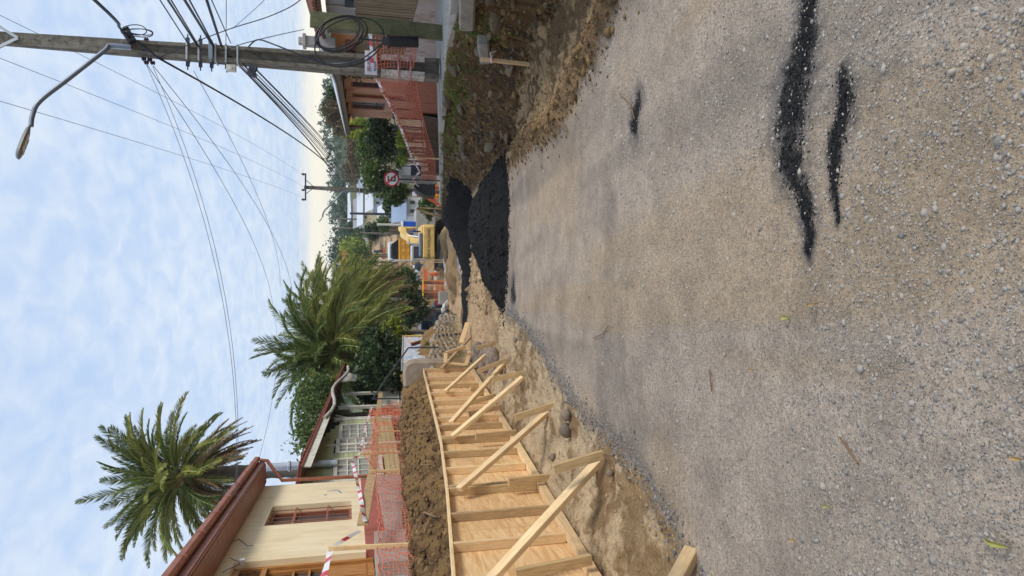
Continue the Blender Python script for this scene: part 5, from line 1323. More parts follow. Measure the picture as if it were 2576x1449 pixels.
# whitewash on the two flanges at the foot
WW = mat('flaking_whitewash', (.78, .76, .72), (.52, .47, .41), 16, .9, .2, 40, dirt=(.12, .10, .08, .9), dscale=9)
zw = P(958, 175, 14).z
for sx in (-1, 1):
    m = MB(); f1 = (zw - PA.z) / (PT.z - PA.z)
    q = []
    for f in (0.02, f1):
        c = PA + (PT - PA) * f; w = .42 - .20 * f; q += [c + V(sx * w * .235, -w * .4 - .006, 0), c + V(sx * (w / 2 + .004), -w * .4 - .006, 0), c + V(sx * (w / 2 + .004), w * .2, 0), c + V(sx * w * .235, -w * .4 + .02, 0)]
    m.add(q, [(0, 1, 2, 3), (4, 7, 6, 5), (0, 4, 5, 1), (1, 5, 6, 2), (2, 6, 7, 3), (3, 7, 4, 0)]); m.build('whitewash', WW, p1)
for ix in (473, 503, 533, 545, 571, 600):
    c = pole_at(ix); f = (c - PA).length / PLEN; w = .42 - .205 * f
    m = MB()
    for a, b, s in (((0, -w * .42, 0), (w * 1.08, .012, .03), 0), ((0, w * .42, 0), (w * 1.08, .012, .03), 0), ((-w * .53, 0, 0), (.012, w * .84, .03), 0), ((w * .53, 0, 0), (.012, w * .84, .03), 0)): m.box(c + V(*a), b)
    m.build('steel_band', STEEL, p1)
for ix, sx in ((473, -1), (505, -1), (533, -1), (473, 1), (505, 1), (571, -1)):
    c = pole_at(ix); m = MB(); m.box(c + V(sx * .22, -.02, 0), (.09, .05, .06)); m.tube([c + V(sx * .2, -.02, 0), c + V(sx * .33, -.02, -.0)], .012, 6); m.build('cable_clamp', DARKSTEEL, p1)
c = pole_at(535); m = MB(); m.box(c + V(.02, -.2, 0), (.34, .05, .07)); m.build('bracket_plate', mat('blue_grey_steel', (.20, .26, .32), (.28, .33, .38), 6, .5, metal=.4), p1)
for ix, iy in ((362, 148), (368, 157), (377, 150), (384, 158), (368, 100)):
    q = P(ix, iy, 13.95); m = MB(); m.lathe(q + V(0, 0, -.04), [(.02, 0), (.045, .015), (.025, .035), (.045, .055), (.02, .08)], 10); m.build('insulator', mat('brown_porcelain', (.05, .035, .05), None, 4, .3), p1, True)
for k, ix in enumerate((8, 20, 45, 75, 110, 150)):
    c = pole_at(ix + 20); m = MB(); m.lathe(c + V(0, -.4 * (.4 - .2), 0) + V(0, -.02, 0), [(.012, 0), (.012, .012)], 8, (0, -1, 0)); m.build('bolt_hole', RUBBER, p1)
# cross-arm and its struts at the top
ca = PA + (PT - PA) * 1.12
m = MB(); m.box(ca + V(0, -.12, 0), (2.0, .09, .09)); m.build('cross_arm', STEEL, p1)
for sx in (-1, 1):
    m = MB(); m.bar(pole_at(52) + V(0, -.10, 0), ca + V(sx * .75, -.12, -.03), .03, .05); m.build('arm_strut', STEEL, p1)
# black closure, white box, coil
q = P(325, 92, 13.8); m = MB(); M_ = Matrix.Rotation(R(-32), 3, 'Y') @ Matrix.Rotation(R(10), 3, 'X')
m.box(q, (.24, .14, .14), M_); m.box(q + M_ @ V(.13, 0, 0), (.03, .17, .16), M_); o = m.build('splice_closure', RUBBER, None, bevel=.03); tag(o, 'black splice box hanging on the thick cable beside the pole', 'cable box')
q = P(582, 172, 13.85); m = MB(); m.box(q, (.12, .10, .17)); m.lathe(q + V(0, -.05, .0), [(.05, 0), (.04, .02)], 12, (0, -1, 0)); o = m.build('junction_box', mat('ivory_plastic', (.62, .60, .52), (.68, .66, .58), 5, .5), None, bevel=.02); tag(o, 'small ivory junction box clipped to the concrete pole', 'cable box')
cl = empty('cable_bundle', P(630, 178, 13.8), 'dark coil of spare cable strapped to the concrete pole', 'cable coil')
for k in range(7):
    c = P(628 + k * 2.2, 172 + k * 1.5, 13.8 - .02 * k); m = MB(); rr = .10 + .012 * (k % 3)
    m.tube([c + V(math.cos(t) * rr * .8, math.sin(t) * rr, math.sin(t) * rr * .3 + .02 * math.cos(3 * t)) for t in np.linspace(0, 6.28, 20)[:-1]], .02, 6, closed=True); m.build('cable_loop', RUBBER, cl)
lo = empty('cable_loops', P(345, 80, 13.8), 'thin cable loops dangling by the splice box', 'cable coil')
for k, (a, b, ra, rb) in enumerate(((345, 82, .26, .07), (350, 84, .23, .05), (338, 83, .2, .09))):
    c = P(a, b, 13.75); m = MB(); m.tube([c + V(math.sin(t) * rb + .03 * k, .03 * math.sin(2 * t), math.cos(t) * ra) for t in np.linspace(0, 6.28, 24)[:-1]], .009, 5, closed=True); m.build('cable_loop', CABLE, lo)
# street lamp on its bent arm
def street_lamp(e, pts, head0, head1, r):
    # smooth the bend
    m = MB(); P_ = [Vector(q) for q in pts]; sm = []
    for i in range(len(P_) - 1):
        a, b = P_[i], P_[i + 1]; p0 = P_[i - 1] if i else a; p3 = P_[i + 2] if i + 2 < len(P_) else b
        for t in np.linspace(0, 1, 7)[:-1]:
            sm.append(.5 * ((2 * a) + (b - p0) * t + (2 * p0 - 5 * a + 4 * b - p3) * t * t + (3 * a - p0 - 3 * b + p3) * t ** 3))
    sm.append(P_[-1]); m.tube(sm, r, 10); m.build('arm', mat('lamp_grey', (.16, .19, .24), (.20, .23, .28), 5, .4, metal=.5), e, True)
    h0, h1 = Vector(head0), Vector(head1); ax = (h1 - h0).normalized(); L = (h1 - h0).length; M3 = frame(ax, (0, -.35, 1))
    vs = []; prof = [(0, .25), (.06, .45), (.2, .85), (.5, 1.0), (.85, .95), (.96, .7), (1, .3)]; wd = L * .2; th = L * .1
    fs = []
    for i, (t, s) in enumerate(prof):
        for (yy, zz) in ((-1, -.2), (-.9, .3), (-.4, .7), (.4, .7), (.9, .3), (1, -.2), (.7, -.5), (-.7, -.5)): vs.append(h0 + M3 @ V(L * t, yy * wd * s, zz * th * s))
        if i:
            for k in range(8): fs.append(((i - 1) * 8 + k, (i - 1) * 8 + (k + 1) % 8, i * 8 + (k + 1) % 8, i * 8 + k))
    fs += [tuple(range(8)), tuple(reversed(range(48, 56)))]
    m = MB(); m.add(vs, fs); hd = m.build('lamp_head', mat('lamp_shell', (.20, .20, .20), (.26, .26, .26), 5, .5), e, True)
    for k in range(3):
        m = MB(); m.box(h0 + M3 @ V(L * (.42 + .16 * k), 0, -th * .5 - .006), (L * .13, wd * 1.3, .012), M3); m.build('lens', mat('lamp_lens', (.42, .33, .16), (.50, .40, .22), 9, .3), hd)
sl = empty('street_lamp', pole_at(330), 'street lamp with long bent grey arm bolted to the concrete pole', 'street lamp', 'street lamps')
b0 = pole_at(340) + V(-.05, -.2, 0); b1 = pole_at(288) + V(-.05, -.2, 0)
m = MB(); m.bar(b0, b1, .09, .03, up=(0, 1, 0)); m.build('mounting_plate', STEEL, sl)
street_lamp(sl, [b0 + V(0, -.03, 0), b1 + V(0, -.03, 0), P(262, 128, 13.7), P(170, 200, 13.5), P(100, 255, 13.35), P(82, 290, 13.3), P(78, 318, 13.25)], P(76, 316, 13.25), P(44, 396, 12.9), .038)
# danger banner wrapped on the pole, net and tapes
def text_mesh(txt, size):
    cu = bpy.data.curves.new('txt', 'FONT'); cu.body = txt; cu.size = size; cu.extrude = .003; cu.align_x = 'CENTER'; cu.align_y = 'CENTER'
    o = bpy.data.objects.new('txt', cu); COL.objects.link(o); bpy.context.view_layer.update()
    me = bpy.data.meshes.new_from_object(o.evaluated_get(bpy.context.evaluated_depsgraph_get())); bpy.data.objects.remove(o); return me
bn = empty('danger_banner', P(945, 172, 13.7), 'white plastic danger banner with purple lettering and red arrow tied round the pole', 'banner')
a = pole_at(917); b = pole_at(948)
m = MB(); n_ = 10; vs = []; fs = []
for i in range(n_ + 1):
    th = math.pi * (i / n_) ; w_ = .235
    for c in (a, b): vs.append(c + V(-math.cos(th) * w_, -.19 - .035 * math.sin(th), 0)); 
for i in range(n_): fs.append((2 * i, 2 * i + 2, 2 * i + 3, 2 * i + 1))
m.add(vs, fs); m.build('sheet', mat('banner_plastic', (.66, .66, .74), (.74, .72, .78), 6, .35), bn)
me = text_mesh('PELIGRO', .12); me.materials.append(mat('banner_purple', (.10, .03, .16), None, 4, .4))
mid = a.lerp(b, .38) + V(-.01, -.232, 0); place('lettering', me, Matrix.Translation(mid) @ Matrix.Rotation(R(90), 4, 'X') @ Matrix.Diagonal((.72, 1, 1, 1)), bn)
m = MB(); m.prism([a.lerp(b, .72) + V(.06, -.236, .02), a.lerp(b, .72) + V(.16, -.230, .02), a.lerp(b, .30) + V(.2, -.222, 0)], (0, -.004, 0)); m.build('red_arrow', TAPE_R, bn)
m = MB(); m.bar(a.lerp(b, .8) + V(-.17, -.232, 0), a.lerp(b, .8) + V(.02, -.236, 0), .004, .035); m.build('blue_line', mat('banner_blue', (.12, .22, .45), None, 4, .4), bn)
for ix in (1000, 1030):
    c = pole_at(ix); m = MB(); w_ = .225; m.tube([c + V(-w_, .15, 0), c + V(-w_, -.19, 0), c + V(0, -.195, -.01), c + V(w_, -.19, .0), c + V(w_, .15, 0)], .018, 5); o = m.build('tape_tie', mat('pale_tape', (.70, .55, .55), (.55, .12, .14), 14, .4), None); tag(o, 'red and white tape tied round the whitewashed pole foot', 'tape', 'tape ties on the pole foot')

# wooden post with coiled cable and black ribbed closure
W0 = P(1100, 82, 12.5); W1 = P(780, 48, 12.5)
MOSSY = mat('mossy_timber', srgb(86, 90, 62), srgb(120, 118, 88), 6, .9, .3, 20, stretch=(4, 4, 1), dirt=srgb(54, 58, 38) + (.8,), dscale=6)
wp = empty('wooden_post', W0, 'flat mossy wooden post standing on the pavement', 'post')
m = MB(); m.bar(W0 - V(0, 0, .1), W1, .27, .08, up=(0, 1, 0)); m.build('timber', MOSSY, wp, bevel=.006)
cc = empty('cable_coil', P(870, 85, 12.35), 'large hanging coil of black cable on the wooden post', 'cable coil')
for k, (a_, b_, ra, rb) in enumerate(((850, 82, .36, .26), (853, 84, .40, .29), (857, 86, .37, .33), (860, 84, .43, .30), (880, 106, .58, .40))):
    c = P(a_, b_, 12.33 - .015 * k)
    m = MB(); m.tube([c + V(math.cos(t) * rb - math.sin(t) * ra * .28, .05 * math.sin(t + k), math.sin(t) * ra) for t in np.linspace(0, 6.28, 30)[:-1]], .013, 6, closed=True); m.build('cable_loop', RUBBER, cc)
sc_ = empty('fibre_closure', P(1055, 100, 12.2), 'black ribbed fibre closure hanging under the cable coil', 'cable box')
c0, c1 = P(978, 104, 12.25), P(1052, 106, 12.25)
prof = []; n_ = 18
for i in range(n_ + 1): 
    h = (c0 - c1).length * i / n_; prof += [(.10, h), (.10, h + .012), (.088, h + .013), (.088, h + .022)]
m = MB(); m.lathe(c1, prof[:-2], 18, (c0 - c1)); m.build('ribbed_body', RUBBER, sc_)
m = MB(); m.lathe(c0, [(.115, -.02), (.115, .03), (.07, .04), (.06, .12)], 18, (c0 - c1)); m.build('cap', RUBBER, sc_)
m = MB(); m.tube([c0 + V(0, 0, .1), P(930, 100, 12.3), P(900, 96, 12.3)], .016, 6); m.build('tail_cable', RUBBER, sc_)

# overhead cables
def cable(pts, r, label, sag=0.0, mt=None, group='overhead cables'):
    P_ = [Vector(q) for q in pts]; sm = []
    if len(P_) == 2:
        n = 18
        for i in range(n + 1): t = i / n; sm.append(P_[0].lerp(P_[1], t) - V(0, 0, sag * 4 * t * (1 - t)))
    else:
        for i in range(len(P_) - 1):
            a, b = P_[i], P_[i + 1]; p0 = P_[i - 1] if i else a; p3 = P_[i + 2] if i + 2 < len(P_) else b
            for t in np.linspace(0, 1, 8)[:-1]: sm.append(.5 * ((2 * a) + (b - p0) * t + (2 * p0 - 5 * a + 4 * b - p3) * t * t + (3 * a - p0 - 3 * b + p3) * t ** 3))
        sm.append(P_[-1])
    m = MB(); m.tube(sm, r, 5); o = m.build('overhead_cable', mt or CABLE, None, True); tag(o, label, 'cable', group); return o
Y2 = 47.0
for i, (sx, iy) in enumerate(((.85, 442), (.0, 470), (-.85, 498))):
    cable([ca + V(sx, -.12, .08), P(764, iy, Y2)], .006, 'thin bare wire from the cross-arm above to the far pole', .5, WIRE)
    cable([ca + V(sx, -.12, .08), ca + V(sx, -40, 4.4)], .006, 'bare wire leading back from the cross-arm', .7, WIRE)
far = [(852, 474), (856, 477), (868, 478), (874, 480), (880, 481), (886, 482), (890, 483), (896, 484), (902, 484)]
near = [(571, 135, .012), (578, 140, .012), (585, 148, .014), (592, 150, .009), (600, 152, .012), (610, 160, .014), (617, 158, .009), (640, 172, .010), (645, 175, .012)]
for (a, b), (c, d, r_) in zip(far, near): cable([P(c, d, 13.9), P(a, b, Y2 - .2)], r_, 'service cable strung from the pole bands to the far pole', .35)
cable([P(400, 147, 13.9), P(855, 470, Y2 - .2)], .022, 'thick black trunk cable sweeping from pole to pole', .9)
cable([P(300, 68, 13.0), P(238, 0, 11.0), P(238, 0, 11.0) + V(.1, -6, .7), P(238, 0, 11.0) + V(.2, -20, 2.6)], .026, 'thick black trunk cable with splice box before the pole')
cable([P(300, 68, 13.0), P(318, 88, 13.6), P(345, 105, 13.85), P(400, 147, 13.9)], .02, 'short thick jumper cable passing under the splice box')
for i, (c, d, ex, ey, r_) in enumerate(((478, 118, 400, 0, .010), (498, 118, 420, 0, .017), (502, 119, 428, 0, .012), (533, 112, 462, 0, .022), (538, 114, 474, 0, .014), (556, 116, 516, 0, .014), (560, 118, 520, 0, .009), (580, 108, 530, 0, .009), (568, 118, 566, 0, .006))):
    a = P(c, d, 13.95); b = P(ex, ey, 10.4 if i < 8 else 12); cable([a, b + (b - a) * 4.5 if i < 8 else b + (b - a) * 1.5], r_, 'cable rising from the pole bands over the pavement', .02)
cable([P(395, 148, 13.9), P(480, 110, 13.6), P(580, 72, 13.0), P(680, 40, 12.6), P(755, 0, 12.2), P(790, -60, 11.8)], .009, 'slack drop wire looping across to the tiled eave', 0)
cable([P(585, 72, 13.0), P(665, 0, 12.4), P(690, -40, 12.2)], .005, 'faint wire crossing the drop wire', 0, WIRE)
cable([P(625, 118, 13.9), P(648, 100, 13.4), P(690, 112, 13.0), P(760, 140, 12.9), P(830, 160, 12.9), P(905, 150, 12.6), P(960, 110, 12.4)], .014, 'thick black lead looping down from the pole to the ribbed closure')
cable([P(570, 125, 13.9), P(618, 108, 13.6), P(700, 88, 14.5), P(765, 74, 17.4)], .008, 'straight wire from the pole to the small chimney')
hi = H1.w(H1.hit(587, 1325)[0], H1.hit(587, 1325)[1], .1)
for i, (c, d) in enumerate(((368, 162), (384, 166))): cable([P(c, d, 13.9), hi + V(0, .08 * i, .0)], .005, 'thin house wire reaching the cream house wall', .55, WIRE)
h2 = H1.w(H1.L + .2, HZ1 + .2, .4)
for i, (c, d) in enumerate(((370, 163), (386, 166))): cable([P(c, d, 13.9), P(688 + 46 * i, 790 - 60 * i, 34)], .007, 'thin house wire running into the bushy palm', .5, WIRE)
cable([P(688, 782, 34), h2], .006, 'house wire from the bushy palm to the cream house gutter', .3, WIRE)
cable([P(487, 178, 13.9), P(705, 720, 33)], .006, 'single house wire leaving a black clamp below the lamp', .4, WIRE)
for i, (a, b, c, d, ya, yb) in enumerate(((855, 470, 866, 330, Y2, 60), (868, 482, 868, 560, Y2, 90), (880, 484, 885, 575, Y2, 95))): cable([P(a, b, ya), P(c, d, yb)], .010, 'far wire beyond the second pole', .3, WIRE)

# far pole with cross-arm and lamp
B2 = P(1100, 491, Y2); B2 = V(P(1060, 489, Y2).x, Y2, float(zs(Y2)) + .05); T2 = V(P(765, 471, Y2).x, Y2, P(765, 471, Y2).z)
p2 = concrete_pole('utility_pole', B2, T2, .42, .20, .6, 'slimmer concrete pole with cross-arm down by the orange barrier')
m = MB(); m.box(T2 + V(0, -.15, -.1), (1.75, .09, .09)); m.build('cross_arm', DARKSTEEL, p2)
for sx in (-1, 1):
    m = MB(); m.bar(T2 + V(0, -.15, -.65), T2 + V(sx * .45, -.15, -.12), .03, .04); m.build('arm_strut', DARKSTEEL, p2)
for sx in (-.82, -.2, .82):
    m = MB(); m.lathe(T2 + V(sx, -.15, -.05), [(.03, 0), (.09, .06), (.05, .1), (.09, .14), (.03, .2)], 8); m.build('insulator', MATS['brown_porcelain'], p2)
for k in range(5):
    c = T2.lerp(B2, .40 + .045 * k); m = MB(); m.box(c, (.38, .34, .05)); m.build('steel_band', STEEL, p2)
s2_ = empty('street_lamp', P(860, 480, Y2), 'far street lamp with bent arm on the slimmer pole', 'street lamp', 'street lamps')
street_lamp(s2_, [P(880, 481, 46.7), P(862, 484, 46.7), P(840, 508, 46.6), P(818, 528, 46.5), P(812, 540, 46.4), P(812, 546, 46.4)], P(812, 545, 46.4), P(803, 558, 46.2), .05)
bw = empty('pole_barrier', B2, 'orange and yellow plastic sheeting wrapped round the slimmer pole', 'barrier')
ORP = mat('orange_plastic', srgb(226, 96, 50), srgb(236, 130, 80), 5, .5, trans=.15); YEP = mat('yellow_plastic', srgb(226, 168, 40), srgb(236, 186, 70), 5, .5)
tp = P(1046, 485, Y2 - .3)
for (a, b, c, d, mt) in ((1062, 478, 1108, 466, ORP), (1060, 486, 1114, 488, ORP), (1066, 494, 1110, 512, ORP), (1052, 494, 1098, 500, NETDARK), (1064, 474, 1100, 456, YEP), (1078, 484, 1112, 494, YEP)):
    q = P(a, b, Y2 - .35); r_ = P(c, d, Y2 - .55); s_ = P(c, d + 10, Y2 - .3)
    m = MB(); m.prism([tp, q, r_, s_], (.02, .02, 0)); m.build('plastic_sheet', mt, bw)
m = MB(); m.box(tp + V(0, -.1, .1), (.5, .1, .3)); m.build('banner', MATS['banner_plastic'], bw)
# ------------------------------------------------------------------ down the street
YELLOW = mat('machine_yellow', srgb(222, 182, 104), srgb(232, 198, 126), 3, .45, dirt=srgb(150, 122, 70) + (.5,), dscale=2)
DARKMETAL = mat('track_dark', (.03, .028, .025), (.06, .055, .05), 6, .7)
def tracked_digger():
    c = P(1112, 612, 52); g0 = V(c.x, 52, float(zr(52)) - .02)
    e = empty('excavator', g0, 'yellow excavator seen from behind on the dug-up street', 'excavator')
    Mz = Matrix.Rotation(R(38), 3, 'Z')
    for s in (-1, 1):
        t = empty('track', g0 + Mz @ V(s * .95, 0, .45)); t.parent = e; t.location = t.location - world_off(e)
        prof = []
        for k in range(20):
            th = math.pi * k / 9.5 if k < 10 else math.pi * (k - 10) / 9.5 + math.pi
        pts = [(-1.5 + -.42 * math.sin(a), .42 - .42 * math.cos(a)) for a in np.linspace(0, math.pi, 8)] + [(1.5 + .42 * math.sin(a), .42 + .42 * math.cos(a)) for a in np.linspace(0, math.pi, 8)]
        m = MB(); m.prism([g0 + Mz @ V(s * .95 - .26, y_, z_) for y_, z_ in pts], Mz @ V(.52, 0, 0)); m.build('belt', DARKMETAL, t)
        m = MB(); m.bar(g0 + Mz @ V(s * .95 + s * .27, -1.3, .42), g0 + Mz @ V(s * .95 + s * .27, 1.3, .42), .04, .3); m.build('side_frame', mat('dusty_steel', (.22, .19, .14), (.30, .26, .20), 6, .8), t)
        for y_ in (-1.5, -.8, -.2, .4, 1.0, 1.5):
            m = MB(); m.lathe(g0 + Mz @ V(s * 1.24, y_, .42 if abs(y_) > 1.4 else .2), [(.3 if abs(y_) > 1.4 else .14, 0), (.3 if abs(y_) > 1.4 else .14, .06)], 14, Mz @ V(s, 0, 0)); m.build('roller', MATS['dusty_steel'], t)
    b = lambda x, y, z: g0 + V(x, y, z)
    m = MB(); m.box(b(0, 0, .85), (1.5, 1.6, .3)); m.build('turntable', DARKMETAL, e)
    m = MB(); m.box(b(0, .2, 1.12), (2.5, 2.6, .25)); m.box(b(.75, .1, 1.6), (1.0, 2.4, .75)); m.build('body', YELLOW, e, bevel=.05)
    m = MB(); m.prism([b(-1.3, -1.15, 1.02), b(-1.15, -1.5, 1.02), b(1.15, -1.5, 1.02), b(1.3, -1.15, 1.02)], (0, 0, .85)); cw = m.build('counterweight', YELLOW, e, bevel=.07)
    me = text_mesh('NEW HOLLAND', .3); me.materials.append(RUBBER); place('lettering', me, Matrix.Translation(b(-.12, -1.512, 1.45)) @ Matrix.Rotation(R(90), 4, 'X'), cw)
    m = MB(); m.box(b(-.2, -1.0, 2.0), (1.7, .8, .22)); m.build('engine_hood', mat('blue_grey_paint', (.12, .15, .20), (.16, .19, .24), 4, .4), e, bevel=.05)
    cb = MB(); 
    for (x, y) in ((-1.2, .2), (-1.2, 1.6), (-.2, .2), (-.2, 1.6)): cb.box(b(x, y, 1.85), (.09, .09, 1.2))
    cb.box(b(-.7, .9, 2.47), (1.12, 1.5, .1)); cb.box(b(-.7, .9, 1.3), (1.08, 1.48, .3)); cab = cb.build('cab', mat('cab_grey', (.50, .50, .46), (.56, .56, .52), 4, .5), e)
    m = MB(); m.box(b(-.7, .19, 1.95), (.86, .02, .85)); m.build('rear_window', GLASS, cab); m = MB(); m.box(b(-1.2, .9, 1.95), (.02, 1.25, .9)); m.build('side_window', GLASS, cab)
    m = MB(); pts = [b(.15, .8, 1.6), b(.3, 1.8, 2.4), b(.85, 3.2, 2.95), b(1.4, 4.6, 2.85)]
    for a, c_ in zip(pts[:-1], pts[1:]): m.bar(a, c_, .38, .5)
    m.build('boom', YELLOW, e, bevel=.03)
    m = MB(); m.bar(b(1.35, 4.5, 3.2), b(1.6, 4.9, 1.2), .32, .42); m.build('arm', YELLOW, e, bevel=.03)
    for dx in (-.28, .28):
        m = MB(); m.tube([b(.2 + dx, 1.4, 1.5), b(.45 + dx, 2.5, 2.75)], .07, 8); m.build('ram', STEEL, e)
    m = MB(); m.prism([b(1.3, 4.5, .3), b(1.3, 5.3, .1), b(1.3, 5.4, .9), b(1.3, 4.8, 1.2)], (.8, 0, 0)); m.build('bucket', DARKMETAL, e)
    m = MB(); m.tube([b(.8, -.6, 1.95), b(.8, -.6, 2.4)], .06, 8); m.build('exhaust', DARKMETAL, e)
tracked_digger()
def dump_truck():
    y = 78; c = P(1045, 628, y); g0 = V(c.x, y, float(zr(y)))
    e = empty('dump_truck', g0, 'yellow dump truck with ribbed tailgate behind the excavator', 'truck')
    b = lambda x, yy, z: g0 + V(x, yy, z)
    m = MB(); m.prism([b(-1.2, 0, 1.1), b(1.2, 0, 1.1), b(1.2, 0, 2.3), b(-1.2, 0, 2.3)], (0, 4.2, 0)); bd = m.build('tipper_body', mat('tipper_yellow', srgb(216, 156, 48), srgb(228, 172, 66), 3, .5), e)
    for i in range(3):
        for j in range(2):
            m = MB(); x = -.78 + i * .78; z = 1.42 + j * .56
            for (dx, dz, w, h) in ((-.3, 0, .07, .5), (.3, 0, .07, .5), (0, .24, .66, .07), (0, -.24, .66, .07)): m.box(b(x + dx, -.03, z + dz), (w, .07, h))
            m.build('tailgate_panel', MATS['tipper_yellow'], bd)
    m = MB(); m.prism([b(-1.2, 4.3, 2.3), b(1.2, 4.3, 2.3), b(.7, 4.3, 3.0), b(-.7, 4.3, 3.0)], (0, -3.4, 0)); m.build('load', BLACKSAND, e)
    m = MB(); m.box(b(0, 5.6, 2.1), (2.3, 1.8, 2.2)); cb = m.build('cab', mat('white_paint', (.7, .7, .7), (.75, .75, .74), 3, .4), e, bevel=.1)
    m = MB(); m.box(b(0, 4.69, 2.6), (1.6, .02, .6)); m.build('rear_window', GLASS, cb)
    for x in (-.95, .95):
        for yy in (.9, 2.2, 5.6):
            m = MB(); m.lathe(b(x - .15, yy, .5), [(.5, 0), (.5, .3)], 18, (1, 0, 0)); w = m.build('wheel', RUBBER, e); m = MB(); m.lathe(b(x + (.16 if x > 0 else -.18), yy, .5), [(.28, 0), (.28, .02)], 14, (1, 0, 0)); m.build('rim', STEEL, w)
    m = MB(); m.box(b(0, 3, .85), (.9, 6.5, .25)); m.build('chassis', DARKMETAL, e)
dump_truck()
def car(name, loc, rz, body, label, kind='pickup', L=4.8, W=1.75):
    g0 = Vector(loc); M3 = Matrix.Rotation(rz, 3, 'Z'); e = empty(name, g0, label, kind); b = lambda x, y, z: g0 + M3 @ V(x, y, z)
    prof = [(-L / 2, .45), (-L / 2, .95), (-L * .18, 1.0), (-L * .10, 1.05), (-L * .02, 1.55), (L * .22, 1.6), (L * .30, 1.05), (L * .48, .95), (L / 2, .75), (L / 2, .4)]
    if kind == 'car': prof = [(-L / 2, .45), (-L / 2, .95), (-L * .38, 1.4), (L * .08, 1.45), (L * .22, 1.0), (L * .46, .85), (L / 2, .6), (L / 2, .4)]
    m = MB(); m.prism([b(-W / 2, y, z) for y, z in prof], M3 @ V(W, 0, 0)); m.build('body', body, e, bevel=.06)
    y0, y1 = (-.02 * L, .24 * L) if kind == 'pickup' else (-.34 * L, .12 * L)
    for s in (-1, 1):
        m = MB(); m.box(b(s * (W / 2 + .004), (y0 + y1) / 2, 1.27), (.012, (y1 - y0) * .82, .30), M3); m.build('side_window', GLASS, e)
    m = MB(); yb = prof[3][0] + .18 if kind == 'pickup' else prof[1][0] + .30; m.box(b(0, yb if kind == 'car' else -L * .035, 1.28), (W * .8, .03, .32), M3); m.build('rear_window', GLASS, e)
    for s in (-1, 1):
        for yy in (-L * .31, L * .31):
            m = MB(); m.lathe(b(s * (W / 2 - .2), yy, .34), [(.34, 0), (.34, .22)], 18, M3 @ V(s, 0, 0)); w = m.build('wheel', RUBBER, e); m = MB(); m.lathe(b(s * (W / 2 + .021), yy, .34), [(.2, 0), (.18, .01)], 14, M3 @ V(s, 0, 0)); m.build('rim', STEEL, w)
        m = MB(); m.box(b(s * W * .38, -L / 2 - .005, .8), (.22, .03, .14), M3); m.build('tail_light', TAPE_R, e)
    return e
DKBLUE = mat('dark_blue_paint', (.025, .035, .055), (.04, .05, .07), 3, .25)
car('parked_pickup', (P(1080, 808, 44).x, 44, float(height(np.array([-2.2]), np.array([44.]))[0])), R(12), DKBLUE, 'dark blue pickup parked beyond the painted wall')
car('parked_car', (P(935, 612, 150).x, 150, float(zr(150))), R(0), MATS['white_paint'], 'white car standing far down the street', 'car')
car('dark_truck', (P(922, 600, 165).x, 165, float(zr(165))), R(90), mat('dark_paint', (.04, .04, .045), None, 3, .4), 'dark truck parked across the far end of the street')
# workers
def person(loc, pose, cloth, label, vest=None, hat=(.8, .8, .78)):
    e = empty('person', loc, label, 'person'); 
    J = {'hip': (0, 0, .92), 'chest': (0, .03, 1.32), 'neck': (0, .03, 1.50), 'head': (0, .04, 1.66), 'shL': (-.19, .03, 1.42), 'elL': (-.27, .06, 1.15), 'haL': (-.24, .22, .95), 'shR': (.19, .03, 1.42), 'elR': (.28, .08, 1.16), 'haR': (.22, .27, 1.02),
         'hL': (-.1, 0, .88), 'kL': (-.12, .08, .48), 'fL': (-.13, 0, .08), 'tL': (-.13, .16, .04), 'hR': (.1, 0, .88), 'kR': (.12, .02, .48), 'fR': (.13, -.1, .08), 'tR': (.13, .06, .04)}
    rad = {'hip': .15, 'chest': .17, 'neck': .065, 'head': .10, 'shL': .08, 'elL': .05, 'haL': .04, 'shR': .08, 'elR': .05, 'haR': .04, 'hL': .1, 'kL': .07, 'fL': .05, 'tL': .04, 'hR': .1, 'kR': .07, 'fR': .05, 'tR': .04}
    ed = [('hip', 'chest'), ('chest', 'neck'), ('neck', 'head'), ('chest', 'shL'), ('shL', 'elL'), ('elL', 'haL'), ('chest', 'shR'), ('shR', 'elR'), ('elR', 'haR'), ('hip', 'hL'), ('hL', 'kL'), ('kL', 'fL'), ('fL', 'tL'), ('hip', 'hR'), ('hR', 'kR'), ('kR', 'fR'), ('fR', 'tR')]
    k = list(J); Rz = Matrix.Rotation(pose, 3, 'Z')
    me = bpy.data.meshes.new('body'); me.from_pydata([tuple(Rz @ Vector(J[q])) for q in k], [(k.index(a), k.index(b)) for a, b in ed], []); o = new_obj('body', me, e, cloth)
    md = o.modifiers.new('skin', 'SKIN'); sv = me.skin_vertices[0].data if me.skin_vertices else None
    if sv is None:
        bpy.context.view_layer.update(); bm = bmesh.new(); bm.from_mesh(me); ly = bm.verts.layers.skin.verify(); bm.verts.ensure_lookup_table()
        for i, q in enumerate(k): bm.verts[i][ly].radius = (rad[q], rad[q] * .8); bm.verts[i][ly].use_root = (q == 'hip')
        bm.to_mesh(me); bm.free()
    o.modifiers.new('sub', 'SUBSURF').levels = 1; o.modifiers['sub'].render_levels = 1
    if vest:
        m = MB(); L_ = Vector(loc); m.lathe(L_ + V(0, .02, .95), [(.19, 0), (.22, .2), (.23, .38), (.15, .52)], 12); m.build('vest', vest, e, True)
    m = MB(); L_ = Vector(loc); m.lathe(L_ + Rz @ V(0, .04, 1.70), [(.15, 0), (.125, .02), (.11, .08), (.05, .12)], 12); m.build('helmet', mat('helmet_%d' % int(hat[0] * 100), hat, None, 3, .4), e, True)
HIV = mat('hi_vis_green', srgb(150, 200, 60), srgb(170, 214, 80), 4, .7); NAVY = mat('work_clothes', (.03, .04, .07), (.05, .06, .09), 5, .9)
def stand(ix, iy, y): q = P(ix, iy, y); return (q.x, y, gz(q.x, y))
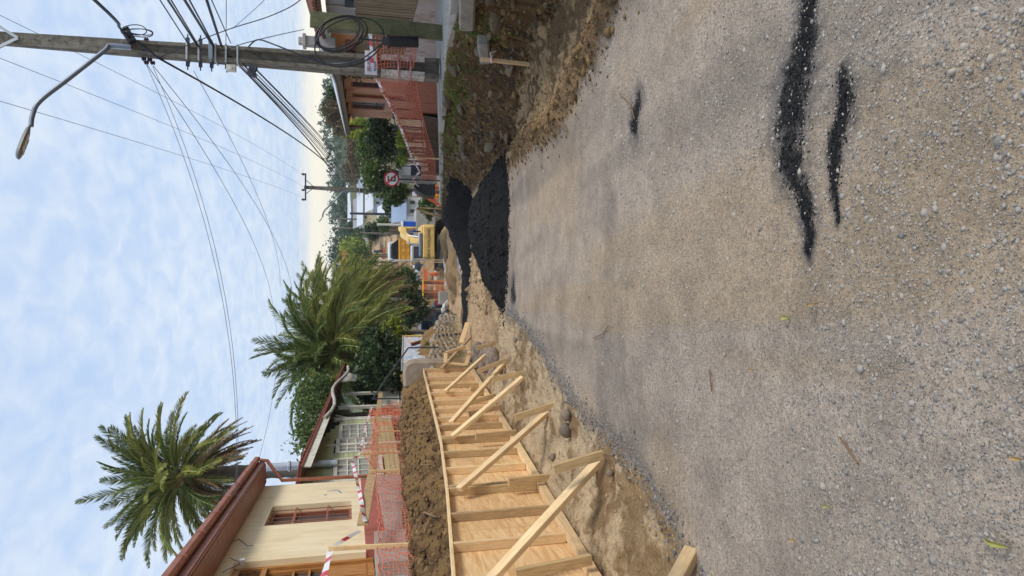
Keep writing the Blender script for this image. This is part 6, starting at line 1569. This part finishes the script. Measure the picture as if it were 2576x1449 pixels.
person(stand(1068, 671, 66), .4, NAVY, 'worker in green vest and white helmet beside the trench', HIV)
person(stand(930, 632, 130), 1.2, NAVY, 'worker in green vest near the white car', HIV)
person(stand(922, 645, 140), 2.2, NAVY, 'worker in white helmet beside the dark truck')
person(stand(1035, 583, 57), 1.0, mat('blue_overall', (.03, .07, .2), None, 4, .9), 'worker in blue overalls next to the blue cabin')
# blue cabin, white lamp post above
q = P(1043, 571, 57); bz = P(1045, 571, 57).z; e = empty('portable_cabin', V(q.x, 57, bz), 'small bright blue portable toilet cabin by the pavement', 'cabin')
BLUE = mat('bright_blue', srgb(30, 84, 190), srgb(44, 104, 206), 4, .4)
zc = P(1014, 571, 57).z
m = MB(); m.box2((q.x - .42, 56.6, bz), (q.x + .42, 57.5, zc)); m.build('shell', BLUE, e, bevel=.04); m = MB(); m.box2((q.x - .34, 56.58, bz + .1), (q.x + .34, 56.62, zc - .2)); m.build('door', mat('blue_door', srgb(40, 96, 200), None, 4, .4), e); m = MB(); m.box2((q.x - .46, 56.55, zc), (q.x + .46, 57.55, zc + .08)); m.build('roof', MATS['white_tin'], e)
m = MB(); m.box2((q.x - 1.0, 56.4, float(zs(57)) - .6), (q.x + 1.4, 58.2, bz)); o = m.build('retaining_wall', CONCRETE, None, bevel=.02); tag(o, 'grey concrete retaining wall carrying the blue cabin', 'wall')
def thin_pole(ix0, ix1, iy, y, r, label, arm=None, mt=None):
    b_ = P(ix1, iy, y); t_ = P(ix0, iy, y); e = empty('street_pole', b_, label, 'pole', 'poles down the street'); m = MB(); m.tube([V(b_.x, y, gz(b_.x, y)), V(b_.x, y, t_.z)], [r, r * .7], 8); m.build('shaft', mt or POLE_C, e)
    m = MB(); 
    if arm: m.box(V(b_.x, y, t_.z - .2), (arm, .1, .12)); m.build('cross_arm', DARKSTEEL, e)
thin_pole(948, 1015, 566, 62, .13, 'white lamp post rising above the blue cabin', None, OFFWHITE); thin_pole(880, 1020, 540, 75, .16, 'dark pole in front of the white town roofs', 1.5, DARKSTEEL)
thin_pole(842, 930, 552, 135, .18, 'far pole with cross-arm above the town roofs', 2.0); thin_pole(840, 920, 575, 150, .18, 'far pole with cross-arm next to the hill trees', 2.0); thin_pole(872, 945, 640, 120, .14, 'slim pole by the yellow-green tree', 1.4); thin_pole(905, 1000, 588, 85, .13, 'grey pole beside the far clay heap', 1.4); thin_pole(900, 960, 660, 105, .12, 'thin pole rising from the leafy street trees', 1.2); thin_pole(930, 1010, 655, 78, .10, 'short pole above the drain pipes', None, OFFWHITE)
thin_pole(880, 940, 600, 170, .15, 'slim far pole beside the white car', 1.6)
o = MB(); q = P(1085, 797, 43); o.tube([V(q.x, 43, gz(q.x, 43)), V(q.x, 43, P(1016, 795, 43).z)], .045, 8); o = o.build('white_pole', OFFWHITE, None); tag(o, 'slim white pole beside the parked pickup', 'pole')
# orange barrier with yellow frame, rubble, concrete box, pipes
ob = empty('barrier', P(1098, 740, 46), 'orange mesh barrier on a yellow frame beside the street', 'barrier')
a = P(1064, 765, 46); b = P(1064, 706, 47)
za = gz(a.x, 46) - .05
m = MB(); m.bar(a, b, .06, .07); m.build('top_rail', YEP, ob)
for t in (0, .5, 1):
    q = a.lerp(b, t); m = MB(); m.bar(V(q.x, q.y, za), q, .06, .06, up=(0, 1, 0)); m.build('upright', YEP, ob)
m = MB(); n_ = 14
for i in range(n_ + 1):
    q = a.lerp(b, i / n_); m.bar(V(q.x, q.y - .04, za + .05), V(q.x, q.y - .04, q.z - .05), .012, .03, up=(0, 1, 0))
for k in range(9): m.bar(V(a.x, a.y - .045, za + .1 + k * .1), V(b.x, b.y - .045, za + .1 + k * .1), .012, .02)
o = m.build('mesh_sheet', ORP, ob); o['kind'] = 'stuff'
for i, (a_, b_, y, s) in enumerate(((1090, 690, 55, .3), (1068, 690, 57, .22))):
    q = P(a_, b_, y); m = MB(); z0 = gz(q.x, y); m.lathe(V(q.x, y, z0), [(.34 * s * 3, 0), (.34 * s * 3, .05), (.2, .08), (.16, .4), (.05, .85)], 12); o = m.build('traffic_cone', ORP, None); tag(o, ('orange traffic cone by the trench edge', 'smaller orange cone close to the trench worker')[i], 'cone')
q = P(1098, 750, 40); z0 = gz(q.x, 40); m = MB(); m.box(V(q.x, 40, z0 + .28), (.75, .6, .75)); o = m.build('concrete_box', CONCRETE, None, bevel=.03); tag(o, 'square concrete box on the mud beside white rubble', 'concrete block')
PLASTER = mat('white_rubble', (.52, .50, .46), (.66, .64, .60), 4, .9, .2, 20, rand=.15)
rub = [me.copy() for me in FLATS]
for me in rub: me.materials.clear(); me.materials.append(PLASTER)
for i in range(34):
    q = P(rnd.uniform(1080, 1112), rnd.uniform(758, 800), 38 + rnd.uniform(-1, 1.2)); z0 = gz(q.x, q.y)
    tag(rock('rubble_block', rub[i % 8], (q.x, q.y, z0 + .05 + .35 * rnd.random() * max(0, 1 - abs(q.x + 1.25) / .8)), rnd.uniform(.10, .2), None, None, .8, (1.2, .9, .8)), 'pale broken masonry piece in the white rubble heap', 'rubble', 'white rubble heap beside the barrier')
for i in range(2):
    q = P(985 + 14 * i, 668 + 3 * i, 70); z0 = gz(q.x, q.y); m = MB(); n_ = 12
    prof = []
    for k in range(n_): prof += [(.42, k * .45), (.42, k * .45 + .25), (.38, k * .45 + .27), (.38, k * .45 + .43)]
    m.lathe(V(q.x, q.y, z0 + .45), prof, 16, (-.25, 1, .03)); o = m.build('drain_pipe', mat('grey_pipe', (.36, .38, .40), (.42, .44, .46), 4, .5), None); tag(o, ('grey ribbed drain pipe lying in the street', 'second grey ribbed pipe with its dark mouth towards the trench')[i], 'pipe')
for i, (a_, b_, y, w_, lab) in enumerate(((1062, 700, 62, 1.6, 'orange barrier board near the clay heaps'), (1048, 712, 66, 1.3, 'red-orange barrier board under the palms'), (1040, 640, 72, 1.2, 'orange barrier panel behind the digger'), (985, 655, 95, 2.0, 'orange barrier far along the trench'), (955, 640, 120, 2.4, 'orange barrier across the far street'))):
    q = P(a_, b_, y); z0 = gz(q.x, y); e_ = empty('barrier', V(q.x, y, z0), lab, 'barrier', 'orange barriers along the street works')
    m = MB(); m.box((q.x, y, z0 + .75), (w_, .05, .3)); m.build('board', ORP, e_)
    for sx in (-1, 1): m = MB(); m.box((q.x + sx * w_ * .4, y + .04, z0 + .45), (.06, .06, .95)); m.build('leg', OFFWHITE, e_)
for i, (a_, b_, y) in enumerate(((1105, 655, 47), (1098, 660, 49), (1040, 664, 66), (1000, 648, 84))):
    q = P(a_, b_, y); z0 = gz(q.x, y); o = board('marker_stake', V(q.x, y, z0 - .1), V(q.x + .04, y, z0 + 1.1), .05, .05, PINE, None, up=(0, 1, 0)); tag(o, ('thin marker stake before the digger counterweight', 'marker stake with its foot in the trench by the digger', 'marker stake in the far dug ground', 'marker stake beyond the dump truck')[i], 'stake', 'marker stakes in the dug street')
# leaning timber at the far pavement
for i, (a, b, c, d) in enumerate(((1050, 522, 1110, 526), (1048, 524, 1108, 548), (1062, 536, 1106, 540))):
    o = board('leaning_timber', P(a, b, 40), P(c, d, 39.5), .05, .12, PINE_OLD, None); tag(o, ('upright timber by the farther sand heap', 'slanting timber brace by the farther sand heap', 'short grey board by the farther sand heap')[i], 'timber')
# earth heaps
for i, (a, b, y, rx, h) in enumerate(((1118, 600, 42, 1.9, .4), (1040, 690, 64, 2.0, 1.3), (1010, 700, 75, 1.8, 1.2), (1000, 585, 72, 1.7, 1.1), (1120, 690, 33, 1.5, .35), (1032, 660, 68, 1.2, .8), (990, 660, 90, 2.4, 1.4), (1075, 715, 52, 1.6, .9))):
    q = P(a, b, y); n_ = 34; g = np.linspace(-1.1, 1.1, n_); U, W_ = np.meshgrid(g, g); X = q.x + U * rx; Y = y + W_ * rx * .8; r_ = np.sqrt(U ** 2 + W_ ** 2) + fbm(X * 1.1, Y * 1.1, 4, 200 + i) * .5
    Z = height(X, Y) + h * np.clip(1 - r_, 0, 1) ** .8 + (r_ < 1) * fbm(X * 3, Y * 3, 4, 300 + i) * .3 - .05 * (r_ > .95)
    idx = np.arange(n_ * n_).reshape(n_, n_); f = np.stack([idx[:-1, :-1], idx[:-1, 1:], idx[1:, 1:], idx[1:, :-1]], -1).reshape(-1, 4); k_ = (r_ < 1.05).reshape(-1); f = f[k_[f].all(axis=1)]
    me = np_mesh('soil_heap', np.stack([X, Y, Z], -1).reshape(-1, 3) - np.array([q.x, y, float(zr(y))]), f, True); bm = bmesh.new(); bm.from_mesh(me); bmesh.ops.delete(bm, geom=[v for v in bm.verts if not v.link_faces], context='VERTS'); bm.to_mesh(me); bm.free()
    o = new_obj('soil_heap', me, None, mat('dug_clay', srgb(122, 98, 68), srgb(168, 138, 98), 1.6, .95, .6, 8, bdist=.08)); o.location = (q.x, y, float(zr(y))); tag(o, ('low clay heap in front of the excavator track', 'clay heap beside the trench worker', 'clay heap beneath the smallest palm', 'dark clay heap next to the blue cabin', 'flat clay mound at the edge of the dug ground', 'small clay heap left of the excavator cab', 'large clay heap beyond the drain pipes', 'clay heap behind the traffic cone')[i], 'soil heap', 'heaps of dug clay')
# houses of the town
def far_house(ixr, ixw, ixb, iy0, iy1, y, wall, roof, label, depth=8, nwin=2, tilt=0.0):
    """ixr..ixw roof band, ixw..ixb wall band, seen between iy0 (right) and iy1 (left)"""
    a = P(ixb, iy1, y); b = P(ixb, iy0, y); zt_ = P(ixw, iy0, y).z; zrf = P(ixr, iy0, y).z; zb = min(a.z, gz((a.x + b.x) / 2, y)) - .5
    e = empty('town_house', V((a.x + b.x) / 2, y, zb), label, 'house', 'white-roofed houses of the town')
    m = MB(); m.box2((a.x, y, zb), (b.x, y + depth, zt_)); m.build('wall', wall, e)
    o_ = .35; m = MB(); rise = max(.4, (zrf - zt_))
    m.prism([V(a.x - o_, y - o_, zt_ + .0), V(b.x + o_, y - o_, zt_ + .0), V(b.x + o_, y + depth * .55, zt_ + rise * 1.3), V(a.x - o_, y + depth * .55, zt_ + rise * 1.3)], (0, 0, .1)); m.build('roof', roof, e)
    h = zt_ - max(a.z, zb)
    for i in range(nwin):
        x = a.x + (b.x - a.x) * (i + .6) / (nwin + .2); w_ = min(1.1, (b.x - a.x) / (nwin * 2.4)); m = MB(); z_ = zt_ - .35 * h; m.box((x, y - .02, z_), (w_, .08, h * .38)); wd = m.build('window', OFFWHITE, e); m = MB(); m.box((x, y - .07, z_), (w_ * .8, .04, h * .30)); m.build('pane', GLASS, wd)
    return e
WHT = MATS['white_wall']; WT = MATS['white_tin']; PB = mat('pale_blue_wall', (.50, .56, .66), (.56, .62, .70), 3, .7); CR2 = mat('pale_yellow_wall', (.66, .56, .34), (.70, .62, .40), 3, .8); GRF = mat('grey_roof', (.26, .25, .24), (.34, .33, .31), 3, .8); BLR = mat('blue_tin', (.24, .31, .42), (.30, .37, .48), 3, .5)
far_house(1000, 1024, 1062, 497, 545, 62, WHT, BLR, 'grey-white house with blue tin roof beside the far pavement', 6, 2)
far_house(926, 940, 968, 486, 520, 92, PB, WT, 'pale blue house under a broad white tin roof', 9, 2)
far_house(903, 914, 930, 442, 560, 128, CR2, WT, 'long house with yellow wall strip and white roof', 10, 5)
far_house(893, 905, 920, 500, 566, 140, WHT, GRF, 'white house under a flat grey roof edge', 9, 3)
far_house(878, 888, 905, 484, 556, 180, WHT, WT, 'white house high on the slope with white roof', 10, 3)
far_house(873, 880, 897, 430, 470, 190, WHT, WT, 'small white house near the ridge', 9, 2)
far_house(900, 912, 935, 395, 440, 120, WHT, GRF, 'white house with brown roof behind the garden trees', 9, 2)
far_house(958, 970, 1000, 520, 556, 84, WHT, WT, 'low white house with porch behind the dark pole', 7, 2)
far_house(1020, 1034, 1062, 548, 566, 70, mat('grey_green_wall', (.34, .37, .33), (.40, .42, .38), 3, .8), WT, 'grey-green shed next to the blue cabin', 5, 1)
far_house(962, 974, 1000, 690, 735, 95, mat('brick_house', srgb(150, 84, 64), srgb(170, 104, 82), 4, .9), GRF, 'brick house half hidden by the smallest palm', 8, 2)
# trees of the slope: individuals one can tell apart, then the wood as one mass
LEAF_C = mat('leaf_conifer', srgb(38, 62, 46), srgb(58, 84, 62), 2, .7, island=.35)
for i, (a, b, y, rx, rz_, mt, lab) in enumerate((
        (893, 645, 118, 3.2, 2.6, LEAF_Y, 'bright yellow-green tree at the left of the far street'), (880, 668, 112, 2.4, 2.0, LEAF_O, 'golden autumn tree next to the yellow-green one'),
        (868, 625, 190, 5.5, 4.0, LEAF_C, 'dark conifer mass on the far ridge above the street'), (862, 655, 200, 5.0, 4.2, LEAF_C, 'dark wooded crown on the ridge over the yellow tree'), (876, 600, 205, 4.5, 3.2, LEAF_F, 'blue-green tree crown on the ridge right of the conifers'),
        (893, 612, 150, 3.4, 2.4, LEAF_M, 'mid-green tree beside the far white car'), (905, 660, 100, 2.4, 1.8, LEAF_M, 'leafy tree bordering the far street under the golden one'), (938, 582, 100, 1.5, 1.2, LEAF_D, 'round dark tree beside the town lamp post'),
        (965, 562, 80, .9, .7, LEAF_M, 'bushy tree beside the low white house'), (888, 575, 170, 2.5, 1.6, LEAF_D, 'tree in front of the high white houses'), (870, 520, 220, 5, 2.2, LEAF_F, 'pale blue-green tree behind the high white houses'), (868, 470, 210, 4, 3.0, LEAF_F, 'feathery pale tree behind the slimmer pole'),
        (874, 425, 130, 2.4, 1.3, LEAF_F, 'pale tree on the brown slope left of the wires'), (893, 385, 90, 2.8, 1.2, LEAF_B, 'bare brown trees on the slope above the gardens'), (896, 345, 85, 2.2, 1.1, LEAF_B, 'bare brown trees behind the salmon house corner'), (888, 415, 100, 2.4, 1.2, LEAF_B, 'bare brown trees above the green garden tree'),
        (838, 284, 60, .9, .8, LEAF_B, 'pale golden tree top above the salmon house eave'), (843, 258, 62, 1.3, .8, LEAF_D, 'dark conifer top above the salmon house eave'), (862, 310, 70, 1.6, .9, LEAF_B, 'thin brown tree top past the salmon house eave'),
        (978, 512, 70, 1.0, .6, LEAF_D, 'dark bush under the pale blue house'), (1000, 484, 60, .8, .7, LEAF_D, 'dark tree right of the blue tin roof'), (1075, 520, 52, .9, .5, LEAF_M, 'low weeds by the farther sand heap'), (905, 700, 120, 3, 2.2, LEAF_D, 'dark tree behind the smallest palm'), (885, 730, 130, 4, 2.4, LEAF_F, 'grey-green tree mass behind the drooping palm'))):
    c = P(a, b, y); base = gz(c.x, y); base = min(base, c.z - rz_ * .6); rr = (rx, rx * .9, rz_)
    tree('slope_tree' if i != 21 else 'weed_bush', c, rr, base, 1700, .028 * rx + .06 + y * .0006, mt, lab, 400 + i, .04 * rx + .04, 'trees of the far slope', 'tree' if i != 21 else 'shrub', 24, .35)
r = np.random.default_rng(77); vs = []; fs = []; off = 0
for i in range(150):
    y = r.uniform(230, 420); x = r.uniform(-.55, .5) * y * .62 + y * .05; s = r.uniform(2.2, 4.2)
    v, f = leaf_blob((x, y, gz(x, y) + s * .7), (s, s, s * .9), 160, .55, 900 + i, 10, hollow=.3); vs.append(v); fs.append(f + off); off += len(v)
o = new_obj('wood', np_mesh('wood', np.concatenate(vs), np.concatenate(fs)), None, LEAF_F); tag(o, 'far wooded ridge beyond the town', 'wood', kind='stuff')
# ------------------------------------------------------------------ loose stones, clods, leaves
def ico():
    bm = bmesh.new(); bmesh.ops.create_icosphere(bm, subdivisions=1, radius=1.0); bm.verts.ensure_lookup_table()
    v = np.array([q.co[:] for q in bm.verts]); f = np.array([[q.index for q in p.verts] for p in bm.faces]); bm.free(); return v, f
ICV, ICF = ico()
def scatter(name, xs, ys, size, mt, label, cat, seed, flat=.6, sink=.25, smooth=True, z=None):
    r = np.random.default_rng(seed); n = len(xs); z = height(xs, ys) if z is None else z
    jit = 1 + r.normal(0, .2, (n, 12, 1)); v = ICV[None] * jit
    an = r.uniform(.6, 1.35, (n, 1, 3)); an[:, :, 2] *= flat; v = v * an * size[:, None, None]
    th = r.uniform(0, 6.283, n); c, s = np.cos(th), np.sin(th); x = v[:, :, 0] * c[:, None] - v[:, :, 1] * s[:, None]; y = v[:, :, 0] * s[:, None] + v[:, :, 1] * c[:, None]
    v = np.stack([x, y, v[:, :, 2]], -1) + np.stack([xs, ys, z + size * flat * sink], -1)[:, None, :]
    f = (ICF[None] + (np.arange(n) * 12)[:, None, None]).reshape(-1, 3)
    o = new_obj(name, np_mesh(name, v.reshape(-1, 3), f, smooth), None, mt); tag(o, label, cat, kind='stuff'); return o
def gravel_mat():
    m = bpy.data.materials.new('pebbles'); m.use_nodes = True; n = m.node_tree.nodes; l = m.node_tree.links; b = n['Principled BSDF']; b.inputs['Roughness'].default_value = .8
    g = n.new('ShaderNodeNewGeometry'); r = n.new('ShaderNodeValToRGB'); l.new(g.outputs['Random Per Island'], r.inputs[0]); e = r.color_ramp.elements
    e[0].position = 0; e[0].color = (.19, .175, .155, 1); e[1].position = 1; e[1].color = (.50, .46, .40, 1)
    for p_, c_ in ((.2, (.29, .265, .235, 1)), (.45, (.38, .34, .295, 1)), (.62, (.44, .385, .32, 1)), (.82, (.34, .325, .30, 1)), (.92, (.42, .38, .33, 1))): q = e.new(p_); q.color = c_
    nz = n.new('ShaderNodeTexNoise'); nz.inputs['Scale'].default_value = 60; mx = n.new('ShaderNodeMix'); mx.data_type = 'RGBA'; mx.blend_type = 'MULTIPLY'; mx.inputs[0].default_value = .12; l.new(r.outputs[0], mx.inputs[6]); l.new(nz.outputs[0], mx.inputs[7]); l.new(mx.outputs[2], b.inputs['Base Color']); return m
PEB = gravel_mat()
r = np.random.default_rng(5)
def road_pts(n, y0, y1, pw):
    y = y0 + (y1 - y0) * r.random(n) ** pw; w = np.maximum(.4, .46 * y + .4); x = r.uniform(-1, 1, n) * w
    k = (x > xGL(y) - .12) & (x < xGR(y) + .05); d = fbm(x * 1.1, y * 1.1, 4, 77); k &= (r.random(n) < np.clip(.42 + d * 5.0, .04, 1))
    for st in STREAKS: k &= (seg_dist(x, y, st) > 1.0) | (r.random(n) < .25)
    return x[k], y[k]
x, y = road_pts(42000, 1.3, 7.5, 1.4); scatter('pebbles', x, y, r.lognormal(math.log(.0036), .42, len(x)).clip(.0018, .012), PEB, 'small loose pebbles strewn over the gravel road', 'gravel', 1, .5, .1, False)
x, y = road_pts(2800, 1.35, 9, 1.25); scatter('cobbles', x, y, r.lognormal(math.log(.0085), .42, len(x)).clip(.004, .017), PEB, 'larger loose stones on the gravel road', 'gravel', 2, .38, -.15, False)
n = 2600; y = r.uniform(3.4, 12.5, n); x = xGL(y) + r.normal(.02, .09, n); scatter('edge_gravel', x, y, r.uniform(.003, .013, n), mat('edge_gravel_grey', (.13, .13, .135), (.24, .235, .23), 40, .85, island=.5), 'line of coarse grey gravel along the clay edge', 'gravel', 3, .7)
CLOD = mat('soil_clod', srgb(82, 62, 40), srgb(128, 100, 66), 6, .95, .4, 40, island=.3)
n = 3200; y = r.uniform(4, 12, n); x = xGR(y) + r.normal(.22, .15, n); scatter('berm_clods', x, y, r.lognormal(math.log(.009), .6, n).clip(.004, .04), CLOD, 'crumbled soil and stones on the berm beside the gravel', 'soil', 4, .8, -.1, False)
n = 9000; y = 3.6 + 15 * r.random(n) ** 1.2; x = xF(y) - .14 - r.random(n) ** .8 * 1.3; scatter('bank_clods', x, y, r.lognormal(math.log(.013), .6, n).clip(.005, .055), CLOD, 'clods of fresh soil on the bank behind the formwork', 'soil', 5, .75, -.1, False)
n = 2400; y = 3.6 + 14.4 * r.random(n) ** 1.2; x = xF(y) - .16 - r.random(n) ** .8 * 1.1; scatter('bank_lumps', x, y, r.lognormal(math.log(.032), .4, n).clip(.012, .09), CLOD, 'larger broken lumps of soil on the bank behind the formwork', 'soil', 15, .7, -.35, False)
CLOD2 = mat('bank_clod', srgb(84, 66, 42), srgb(128, 102, 66), 6, .95, .4, 40, island=.4)
n = 6000; y = 6 + 18 * r.random(n) ** 1.2; u = r.random(n); x = xT(y) - .12 + u * (xS(y) - xT(y) + .1); scatter('cut_clods', x, y, r.lognormal(math.log(.015), .6, n).clip(.006, .07), CLOD2, 'earth crumbs and small stones on the cut bank face', 'soil', 6, .8, -.2, False)
n = 260; y = r.uniform(4.2, 12, n); x = xGR(y) + r.normal(.24, .12, n); scatter('berm_stones', x, y, r.uniform(.02, .06, n), CLOD2, 'broken stones along the berm between gravel and trench', 'rubble', 16, .7, -.1, False)
n = 900; y = 5 + 8 * r.random(n); x = xGR(y) + .4 + r.random(n) * np.maximum(.1, xT(y) - xGR(y) - .3); scatter('trench_crumbs', x, y, r.lognormal(math.log(.012), .6, n).clip(.004, .05), CLOD2, 'crumbs and stones on the trench floor by the bank', 'soil', 17, .7, -.1, False)
CLODL = mat('clay_clod', srgb(140, 118, 88), srgb(176, 152, 118), 6, .95, .3, 40, island=.3)
n = 1900; y = 3.5 + 14 * r.random(n) ** 1.1; x = xF(y) + .05 + r.random(n) * (xGL(y) - xF(y)); scatter('clay_crumbs', x, y, r.lognormal(math.log(.007), .6, n).clip(.003, .03), CLODL, 'clay crumbs on the strip between formwork and gravel', 'soil', 7, .6, -.2, False)
n = 1500; y = r.uniform(14, 30, n); x = r.uniform(-1, 1, n) * 1.6 + .9 + (y - 14) * .03; scatter('mud_crumbs', x, y, r.lognormal(math.log(.025), .6, n).clip(.01, .1), CLODL, 'mud crumbs around the black sand heaps', 'soil', 8, .7)
def pile_pts(cx, cy, rx, ry, n):
    a = r.uniform(0, 6.283, n); q = 1 + r.normal(0, .10, n) + .05; return cx + np.cos(a) * rx * q, cy + np.sin(a) * ry * q
xa, ya = pile_pts(1.08, 13.3, 1.5, .9, 1500); xb, yb = pile_pts(1.75, 22.6, 2.0, 1.1, 500); x = np.concatenate([xa, xb]); y = np.concatenate([ya, yb])
scatter('sand_crumbs', x, y, r.lognormal(math.log(.009), .6, len(x)).clip(.003, .035), BLACKSAND, 'black sand crumbs spilt round the foot of the heaps', 'sand', 9, .7)
lx, ly, lz = [], [], []
for (X, Y, Z, rr) in PILE_H[:2]:
    k = np.flatnonzero((rr < .97).ravel()); k = r.choice(k, 1400); lx.append(X.ravel()[k] + r.normal(0, .012, 1400)); ly.append(Y.ravel()[k] + r.normal(0, .01, 1400)); lz.append(Z.ravel()[k])
lx, ly, lz = map(np.concatenate, (lx, ly, lz))
scatter('sand_lumps', lx, ly, r.lognormal(math.log(.013), .55, len(lx)).clip(.005, .045), BLACKSAND, 'damp lumps on the surface of the black sand heaps', 'sand', 10, .75, -.1, False, z=lz)
sx_, sy_ = [], []
for st, cnt in zip(STREAKS[:3], (2600, 1300, 500)):
    for q in range(cnt):
        i = r.integers(0, len(st) - 1); t = r.random(); (a0, w0), (a1, w1) = st[i], st[i + 1]; w_ = (w0 + (w1 - w0) * t) * abs(r.normal(0, .62)) * r.choice((-1, 1)); dx, dy = a1[0] - a0[0], a1[1] - a0[1]; L_ = math.hypot(dx, dy) + 1e-6
        sx_.append(a0[0] + dx * t - dy / L_ * w_); sy_.append(a0[1] + dy * t + dx / L_ * w_)
sx_ = np.array(sx_); sy_ = np.array(sy_); k = sy_ > .9; sx_, sy_ = sx_[k], sy_[k]
scatter('black_grains', sx_, sy_, r.lognormal(math.log(.0026), .45, len(sx_)).clip(.0012, .007), BLACKSAND, 'black grains spilt along the dark streaks on the gravel', 'sand', 12, .7, .2, False)
for i, (a, b, c, d) in enumerate(((1046, 1098, 1085, 1085), (1062, 1180, 1090, 1168), (1075, 1290, 1105, 1300))):
    q0, q1 = on_ground(a, b), on_ground(c, d); m = MB(); m.tube([q0 + V(0, 0, .05), q0.lerp(q1, .5) + V(.02, .05, .1), q1 + V(0, 0, .04)], [.018, .014, .006], 6); o = m.build('root', mat('root_bark', srgb(110, 88, 62), srgb(140, 116, 86), 8, .9), None); tag(o, ('broken root sticking out of the soil bank below the white windows', 'thin root on the soil bank below the red downpipe', 'curved root on the soil bank near the tall stake')[i], 'root', 'roots in the soil bank')
LEAF_FY = mat('fallen_leaf_green', srgb(142, 146, 70), srgb(166, 160, 88), 20, .6); LEAF_FO = mat('fallen_leaf_tan', srgb(168, 136, 84), srgb(186, 156, 104), 20, .7)
# fallen leaves and twigs
for i, (a, b, L, w, mt, lab) in enumerate(((1983, 798, .05, .012, LEAF_FY, 'curled yellow-green leaf near the black sand streak'), (2050, 767, .05, .007, LEAF_FO, 'narrow dry leaf just past the curled green one'), (2088, 1272, .03, .008, LEAF_FY, 'small yellow-green leaf on bare gravel'), (2003, 1358, .03, .008, LEAF_FO, 'small yellow leaf near the clay edge'),
        (2518, 1365, .075, .008, LEAF_FY, 'long pale leaf on the nearest gravel'), (1900, 930, .03, .007, LEAF_FO, 'short tan leaf in the middle of the road'), (2570, 1150, .03, .007, LEAF_FO, 'bent dry leaf on the gravel beside flat stones'))):
    q = on_ground(a, b); d = V(rnd.uniform(-.3, .3), 1, 0).normalized(); s = V(-d.y, d.x, 0); m = MB(); pr = [(0, .1), (.2, .7), (.5, 1), (.8, .6), (1, .05)]; vs = []
    for t, ww in pr: c = q + d * L * (t - .5) + V(0, 0, .008 + .022 * math.sin(t * 3.1)); vs += [c - s * w * ww + V(0, 0, .006), c + V(0, 0, -.002), c + s * w * ww + V(0, 0, .006)]
    m.add(vs, [(3 * k + j, 3 * k + j + 1, 3 * k + j + 4, 3 * k + j + 3) for k in range(4) for j in range(2)]); o = m.build('fallen_leaf', mt, None); tag(o, lab, 'leaf', 'leaves fallen on the road')
TW = mat('twig', srgb(120, 88, 58), srgb(140, 110, 78), 8, .9)
for i, (pts, lab) in enumerate(((((1495, 850), (1520, 840), (1533, 820)), 'bent thin twig on the grey gravel'), (((2120, 1100), (2165, 1165)), 'straight dry stalk on the gravel'), (((1790, 930), (1795, 985)), 'thin straw stalk in the road middle'), (((1560, 235), (1590, 260), (1600, 300)), 'reddish twig beside the small black stain'), (((1360, 150), (1395, 290), (1430, 330)), 'pale root lying along the berm'))):
    q = [on_ground(*p_) + V(0, 0, .012) for p_ in pts]; m = MB(); m.tube(q, .004 if i < 4 else .008, 5); o = m.build('twig', TW, None); tag(o, lab, 'twig', 'twigs and stalks on the ground')

# ------------------------------------------------------------------ the air
m = MB(); m.box2((-700, -65, -30), (900, 1640, 60)); hz_ = m.build('haze', None)
hm = bpy.data.materials.new('haze'); hm.use_nodes = True; hn = hm.node_tree.nodes; hl = hm.node_tree.links
hn.remove(hn['Principled BSDF']); pv = hn.new('ShaderNodeVolumePrincipled'); pv.inputs['Color'].default_value = (.86, .92, 1.0, 1); pv.inputs['Density'].default_value = 0.00035; pv.inputs['Anisotropy'].default_value = 0.2
hl.new(pv.outputs[0], hn['Material Output'].inputs['Volume']); hz_.data.materials.append(hm); tag(hz_, 'thin pale morning haze over the valley', 'haze', kind='stuff')
